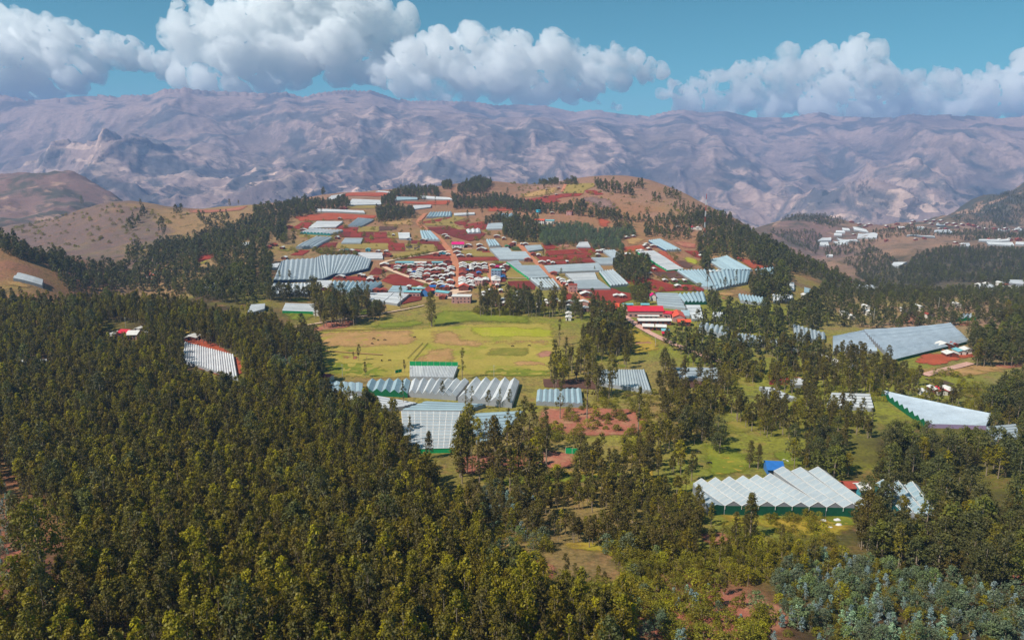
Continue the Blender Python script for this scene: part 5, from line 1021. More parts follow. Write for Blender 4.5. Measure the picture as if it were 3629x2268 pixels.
for c, x, y, h, lb in (('C7', 345, 262, 9, 'pale utility pole on the grass left of the zigzag greenhouses'), ('C7', 1968, 270, 9, 'thin utility pole behind the sawtooth greenhouse'), ('B8', 1022, 310, 8, 'utility pole beside the pink road below the village'), ('B4', 985, 1395, 12, 'bare pale pole rising from the woods right of the pink road'), ('B5', 855, 300, 16, 'pale pole in the dark woods above the big ribbed greenhouse'), ('B5', 1525, 150, 14, 'short pale pole in the dark woods at the upper right'), ('B6', 1200, 570, 9, 'lamp-like pole beside the forest clearing farmhouse')):
    p = hit(c, [(x, y)])[0]; r = empty('utility_pole', (p[0], p[1], float(tz(p[0], p[1])))); tag(r, lb, 'pole')
    V = []; Fc = []; tube(V, Fc, (0, 0, -1), (0, 0, h), .17, .11); mesh_obj('pole_shaft', V, Fc, pole_mat, r)
    v, f = boxv(0, 0, h - .9, 1.6, .12, .12); mesh_obj('crossarm', v, f, pole_mat, r)
def screen(c, p0, p1, h, mt, label):
    a, b = hit(c, [p0, p1]); w = math.hypot(b[0] - a[0], b[1] - a[1]); ang = math.atan2(b[1] - a[1], b[0] - a[0]); m_ = (a + b) / 2
    r = empty('net_screen', (m_[0], m_[1], float(tz(m_[0], m_[1]))), ang); tag(r, label, 'screen')
    n = max(2, int(w / 4))
    for k in range(n):
        v, f = boxv(-w / 2 + (k + .5) * w / n, 0, -.4, w / n - .12, .06, h + .4); mesh_obj('net_panel', v, f, G[mt], r)
    for k in range(n + 1):
        v, f = boxv(-w / 2 + k * w / n, 0, -.6, .12, .12, h + .8); mesh_obj('post', v, f, G['frame'], r)
screen('C7', (1065, 148), (1582, 152), 3.6, 'vgreen', 'long vivid green net screen behind the white tunnels')
screen('C3', (795, 213), (888, 217), 3.0, 'vgreen', 'short bright green net screen among the tall trees')
screen('B1', (1720, 1458), (1800, 1440), 2.4, 'vgreen', 'small green net screen left of the white tunnels')
# ------------------------------------------------------------------ trees
def leaf_mat(name, c1, c2, trans=0.32, var=0.35, hue=(0.02, 0.02)):
    t = NT(name)
    oi = t.new('ShaderNodeObjectInfo')
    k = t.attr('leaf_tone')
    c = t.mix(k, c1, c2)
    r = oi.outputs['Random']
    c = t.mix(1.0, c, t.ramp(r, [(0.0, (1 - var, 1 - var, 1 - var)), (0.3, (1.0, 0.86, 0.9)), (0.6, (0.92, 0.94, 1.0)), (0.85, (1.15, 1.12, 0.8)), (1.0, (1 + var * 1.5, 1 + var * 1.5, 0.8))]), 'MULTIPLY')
    t.color(c); t.b.inputs['Roughness'].default_value = 0.55; t.b.inputs['Specular IOR Level'].default_value = 0.3
    tr = t.new('ShaderNodeBsdfTranslucent'); t.l.new(c, tr.inputs['Color'])
    mx = t.new('ShaderNodeMixShader'); mx.inputs[0].default_value = trans
    t.l.new(t.b.outputs[0], mx.inputs[1]); t.l.new(tr.outputs[0], mx.inputs[2]); t.l.new(mx.outputs[0], t.out.inputs['Surface']); return t.m
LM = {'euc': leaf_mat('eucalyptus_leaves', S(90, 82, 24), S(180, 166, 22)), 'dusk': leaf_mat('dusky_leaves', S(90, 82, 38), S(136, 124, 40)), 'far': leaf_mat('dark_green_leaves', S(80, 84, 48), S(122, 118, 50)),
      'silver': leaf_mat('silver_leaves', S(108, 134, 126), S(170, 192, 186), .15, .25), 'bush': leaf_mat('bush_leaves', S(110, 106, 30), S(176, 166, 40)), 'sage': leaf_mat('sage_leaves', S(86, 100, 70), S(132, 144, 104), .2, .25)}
t = NT('pale_bark'); t.color(t.mix(t.noise(1.5, 4), S(96, 78, 62), S(176, 158, 136))); BARK = t.m

def tube2(V, Fc, pts, rad, n=5):
    k0 = len(V)
    for p, r in zip(pts, rad):
        for i in range(n): a = 2 * math.pi * i / n; V.append((p[0] + r * math.cos(a), p[1] + r * math.sin(a), p[2]))
    for j in range(len(pts) - 1):
        for i in range(n): Fc.append((k0 + j * n + i, k0 + j * n + (i + 1) % n, k0 + (j + 1) * n + (i + 1) % n, k0 + (j + 1) * n + i))

def make_tree(seed, h, r, base, nclump, nleaf, leaf, shape='cone', gaps=0.0, limb=6, tr=0.16, stems=1):
    """returns trunk (V,F), crown (V,F,tone): crown of many leaf sprays grouped in clumps round limb ends"""
    q = random.Random(seed); g = np.random.default_rng(seed); TV = []; TF = []
    lean = np.array([q.uniform(-.04, .04) * h, q.uniform(-.04, .04) * h])
    axis = lambda u: np.array([lean[0] * u * u, lean[1] * u * u, h * u])
    tube2(TV, TF, [axis(0) - (0, 0, 1.2)] + [axis(u) for u in (.15, .4, .65, .9)], [tr * 1.35, tr * 1.1, tr * .85, tr * .55, tr * .2])
    cl = []
    for k in range(nclump):
        u = base + (1 - base) * (q.random() ** (0.85 if shape != 'dome' else 1.0)); f = (u - base) / (1 - base)
        if shape == 'cone': w = (1 - f) ** 0.72 * (0.35 + 0.65 * min(1, f / 0.22))
        elif shape == 'egg': w = (1 - f ** 1.7) ** .62 * (0.45 + 0.55 * min(1, f / 0.3))
        elif shape == 'ovoid': w = math.sqrt(max(0, 1 - (2 * f - 0.8) ** 2 / 1.5)) * (1 if f < .85 else .7)
        elif shape == 'dome': w = math.sqrt(max(0.02, 1 - f * f))
        else: w = (0.55 + 0.45 * math.sin(f * 9 + seed)) * (1 - f ** 3)
        a = q.uniform(0, 6.283); rr = r * w * (q.random() ** 0.42)
        if gaps and (math.sin(a * 2 + f * 7 + seed) > 1 - gaps): continue
        c = axis(u) + np.array([math.cos(a) * rr, math.sin(a) * rr, 0]); cl.append((c, f, a, rr / (r + 1e-6)))
    for k in range(limb):
        if not cl: break
        c, f, a, _ = cl[q.randrange(len(cl))]; b = axis(max(.12, c[2] / h - q.uniform(.08, .2)))
        tube2(TV, TF, [b, (b + c) / 2 + (0, 0, -.2), c], [tr * .4, tr * .28, tr * .1], 4)
    n = len(cl) * nleaf; C = np.repeat(np.array([c[0] for c in cl]), nleaf, 0); fr = np.repeat([c[1] for c in cl], nleaf); ed = np.repeat([c[3] for c in cl], nleaf)
    ctone = np.repeat(g.random(len(cl)) ** 2.0, nleaf)
    cr = r * 0.30 * (0.6 + 0.8 * np.repeat(g.random(len(cl)), nleaf))
    d = g.normal(size=(n, 3)); d /= np.linalg.norm(d, axis=1)[:, None]; P_ = C + d * cr[:, None] * (g.random(n) ** .4)[:, None] * np.array([1, 1, .85])
    nr = d + g.normal(size=(n, 3)) * .55 + np.array([0, 0, .35]); nr /= np.linalg.norm(nr, axis=1)[:, None]
    t1 = np.cross(nr, g.normal(size=(n, 3))); t1[:, 2] -= .3; t1 /= np.linalg.norm(t1, axis=1)[:, None] + 1e-9; t2 = np.cross(nr, t1)
    ls = leaf * (0.6 + 0.8 * g.random(n))[:, None]
    CV = np.stack([P_ - t1 * ls, P_ + t2 * ls * .55, P_ + t1 * ls * 1.15, P_ - t2 * ls * .55], 1).reshape(-1, 3)
    CF = np.arange(n * 4).reshape(-1, 4)
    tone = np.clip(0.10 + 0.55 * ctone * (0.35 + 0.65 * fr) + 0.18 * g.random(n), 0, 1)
    return (TV, TF), (CV, CF, np.repeat(tone, 4))

def tree_meshes(kind, i, lm, **k):
    (TV, TF), (CV, CF, tone) = make_tree(**k)
    mt = bpy.data.meshes.new('trunk'); mt.from_pydata([tuple(v) for v in TV], [], TF); mt.materials.append(BARK); mt.update()
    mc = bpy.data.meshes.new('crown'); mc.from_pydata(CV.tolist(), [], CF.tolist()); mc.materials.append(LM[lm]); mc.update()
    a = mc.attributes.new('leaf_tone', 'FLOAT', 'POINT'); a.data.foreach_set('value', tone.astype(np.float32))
    # one joined mesh for the far-off masses
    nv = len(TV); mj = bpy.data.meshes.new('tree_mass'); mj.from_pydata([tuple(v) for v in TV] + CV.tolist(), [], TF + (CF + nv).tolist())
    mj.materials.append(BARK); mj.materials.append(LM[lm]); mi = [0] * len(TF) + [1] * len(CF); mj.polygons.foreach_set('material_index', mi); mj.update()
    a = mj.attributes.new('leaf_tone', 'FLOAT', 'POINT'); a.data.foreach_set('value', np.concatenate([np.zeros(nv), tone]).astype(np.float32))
    return mt, mc, mj
SPEC = {}
def species(kind, lm, n, **k):
    for i in range(n):
        kk = {a: (v(i) if callable(v) else v) for a, v in k.items()}
        SPEC.setdefault(kind, []).append((tree_meshes(kind, i, lm, seed=sum(map(ord, kind)) * 31 + i * 7, **kk), kk['h']))
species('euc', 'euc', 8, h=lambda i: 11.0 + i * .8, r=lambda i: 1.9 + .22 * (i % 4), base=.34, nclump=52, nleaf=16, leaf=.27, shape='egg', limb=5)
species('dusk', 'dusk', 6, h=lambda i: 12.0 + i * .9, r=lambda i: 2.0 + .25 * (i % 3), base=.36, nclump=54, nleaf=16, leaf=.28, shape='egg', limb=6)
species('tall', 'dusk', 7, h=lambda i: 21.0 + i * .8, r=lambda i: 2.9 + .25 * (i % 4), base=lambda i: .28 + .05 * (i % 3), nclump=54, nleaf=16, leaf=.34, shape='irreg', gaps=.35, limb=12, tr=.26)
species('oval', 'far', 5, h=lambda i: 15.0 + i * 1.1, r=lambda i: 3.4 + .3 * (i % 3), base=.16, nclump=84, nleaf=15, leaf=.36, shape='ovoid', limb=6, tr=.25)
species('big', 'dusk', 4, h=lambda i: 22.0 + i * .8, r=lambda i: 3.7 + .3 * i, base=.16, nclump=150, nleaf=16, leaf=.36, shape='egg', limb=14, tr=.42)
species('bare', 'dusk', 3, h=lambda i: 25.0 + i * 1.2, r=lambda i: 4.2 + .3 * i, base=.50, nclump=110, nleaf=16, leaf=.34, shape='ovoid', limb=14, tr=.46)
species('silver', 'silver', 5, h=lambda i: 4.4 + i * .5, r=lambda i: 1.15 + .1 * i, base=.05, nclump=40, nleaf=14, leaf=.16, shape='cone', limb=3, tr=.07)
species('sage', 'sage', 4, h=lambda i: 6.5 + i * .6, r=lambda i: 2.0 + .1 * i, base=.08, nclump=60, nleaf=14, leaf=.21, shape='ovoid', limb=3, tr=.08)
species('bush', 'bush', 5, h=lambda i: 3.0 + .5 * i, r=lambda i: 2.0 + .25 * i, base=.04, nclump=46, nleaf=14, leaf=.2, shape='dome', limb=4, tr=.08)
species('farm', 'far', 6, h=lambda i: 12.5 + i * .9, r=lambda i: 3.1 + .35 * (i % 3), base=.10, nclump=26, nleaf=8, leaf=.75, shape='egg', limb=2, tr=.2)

def inpoly(x, y, poly):
    poly = np.asarray(poly); n = len(poly); r = np.zeros(len(x), bool); j = n - 1
    for i in range(n):
        xi, yi = poly[i][:2]; xj, yj = poly[j][:2]
        r ^= ((yi > y) != (yj > y)) & (x < (xj - xi) * (y - yi) / (yj - yi + 1e-12) + xi); j = i
    return r
TREES = []      # (kind, x, y, scale, label, group, individual?)
OCC = {}
def woods(kind, c, poly, sp, label, group, h=12.0, hs=(.75, 1.15), ymax=9e9, ymin=0, mixk=None, tone=None, avoid=True, clump=0.0, solo=False, N=None, lift=0.55):
    pp = np.array(px(c, poly)); x0, y0 = pp.min(0); x1, y1 = pp.max(0)
    ar = 0.5 * abs(sum(pp[i - 1][0] * pp[i][1] - pp[i][0] * pp[i - 1][1] for i in range(len(pp)))); yb = float(np.nanmean(np.r_[hits(pp[:, 0], pp[:, 1], h * lift)[:, 1], 900.0]))
    N = N or int(min(16000, max(1200, ar * 0.9)))
    x = rng.uniform(x0, x1, N); y = rng.uniform(y0, y1, N); k = inpoly(x, y, pp); x, y = x[k], y[k]
    H = hits(x, y, h * lift, 2); ok = ~np.isnan(H[:, 0]); ok[ok] = (H[ok, 1] < ymax) & (H[ok, 1] > ymin)
    H = H[ok]
    if clump: H = H[vnoise(H[:, 0] / 22.0, H[:, 1] / 22.0, 5) >= clump]
    ix = np.floor(H[:, 0] / sp).astype(np.int64); iy = np.floor(H[:, 1] / sp).astype(np.int64); key = ix * 100003 + iy
    _, first = np.unique(key, return_index=True); occ = OCC.setdefault(sp, set())
    for q in first:
        kq = int(key[q])
        if kq in occ: continue
        occ.add(kq); X, Y = H[q, 0], H[q, 1]
        kk = kind
        if mixk:
            u = rnd.random(); acc = 0
            for mk, pr in mixk:
                acc += pr
                if u < acc: kk = mk; break
        base_h = {'silver': 5.4, 'sage': 7.5, 'bush': 4.0}.get(kk)
        s = rnd.uniform(*hs) * (h / 14.5 if base_h is None and kk != 'tall' else (h / 23.0 if kk == 'tall' else 1.0))
        lb_ = label
        if kk != kind and (kind in ('silver', 'sage', 'bush')):
            cut = min([label.find(w_) for w_ in (' in ', ' on ', ' among ', ' above ', ' of ') if w_ in label] or [len(label)])
            lb_ = {'bush': 'olive bush', 'sage': 'grey-green sapling', 'silver': 'silvery sapling'}.get(kk, 'small olive tree') + label[cut:]
        TREES.append([kk, X, Y, s, lb_, group, solo])
def lone(kind, c, x, ybase, ytop, label, w=None):
    p = hit(c, [(x, ybase)])[0]
    if np.isnan(p[0]): return
    s_ = CR[c][2]; H = (ybase - ytop) * s_ / FPX * p[1] / math.cos(math.atan2(CAMZ - p[2], p[1])) ** 0.5
    TREES.append([kind, p[0], p[1], -H, label, None, True])

MIX = [('euc', .56), ('dusk', .38), ('oval', .03), ('tall', .03)]
FOREST = [(0, 700), (130, 712), (300, 705), (420, 712), (560, 745), (640, 750), (720, 800), (745, 880), (760, 935), (880, 960), (940, 1000), (955, 1060), (1030, 1110), (1030, 1190), (1130, 1240), (1170, 1330), (1300, 1400), (1480, 1430), (1500, 1560), (-60, 1560), (-60, 1430), (20, 1400), (60, 1300), (30, 1180), (-60, 1080), (-60, 720)]
HOLES = [('D', [(245, 755), (330, 755), (350, 820), (240, 815)]), ('B6', [(1735, 690), (1800, 640), (1920, 678), (2080, 720), (2330, 880), (2330, 1160), (2100, 1170), (1740, 1010)]), ('B6', [(120, 860), (480, 860), (480, 960), (120, 960)]), ('D', [(0, 1075), (25, 1090), (95, 1260), (110, 1330), (50, 1420), (0, 1420)]), ('C8', [(180, 380), (420, 300), (620, 420), (600, 860), (520, 1230), (330, 1230)]), ('B6', [(1890, 1275), (1990, 1285), (2010, 1380), (1900, 1370)]), ('E2', [(1360, 960), (1700, 1050), (1690, 1260), (1540, 1280), (1220, 1000)]), ('B6', [(1740, 580), (1910, 600), (1900, 650), (1740, 650)])]
HW = [hit(c, q, 4.0) for c, q in HOLES]
n0 = len(TREES)
woods('euc', 'D', FOREST, 3.5, 'slender olive eucalyptus packed in the dense lower left plantation', 'eucalyptus of the lower left plantation', h=13.5, hs=(.5, 1.32), mixk=MIX, N=130000, ymax=760)
fx_ = np.array([q[1] for q in TREES[n0:]]); fy_ = np.array([q[2] for q in TREES[n0:]]); inh = np.zeros(len(fx_), bool)
for q in HW: inh |= inpoly(fx_, fy_, q)
TREES[n0:] = [q for q, b_ in zip(TREES[n0:], inh) if not b_]
# mixed woods at right and centre, traced clump by clump
D_ = [
 ('tall', [(1300, 850), (1420, 760), (1470, 740), (1485, 830), (1440, 905), (1310, 900)], 7.0, 20), ('tall', [(1100, 990), (1220, 975), (1300, 1000), (1290, 1120), (1080, 1120)], 9.0, 20),
 ('dusk', [(1370, 1065), (1500, 1050), (1570, 1010), (1640, 1050), (1660, 1140), (1500, 1170), (1360, 1130)], 6.0, 15), ('dusk', [(1560, 850), (1700, 875), (1760, 920), (1900, 960), (1960, 1000), (1700, 1005), (1560, 960)], 6.0, 15),
 ('dusk', [(1620, 790), (1800, 785), (1950, 805), (2100, 840), (2130, 920), (1960, 900), (1800, 880), (1640, 840)], 6.5, 14), ('dusk', [(1900, 900), (2100, 960), (2100, 1010), (1950, 990)], 6.0, 13),
 ('oval', [(2120, 1010), (2420, 1045), (2440, 1300), (2330, 1310), (2210, 1230), (2100, 1150), (2080, 1110)], 5.2, 14), ('oval', [(1870, 1040), (2000, 1000), (2010, 1090), (1890, 1110)], 6.0, 13),
 ('oval', [(1600, 1010), (1690, 990), (1710, 1040), (1640, 1060)], 5.5, 12), ('oval', [(2010, 1160), (2120, 1170), (2330, 1290), (2420, 1290), (2440, 1340), (2300, 1340), (2150, 1310), (2040, 1260)], 4.6, 12), ('dusk', [(1100, 1150), (1640, 1130), (1660, 1200), (1640, 1290), (1400, 1260), (1120, 1215)], 3.9, 10),
 ('euc', [(1330, 1310), (1500, 1270), (1700, 1260), (1820, 1330), (1800, 1400), (1500, 1430), (1300, 1390)], 7.5, 7), ('oval', [(2290, 760), (2420, 720), (2440, 850), (2310, 840)], 6.0, 15),
 ('oval', [(2380, 880), (2440, 870), (2440, 1030), (2330, 980)], 6.0, 14), ('dusk', [(1780, 880), (1900, 905), (1930, 960), (1800, 950)], 7.5, 13), ('dusk', [(2130, 870), (2330, 960), (2300, 990), (2130, 930)], 8, 12), ('euc', [(1180, 1320), (1330, 1400), (1500, 1430), (1500, 1512), (1250, 1512), (1150, 1350)], 4.6, 11),
 ('euc', [(1660, 1265), (1850, 1285), (1990, 1310), (1850, 1340), (1700, 1310)], 6.0, 8)]
for k, poly, sp, h in D_:
    woods(k, 'D', poly, sp * 1.08, 'dark leafy tree in the mixed woods right of centre', 'trees of the mixed woods', h=h, clump=.22 if h == 10 else .38, mixk=[(k, .55), ('dusk', .25), ('euc', .15), ('tall', .05)], hs=(.6, 1.15))
woods('bush', 'D', [(1060, 1160), (1640, 1140), (1660, 1260), (2000, 1300), (1830, 1400), (1800, 1512), (1500, 1512), (1200, 1400), (1130, 1250)], 3.8, 'rounded yellow-green bush on the scrub slope at lower right', 'bushes of the lower right slope', h=3.5, clump=.55, hs=(.4, 1.15))
woods('bush', 'D', [(1500, 880), (2100, 860), (2400, 900), (2420, 1050), (2000, 1000), (1700, 1000), (1300, 1120), (1100, 1130), (1300, 990)], 8.0, 'low bush in the mixed woods', 'bushes of the mixed woods', h=3.5, clump=.45, hs=(.6, 1.3))
woods('silver', 'D', [(1830, 1335), (1950, 1300), (2150, 1335), (2400, 1400), (2440, 1512), (1950, 1512), (1850, 1420)], 2.9, 'silvery young eucalyptus in the pale stand at the lower right corner', 'silvery saplings of the lower right stand', h=6, mixk=[('silver', .30), ('sage', .28), ('euc', .16), ('dusk', .08), ('bush', .18)], hs=(.4, .95), clump=.16)
woods('silver', 'C5', [(110, 1020), (900, 990), (1850, 1220), (1700, 1512), (60, 1512)], 6.5, 'small silvery sapling standing on the bare red soil', 'saplings on the bare red soil', h=3, mixk=[('silver', .7), ('sage', .15), ('bush', .15)], hs=(.35, .85), clump=.25)
woods('bush', 'C3', [(270, 640), (700, 760), (800, 1000), (500, 1120), (340, 1000), (330, 800)], 4.0, 'low scrub bush on the tan clearing below the woods', 'scrub on the tan clearing', h=2.5, mixk=[('bush', .55), ('sage', .2), ('silver', .15), ('euc', .1)], hs=(.4, .9), clump=.45)
woods('bush', 'C3', [(560, 740), (1300, 740), (1500, 1000), (1250, 1130), (1220, 945), (800, 940), (780, 1040)], 3.4, 'olive scrub bush round the golden clearing below the woods', 'scrub round the golden clearing', h=3, mixk=[('bush', .68), ('sage', .12), ('euc', .2)], hs=(.5, 1.05), clump=.40)
woods('silver', 'E1', [(760, 600), (1440, 620), (1440, 880), (800, 870)], 4.5, 'blue-grey young eucalyptus in the row left of the track', 'blue-grey saplings by the track', h=5, mixk=[('silver', .75), ('sage', .25)], hs=(.8, 1.3), clump=.3)
woods('silver', 'E1', [(1560, 640), (2000, 640), (2000, 1150), (1580, 1100)], 6.5, 'blue-grey young eucalyptus among the scrub', 'blue-grey saplings in the scrub', h=5, mixk=[('silver', .6), ('sage', .2), ('bush', .2)], hs=(.8, 1.3), clump=.4)
woods('silver', 'C8', [(0, 60), (60, 60), (200, 380), (330, 620), (330, 900), (100, 1000), (0, 1000)], 4.5, 'grey-green shrub on the red clearing at the left edge', 'shrubs of the left edge clearing', h=2.5, mixk=[('silver', .5), ('sage', .2), ('bush', .3)], hs=(.35, .7), clump=.2)
woods('sage', 'E2', [(1370, 980), (1690, 1060), (1680, 1240), (1560, 1260), (1240, 1010)], 3.2, 'pale sage-green sapling in the pocket inside the forest', 'sage saplings in the forest pocket', h=4, mixk=[('silver', .4), ('sage', .6)], hs=(.6, .9))
woods('sage', 'E2', [(20, 540), (390, 560), (400, 630), (40, 610)], 4.0, 'pale sage-green sapling above the forest clearing', 'sage saplings above the clearing', h=4, mixk=[('silver', .3), ('sage', .7)], hs=(.7, 1.0))
FARW = [('A8', [(2050, 400), (2250, 210), (2420, 260), (2420, 480), (2200, 540)], 10, 3700), ('A8', [(1000, 700), (1350, 900), (1270, 1010), (1000, 1030), (850, 960)], 9, 2300), 
 ('A4', [(0, 600), (120, 640), (340, 770), (370, 850), (250, 830), (0, 740)], 7, 1000), ('A4', [(380, 780), (600, 800), (680, 870), (850, 900), (1100, 880), (1250, 950), (1380, 900), (1480, 710), (1600, 660), (1850, 660), (1900, 800), (1870, 880), (1880, 940), (1600, 990), (1500, 1120), (1200, 1120), (1060, 1130), (650, 1140), (560, 1000)], 7.5, 1250),
 ('A4', [(1850, 650), (2000, 570), (2240, 500), (2420, 450), (2420, 1150), (2060, 1170), (2200, 960), (2040, 860), (2060, 790), (1860, 790)], 8, 1400), ('A4', [(1220, 750), (1300, 690), (1440, 740), (1460, 800), (1220, 880)], 11, 1300), ('A4', [(1880, 430), (2180, 400), (2170, 470), (1990, 560)], 14, 1500), ('A4', [(1190, 560), (1240, 450), (1380, 340), (1400, 400), (1250, 560)], 14, 1600), ('A4', [(1900, 930), (2420, 960), (2420, 1250), (1900, 1170), (1560, 1130), (1600, 1000)], 8, 900),
 ('A5', [(0, 460), (250, 430), (450, 390), (650, 350), (870, 378), (1100, 330), (1210, 390), (1120, 445), (740, 505), (430, 570), (380, 650), (400, 750), (370, 860), (270, 840), (200, 720), (150, 870), (0, 1010)], 8, 1700), ('A5', [(0, 760), (130, 810), (140, 970), (220, 1070), (200, 1200), (170, 1500), (0, 1500)], 8, 1200), ('A5', [(1550, 340), (1740, 255), (1800, 220), (1960, 210), (2230, 220), (2250, 325), (2000, 350), (1740, 345), (1700, 400), (1560, 412)], 8, 2100), ('A5', [(1480, 460), (1620, 450), (1700, 440), (1930, 480), (1960, 545), (1740, 592), (1520, 605)], 8, 1700), ('A5', [(540, 310), (760, 245), (850, 240), (860, 275), (600, 305)], 9, 2000),
 ('A6', [(420, 210), (600, 130), (720, 108), (830, 138), (830, 175), (740, 272), (430, 275)], 7.5, 2300), ('A6', [(230, 155), (340, 145), (340, 222), (240, 212)], 8, 2300), ('A6', [(350, 310), (580, 328), (760, 335), (930, 308), (1200, 385), (1440, 405), (1450, 445), (1220, 492), (1000, 455), (760, 445), (600, 445), (380, 452)], 8, 2000), ('A6', [(1220, 438), (1450, 428), (1660, 445), (1850, 380), (1970, 390), (2000, 475), (2400, 525), (2400, 582), (2040, 545), (1850, 525), (1640, 505), (1300, 505)], 8, 1900), ('A6', [(740, 610), (900, 570), (1100, 530), (1240, 570), (1400, 590), (1430, 725), (1420, 835), (1110, 835), (980, 772), (980, 655), (760, 645)], 8, 1600), ('A6', [(1400, 152), (1640, 118), (1640, 162)], 9, 2300), ('A6', [(1660, 155), (1860, 108), (1870, 162)], 9, 2300), ('A6', [(2090, 138), (2200, 128), (2400, 175), (2390, 252), (2200, 245), (2110, 195)], 9, 2300),
 ('A7', [(40, 138), (180, 128), (340, 188), (480, 208), (520, 285), (350, 268), (150, 238)], 9, 2200), ('A7', [(400, 168), (600, 138), (620, 205), (450, 195)], 9, 2200), ('A7', [(0, 460), (240, 488), (390, 558), (760, 595), (770, 565), (1190, 575), (1200, 510), (1480, 505), (1690, 570), (1680, 650), (1400, 685), (1100, 645), (600, 605), (0, 565)], 8, 1800), ('A7', [(250, 630), (480, 650), (470, 730), (260, 700)], 9, 1500), ('A7', [(640, 670), (790, 660), (800, 770), (640, 780)], 9, 1500), ('A7', [(820, 690), (1190, 700), (1180, 810), (850, 810)], 11, 1500),
 ('A7', [(1280, 790), (1480, 750), (1700, 690), (1850, 700), (2000, 810), (2150, 860), (2350, 960), (2405, 1110), (2405, 1512), (2000, 1512), (2000, 1300), (2210, 1270), (2150, 1140), (1900, 1090), (1550, 1010), (1300, 1010)], 8.5, 1500), ('A7', [(270, 1080), (350, 1050), (600, 1050), (690, 1110), (690, 1290), (480, 1330), (270, 1290)], 7, 1100), ('A7', [(1330, 1110), (1380, 1030), (1420, 1070), (1410, 1210), (1340, 1190)], 7, 1100), ('A7', [(720, 250), (830, 320), (800, 380), (700, 300)], 14, 2000), ('A7', [(860, 250), (1000, 270), (1100, 330), (900, 310)], 12, 2100), ('A7', [(980, 400), (1320, 440), (1320, 540), (1000, 480)], 15, 1900),
 ('B4', [(1580, 430), (1900, 440), (2000, 510), (2030, 690), (1850, 710), (1600, 670)], 8, 1200), ('B4', [(1060, 650), (1200, 690), (1220, 860), (1080, 840)], 8, 1000), ('B4', [(1290, 750), (1750, 800), (2030, 860), (2350, 660), (2405, 710), (2405, 1010), (2100, 1040), (1700, 1120), (1380, 1130), (1280, 910)], 8, 1000), ('B4', [(560, 1060), (740, 1070), (1000, 1090), (1300, 1210), (1750, 1290), (2100, 1210), (2405, 1210), (2405, 1510), (1340, 1510), (1250, 1490), (1000, 1410), (760, 1310), (560, 1210)], 9.5, 900), ('B4', [(870, 810), (1000, 800), (1060, 1000), (920, 1010)], 9, 900), ('B4', [(1130, 900), (1290, 920), (1280, 1010), (1100, 1000)], 10, 900),
 ('A8', [(1430, 770), (1700, 710), (2420, 730), (2460, 1060), (2160, 1025), (1700, 1015), (1500, 1065), (1270, 1015), (1350, 890)], 7.5, 2100), ('A8', [(0, 570), (200, 650), (430, 810), (700, 960), (800, 1020), (640, 995), (300, 930), (0, 880)], 7.5, 1400), ('A8', [(620, 1005), (1250, 1065), (1650, 1105), (2000, 1085), (2460, 1095), (2460, 1310), (1950, 1400), (1250, 1430), (500, 1400), (450, 1200)], 8.5, 1300), ('A8', [(0, 440), (300, 402), (700, 428), (780, 475), (640, 535), (500, 490), (350, 465), (150, 455)], 11, 3000), ('A8', [(50, 560), (500, 560), (560, 620), (500, 770), (300, 690)], 11, 3000), ('A8', [(1010, 565), (1400, 508), (1590, 565), (1590, 605), (1330, 608), (1070, 632)], 11, 3200), ('A8', [(1600, 595), (1900, 555), (2440, 565), (2440, 625), (1900, 645)], 11, 3000), ('A8', [(560, 720), (1000, 640), (1070, 650), (780, 780), (600, 800)], 11, 2600), ('A8', [(750, 850), (1000, 700), (1000, 780), (930, 1000), (850, 900)], 12, 2600), ('A8', [(1750, 440), (2250, 190), (2420, 200), (2420, 420), (2100, 540), (1800, 500)], 17, 3700)]
for c, poly, sp, ym in FARW:
    woods('farm', c, poly, sp, 'dark tree in the belts round the village', 'distant tree belts', h=9.0 if c == 'A8' else 11.5, ymax=ym, hs=(.6, 1.25), clump=.14, mixk=[('farm', .8), ('oval', .2)] if sp < 8.6 else None)
for c, poly, sp, ym in (('A6', [(1440, 710), (1700, 670), (1980, 670), (2100, 770), (2200, 840), (2200, 955), (2020, 930), (1980, 890), (1800, 880), (1480, 900), (1430, 850)], 6, 1500), ('A7', [(0, 750), (240, 730), (500, 750), (520, 800), (300, 835), (390, 955), (30, 945)], 6, 1500)):
    woods('sage', c, poly, sp, 'grey-green young tree of the upper slope plantation', 'young upper slope plantation', h=8, ymax=ym, hs=(1.0, 1.5))
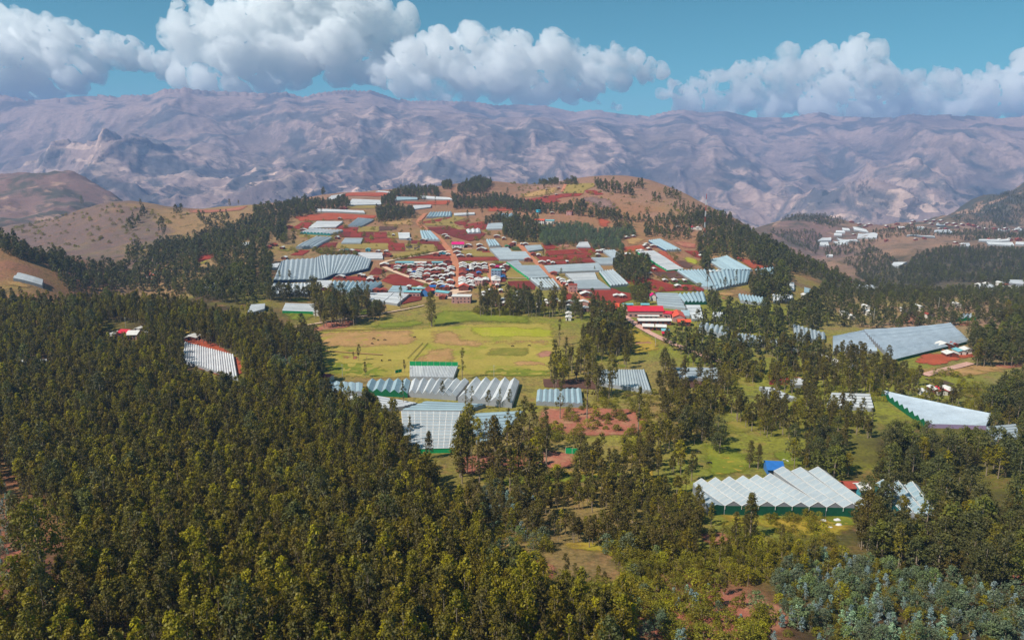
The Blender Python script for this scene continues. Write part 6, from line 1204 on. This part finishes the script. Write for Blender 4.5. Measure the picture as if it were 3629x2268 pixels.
ROWS = [('B1', [(700, 420), (900, 470), (1050, 520), (1250, 530), (1260, 720), (840, 760), (720, 620)], 6.5, 19, 'tall eucalyptus of the grove left above the pasture', 'grove left above the pasture'), ('B1', [(1260, 390), (1420, 440), (1380, 600), (1270, 600)], 8, 16, 'tree of the thin grove by the pale blue sawtooth greenhouse', 'thin grove by the sawtooth greenhouse'), ('B1', [(1400, 620), (1590, 620), (1600, 710), (1400, 730)], 6.5, 13, 'bushy tree at the pasture path', 'trees at the pasture path'),
 ('B1', [(180, 360), (700, 350), (680, 470), (200, 480)], 7.5, 15, 'dark tree before the bright white greenhouse', 'trees before the white greenhouse'),
 ('B3', [(0, 740), (300, 740), (500, 720), (900, 740), (1220, 740), (1220, 900), (1060, 960), (500, 950), (0, 960)], 7.6, 17, 'tall bare-trunked eucalyptus in the row between houses and pasture', 'tree row above the pasture'), ('B3', [(1700, 1120), (1900, 1000), (2060, 1020), (2090, 1250), (2190, 1480), (1600, 1480), (1680, 1350)], 6.5, 17, 'dense tall eucalyptus in the clump at the right end of the pasture', 'clump at the right end of the pasture'), ('B3', [(1600, 780), (1780, 830), (1790, 1000), (1730, 1100), (1600, 1080)], 8, 15, 'tree by the foot of the side road', 'trees at the foot of the side road'), ('B3', [(1350, 910), (1450, 960), (1460, 1050), (1360, 1000)], 8, 13, 'small tree beside the houses at the side road foot', 'small trees at the side road foot'), ('B3', [(2170, 680), (2419, 650), (2419, 830), (2200, 840)], 8, 14, 'dark poplar-like tree on the red field', 'dark trees on the red field'),
 ('B7', [(330, 300), (300, 420), (290, 560), (400, 700), (340, 600), (200, 420), (130, 200), (180, 120)], 5.5, 15, 'eucalyptus at the forest edge beside the pasture', 'forest edge beside the pasture')]
for c, poly, sp, h, lb, gr in ROWS:
    woods('tall' if h > 15 else 'dusk', c, poly, sp, lb, gr, h=h, mixk=[('tall', .5), ('dusk', .35), ('oval', .15)] if h > 15 else [('dusk', .7), ('oval', .3)], hs=(.7, 1.1), solo=True)
for a in (('big', 'B1', 2165, 885, 450, 'biggest single eucalyptus standing on the pasture'), ('tall', 'B1', 1005, 868, 560, 'slim eucalyptus casting a round shadow on the red-tan slope'), ('dusk', 'B1', 1275, 1305, 1085, 'slim pointed tree between the two pale red courts'), ('dusk', 'B1', 1212, 1270, 1185, 'tiny round tree left of the slim pointed one'), ('dusk', 'B1', 1362, 1508, 1300, 'full leafy tree below the pale red courts'), ('dusk', 'B1', 1835, 1450, 1280, 'dark tree at the left corner of the white tunnels'),
    ('tall', 'B7', 1545, 592, 305, 'airy lone tree with a bare thin trunk beside the white tunnels'), ('tall', 'B3', 1135, 1520, 1120, 'narrow spire-like tree at the right side of the bright crop'), ('tall', 'B3', 1540, 1480, 1260, 'thin young tree with tufted top on the pasture'), ('dusk', 'A5', 490, 990, 745, 'lone dark tree beside the arched grey greenhouse'), ('oval', 'A5', 330, 860, 640, 'broad dark tree at the lower end of the tree belt'), ('oval', 'B2', 240, 560, 425, 'round green tree beside the pale road'),
    ('tall', 'B1', 1785, 665, 370, 'tall thin tree in front of the white film houses'), ('dusk', 'B1', 320, 320, 195, 'thin tree in front of the biggest greenhouse, left one'), ('dusk', 'B1', 440, 330, 190, 'thin tree in front of the biggest greenhouse, right one'), ('oval', 'A4', 785, 340, 255, 'lone round tree on the skyline of the bald hill'), ('dusk', 'A4', 1345, 370, 285, 'thin dark spire on top of the bald hill'), ('oval', 'A4', 1550, 650, 450, 'tall dark tree on the slope right of the bald hill'), ('oval', 'A4', 1680, 440, 335, 'dark clump tree on the crest right of the bald hill, left one'), ('oval', 'A4', 1725, 430, 330, 'dark clump tree on the crest right of the bald hill, right one'), ('oval', 'A4', 2190, 355, 285, 'pointed dark tree on the orange shoulder'), ('dusk', 'A4', 2275, 350, 295, 'narrow tree right of the pointed one on the orange shoulder'),
    ('oval', 'A6', 1025, 310, 225, 'single dark tree on the pink crest field'), ('oval', 'A6', 1475, 255, 180, 'single dark tree beside the crest cabins'), ('dusk', 'A6', 945, 115, 65, 'spindly tree on the skyline, leftmost of five'), ('dusk', 'A6', 988, 125, 75, 'spindly tree on the skyline, second of five'), ('dusk', 'A6', 1040, 130, 80, 'spindly tree on the skyline, third of five'), ('dusk', 'A6', 1065, 135, 88, 'spindly tree on the skyline, fourth of five'), ('dusk', 'A6', 1122, 135, 85, 'spindly tree on the skyline, rightmost of five'), ('oval', 'A6', 540, 595, 500, 'round dark tree left of the red plot'), ('tall', 'A6', 150, 470, 340, 'tall dark tree by the wedge shaped greenhouse'), ('dusk', 'A6', 297, 470, 385, 'dark tree right of the wedge shaped greenhouse'), ('oval', 'A6', 660, 685, 650, 'small bush-like tree between red plots'), ('dusk', 'A6', 718, 580, 440, 'dark tree left of the central grove'),
    ('oval', 'B3', 905, 240, 130, 'lone green tree between the side road and the red fields'), ('oval', 'B3', 1160, 510, 400, 'spreading tree in front of the very long greenhouse'), ('dusk', 'B3', 1640, 450, 375, 'square dark bush tree at the end of the very long greenhouse'), ('tall', 'B4', 1050, 610, 350, 'ragged tree in front of the wide pale blue greenhouse, left one'), ('tall', 'B4', 1395, 560, 360, 'ragged tree in front of the wide pale blue greenhouse, right one'), ('dusk', 'B4', 1265, 610, 450, 'small dark tree between the two ragged ones'), ('dusk', 'B4', 1215, 560, 470, 'smallest dark tree between the two ragged ones'), ('dusk', 'B4', 1330, 600, 480, 'thin dark sapling tree right of the small dark ones'),
    ('tall', 'C7', 1072, 1000, 660, 'lone leafy tree before the strapped greenhouse, left one'), ('big', 'C7', 1275, 1130, 815, 'pointed lone tree before the strapped greenhouse, right one'), ('tall', 'C7', 1000, 580, 280, 'tall ragged tree in front of the zigzag row'), ('dusk', 'C7', 1415, 480, 290, 'bushy dark tree in front of the zigzag row'), ('tall', 'C7', 1665, 620, 340, 'thin tree before the sawtooth greenhouse, leftmost of three'), ('tall', 'C7', 1725, 620, 340, 'thin tree before the sawtooth greenhouse, middle of three'), ('dusk', 'C7', 1905, 600, 385, 'dark dense tree before the sawtooth greenhouse'), ('tall', 'C7', 2030, 590, 360, 'thin tree before the sawtooth greenhouse, rightmost of three'), ('dusk', 'C7', 2130, 590, 370, 'small tree at the right end of the sawtooth greenhouse'), ('big', 'C7', 1610, 1330, 640, 'tall tree with long bare trunk right of the strapped greenhouse'), ('big', 'C7', 1990, 1340, 640, 'tallest tree left of the salmon field'), ('tall', 'C7', 1690, 1250, 720, 'leaning tall tree right of the strapped greenhouse'),
    ('big', 'C4', 870, 1190, 605, 'tall pointed eucalyptus in front of the near greenhouse'), ('dusk', 'C4', 400, 1060, 735, 'round dark tree at the left corner of the near greenhouse'), ('dusk', 'C4', 690, 1340, 830, 'bushy topped tree left of the tall pointed eucalyptus'), ('dusk', 'C4', 810, 1250, 880, 'thin topped tree just left of the tall pointed eucalyptus'), ('dusk', 'C4', 1230, 1310, 990, 'slender tree below the near greenhouse, right of the tall one'), ('big', 'C4', 2220, 1290, 560, 'big dark tree at the right end of the near greenhouse'), ('big', 'C4', 2320, 1330, 640, 'second dark tree right of the near greenhouse end'), ('dusk', 'C4', 2150, 1300, 1080, 'thin low tree under the big dark one'), ('big', 'C4', 860, 360, 10, 'large pale leafy tree left of the blue-roofed hut'), ('big', 'C4', 960, 370, 60, 'leafy tree touching the blue-roofed hut'), ('dusk', 'C4', 170, 520, 130, 'dark tree standing left behind the near greenhouse'), ('big', 'C4', 1540, 330, 30, 'big tree behind the near greenhouse, left of two'), ('big', 'C4', 1880, 390, 80, 'big tree behind the near greenhouse, right of two'),
    ('bare', 'C8', 395, 1130, 120, 'tall big tree with dark double trunk at the left edge'), ('bare', 'C8', 470, 1260, 60, 'tall big tree with pale straight trunk at the left edge'), ('bare', 'C8', 260, 900, 90, 'leafy tall tree leaning over the left clearing'), ('tall', 'B8', 875, 1060, 620, 'dark trunked tree standing in the salmon field'), ('tall', 'B8', 435, 960, 420, 'tall tree left in the salmon field'), ('tall', 'B8', 205, 930, 560, 'tall tree at the left end of the salmon field')):
    lone(*a)
woods('bush', 'C4', [(1080, 880), (1720, 890), (1720, 1010), (1100, 1000)], 4.5, 'olive bush at the foot of the near greenhouse wall', 'bushes at the near greenhouse', h=3, hs=(.5, .9), clump=.5)
woods('bush', 'C4', [(500, 1050), (1700, 1050), (1950, 1250), (1400, 1250), (600, 1200)], 5.5, 'olive bush on the dry grass below the near greenhouse', 'bushes below the near greenhouse', h=3, hs=(.5, 1.0), clump=.55)
woods('bush', 'B2', [(370, 270), (900, 165), (900, 190), (500, 262)], 4, 'dark hedge bush along the pale road', 'hedge along the pale road', h=3, hs=(.6, 1.0)); woods('bush', 'A5', [(700, 960), (860, 970), (1000, 1010), (1240, 1000), (1240, 1030), (830, 1030)], 6, 'green bush behind the biggest greenhouse', 'bushes behind the biggest greenhouse', h=4, hs=(.8, 1.5)); woods('bush', 'B2', [(1520, 985), (2200, 1010), (2200, 1060), (1600, 1050)], 4, 'dark bush at the foot of the tree row', 'bushes under the tree row', h=3, hs=(.7, 1.2))

for c, poly in (('A5', [(450, 640), (1480, 600), (2040, 600), (2330, 980), (1650, 1000), (1000, 980), (450, 1000)]), ('A6', [(0, 600), (740, 620), (950, 800), (560, 890), (240, 870)]), ('B2', [(300, 330), (1240, 300), (1240, 690), (800, 640)]), ('B2', [(1310, 310), (2000, 320), (2050, 700), (1320, 690)]), ('B3', [(900, 50), (1700, 60), (1900, 330), (850, 330)]), ('B4', [(100, 120), (1040, 150), (1050, 620), (100, 620)]), ('A6', [(1050, 150), (2080, 180), (2400, 500), (1250, 420)]), ('A4', [(100, 560), (1000, 330), (1800, 420), (1500, 640), (500, 760)]), ('A7', [(40, 250), (800, 330), (1180, 560), (300, 500)])):
    woods('bush', c, poly, 26, 'dark hedge bush between the plots of the village slope', 'hedge bushes between the plots', h=3.5, clump=.4, hs=(.6, 1.5))

# keep trees off roofs, roads and out of the fields' open middle
tx = np.array([q[1] for q in TREES]); ty = np.array([q[2] for q in TREES]); tp = np.array([q[3] > 0 for q in TREES]); bad = np.zeros(len(TREES), bool)
for q in FOOT:
    c_ = q.mean(0); g_ = c_ + (q - c_) * (1 + 2.0 / (np.hypot(*(q - c_).T)[:, None] + 1e-6))
    k = np.where(tp & (tx > g_[:, 0].min()) & (tx < g_[:, 0].max()) & (ty > g_[:, 1].min()) & (ty < g_[:, 1].max()))[0]
    if len(k): bad[k] |= inpoly(tx[k], ty[k], g_)
TREES = [q for q, b_ in zip(TREES, bad) if not b_]

def place(o, kind, i, x, y, s, rz):
    o.location = (x, y, float(tz(x, y))); o.rotation_euler = (0, 0, rz); o.scale = (s[0], s[0], s[1])
NAME = {'euc': 'eucalyptus_tree', 'dusk': 'eucalyptus_tree', 'tall': 'tall_eucalyptus_tree', 'oval': 'leafy_tree', 'big': 'big_eucalyptus_tree', 'bare': 'big_eucalyptus_tree', 'silver': 'silver_sapling', 'sage': 'young_tree', 'bush': 'bush', 'farm': 'belt_tree'}
CATG = {'silver': 'sapling', 'bush': 'bush'}
def proj(X, Y, Z):
    d = np.array([X, Y, Z - CAMZ]); w = d[1] * COSP - d[2] * SINP; return CX + FPX * d[0] / w, CY - FPX * (d[1] * SINP + d[2] * COSP) / w
rest = []; indiv = []
def fam(k): return 'shrub' if k in ('bush', 'silver', 'sage') else 'tree'
cand = []
for tr_ in TREES:
    kind, x, y, s, lb, gr, solo = tr_
    var = rnd.randrange(len(SPEC[kind])); h0 = SPEC[kind][var][1]
    if s < 0: sz = -s / h0; sxy = sz * (1.0 if kind != 'tall' else 1.05); s2 = (min(max(sxy, sz * .8), 1.7), sz)
    else: s2 = (s * (rnd.uniform(.85, 1.15) if 'plantation' in lb else rnd.uniform(1.0, 1.45)), s)
    u, v = proj(x, y, float(tz(x, y)) + h0 * s2[1] * .6)
    vis = -20 < u < 3650 and 0 < v < 2290
    e = [kind, var, x, y, s2, rnd.uniform(0, 6.28), lb, gr, solo, h0 * s2[1] / y, vis, u]
    (indiv if (solo and s < 0) else cand).append(e)
for f, lim in (('tree', 300), ('shrub', 300)):
    c_ = sorted([e for e in cand if fam(e[0]) == f], key=lambda e: -(e[9] * (1 if e[10] else 0) * (2.2 if e[8] else 1)))
    indiv += [e for e in c_[:lim] if e[10]]; rest += [e for e in c_[:lim] if not e[10]] + c_[lim:]
for e in indiv:
    kind, var, x, y, s2, rz, lb, gr = e[:8]
    (mt, mc, mj), h0 = SPEC[kind][var]
    r = bpy.data.objects.new(NAME[kind], None); place(r, kind, var, x, y, s2, rz); COL.objects.link(r)
    tag(r, lb, CATG.get(kind, 'tree'), gr)
    for nm, me in (('trunk', mt), ('crown', mc)):
        o = bpy.data.objects.new(nm, me); COL.objects.link(o); o.parent = r

def mass(name, label, cat, items):
    kinds = sorted({(e[0], e[1]) for e in items}); src = bpy.data.collections.new(name + '_sources')
    for k, (kd, vr) in enumerate(kinds): src.objects.link(bpy.data.objects.new(f'{name}_{k:03d}', SPEC[kd][vr][0][2]))
    me = bpy.data.meshes.new(name); X = np.array([e[2] for e in items]); Y = np.array([e[3] for e in items])
    me.vertices.add(len(items)); me.vertices.foreach_set('co', np.stack([X, Y, tz(X, Y)], 1).astype(np.float32).ravel())
    def A(nm, ty, vals):
        a = me.attributes.new(nm, ty, 'POINT'); a.data.foreach_set('value' if ty != 'FLOAT_VECTOR' else 'vector', np.asarray(vals).ravel())
    A('pick', 'INT', np.array([kinds.index((e[0], e[1])) for e in items], np.int32)); A('spin', 'FLOAT_VECTOR', np.array([(0, 0, e[5]) for e in items], np.float32)); A('size', 'FLOAT_VECTOR', np.array([(e[4][0], e[4][0], e[4][1]) for e in items], np.float32))
    o = link(bpy.data.objects.new(name, me)); tag(o, label, cat, kind='stuff')
    ng = bpy.data.node_groups.new(name, 'GeometryNodeTree'); ng.interface.new_socket('Geometry', in_out='INPUT', socket_type='NodeSocketGeometry'); ng.interface.new_socket('Geometry', in_out='OUTPUT', socket_type='NodeSocketGeometry')
    gi = ng.nodes.new('NodeGroupInput'); go = ng.nodes.new('NodeGroupOutput'); ip = ng.nodes.new('GeometryNodeInstanceOnPoints'); ci = ng.nodes.new('GeometryNodeCollectionInfo')
    ci.inputs['Collection'].default_value = src; ci.inputs['Separate Children'].default_value = True; ci.inputs['Reset Children'].default_value = True
    def at_(nm, ty):
        n = ng.nodes.new('GeometryNodeInputNamedAttribute'); n.data_type = ty; n.inputs['Name'].default_value = nm; return n.outputs['Attribute']
    L = ng.links.new; L(gi.outputs[0], ip.inputs['Points']); L(ci.outputs[0], ip.inputs['Instance']); ip.inputs['Pick Instance'].default_value = True
    L(at_('pick', 'INT'), ip.inputs['Instance Index']); L(at_('spin', 'FLOAT_VECTOR'), ip.inputs['Rotation']); L(at_('size', 'FLOAT_VECTOR'), ip.inputs['Scale']); L(ip.outputs[0], go.inputs[0])
    md = o.modifiers.new('trees', 'NODES'); md.node_group = ng; return o
near_rest = [e for e in rest if fam(e[0]) == 'tree' and e[0] != 'farm']; far_rest = [e for e in rest if e[0] == 'farm']; shr = [e for e in rest if fam(e[0]) == 'shrub']
if near_rest: mass('eucalyptus_forest', 'dense olive eucalyptus forest filling the lower left and the woods', 'forest', near_rest)
if far_rest: mass('distant_tree_belts', 'dark belts of distant trees around the village and ridges', 'forest', far_rest)
if shr: mass('shrub_cover', 'scrub and young plantation trees covering the slopes', 'shrubs', shr)
print('TREES', len(TREES), 'indiv', len(indiv), 'rest', len(near_rest), len(far_rest), len(shr))

# ------------------------------------------------------------------ cattle
def animal(c, x, y, col, label, L=2.3, name='cow', rz=0.0, graze=True):
    p = hit(c, [(x, y)])[0]; r = rnd.random()
    V = []; E = []; R_ = []
    def vv(co, rad): V.append(tuple(q * L / 2.3 for q in co)); R_.append(rad * L / 2.3); return len(V) - 1
    def chain(start, pts):
        a = start
        for co, rad in pts: b = vv(co, rad); E.append((a, b)); a = b
        return a
    a = vv((0, 0, 1.05), .36); ch = chain(a, [((.45, 0, 1.06), .38), ((.8, 0, 1.1), .30)]); rp = chain(a, [((-.5, 0, 1.08), .36), ((-.85, 0, 1.12), .28)])
    hd = (((1.1, 0, .95), .19), ((1.35, 0, .55), .15), ((1.5, 0, .22), .10)) if graze else (((1.1, 0, 1.3), .19), ((1.4, 0, 1.4), .16), ((1.65, 0, 1.25), .10))
    chain(ch, hd)
    for s in (-1, 1):
        chain(ch, [((.72, s * .2, .7), .15), ((.74, s * .2, .36), .08), ((.74, s * .2, .02), .08)])
        chain(rp, [((-.78, s * .2, .72), .17), ((-.92, s * .2, .42), .09), ((-.84, s * .2, .02), .08)])
    chain(rp, [((-1.08, 0, 1.05), .05), ((-1.14, 0, .6), .04)])
    me = bpy.data.meshes.new(name); me.from_pydata(V, E, []); me.update(); o = bpy.data.objects.new(name, me); COL.objects.link(o)
    sk = o.modifiers.new('skin', 'SKIN'); sd_ = me.skin_vertices[0].data
    for k, q in enumerate(R_): sd_[k].radius = (q, q)
    sd_[0].use_root = True
    o.modifiers.new('sub', 'SUBSURF').render_levels = 1
    me.materials.append(col); o.location = (p[0], p[1], float(tz(p[0], p[1]))); o.rotation_euler = (0, 0, rz); tag(o, label, 'cow' if name == 'cow' else 'sheep')
hide = paint('black_hide', S(34, 28, 26), .8); hide2 = paint('brown_hide', S(70, 46, 34), .8); wool = paint('white_wool', S(225, 220, 210), .9)
for c, x, y, m_, lb, rz in (('B1', 1457, 1042, hide, 'black cow grazing on the tan pasture, topmost of four', .2), ('B1', 1510, 1058, hide2, 'brown cow grazing second from left of the tan pasture four', 1.6), ('B1', 1592, 1058, hide, 'black cow grazing rightmost of the tan pasture four', .1), ('B1', 1440, 1103, hide, 'black cow grazing lowest of the tan pasture four', 2.6), ('B1', 1955, 1022, hide2, 'brown cow beside the twin wheel tracks', .8),
    ('B7', 1975, 314, hide, 'black cow on the olive patch, left of two', 0.1), ('B7', 2120, 309, hide, 'black cow on the olive patch, right of two', 3.0), ('B7', 853, 437, hide, 'black cow below the red court, left of two', 1.5), ('B7', 920, 436, hide, 'black cow below the red court, right of two', .3), ('C4', 258, 192, hide, 'black cow at the upper edge of the near green pasture', 3.0), ('C4', 385, 320, hide, 'black cow standing in the middle of the near green pasture', 3.1)):
    animal(c, x, y, m_, lb, rz=rz)
animal('C4', 1270, 275, wool, 'white sheep behind the blue-roofed hut, left of two', L=1.3, name='sheep'); animal('C4', 1312, 290, wool, 'white sheep behind the blue-roofed hut, right of two', L=1.3, name='sheep', rz=2)
# pale boulders and sacks on the grass in front of the near greenhouse
stone = paint('pale_stone', S(214, 208, 204), .9)
for k, (x, y, r) in enumerate(((1115, 972, 1.3), (1742, 998, 1.2), (1905, 992, 1.4), (1925, 1050, 1.3), (1822, 1075, .9), (2290, 990, .8))):
    p = hit('C4', [(x, y)])[0]; q = np.random.default_rng(k + 5); v = I2[0] * np.array([r, r * .7, r * .45]) * (0.82 + .3 * q.random((len(I2[0]), 1)))
    o = mesh_obj('boulder', v, I2[1].tolist(), stone, loc=(p[0], p[1], float(tz(p[0], p[1])) + r * .2))
    tag(o, 'pale boulder on the grass in front of the near greenhouse, ' + ['leftmost', 'second from left', 'fourth from left', 'fifth from left', 'third from left', 'rightmost'][k], 'boulder')

# ------------------------------------------------------------------ labels of look-alikes: add the place in the row
ORD = ['first', 'second', 'third', 'fourth', 'fifth', 'sixth', 'seventh', 'eighth', 'ninth', 'tenth', 'eleventh', 'twelfth', 'thirteenth', 'fourteenth', 'fifteenth', 'sixteenth', 'seventeenth', 'eighteenth', 'nineteenth', 'twentieth', 'twenty-first', 'twenty-second', 'twenty-third', 'twenty-fourth', 'twenty-fifth', 'twenty-sixth', 'twenty-seventh', 'twenty-eighth', 'twenty-ninth', 'thirtieth']
by = {}
for o in COL.objects:
    if o.parent is None and 'label' in o.keys() and 'group' in o.keys(): by.setdefault(o['label'], []).append(o)
for lb, os_ in by.items():
    if 2 <= len(os_) <= 30:
        os_.sort(key=lambda o: proj(*o.location)[0])
        for k, o in enumerate(os_): o['label'] = f'{lb}, {ORD[k]} from left'
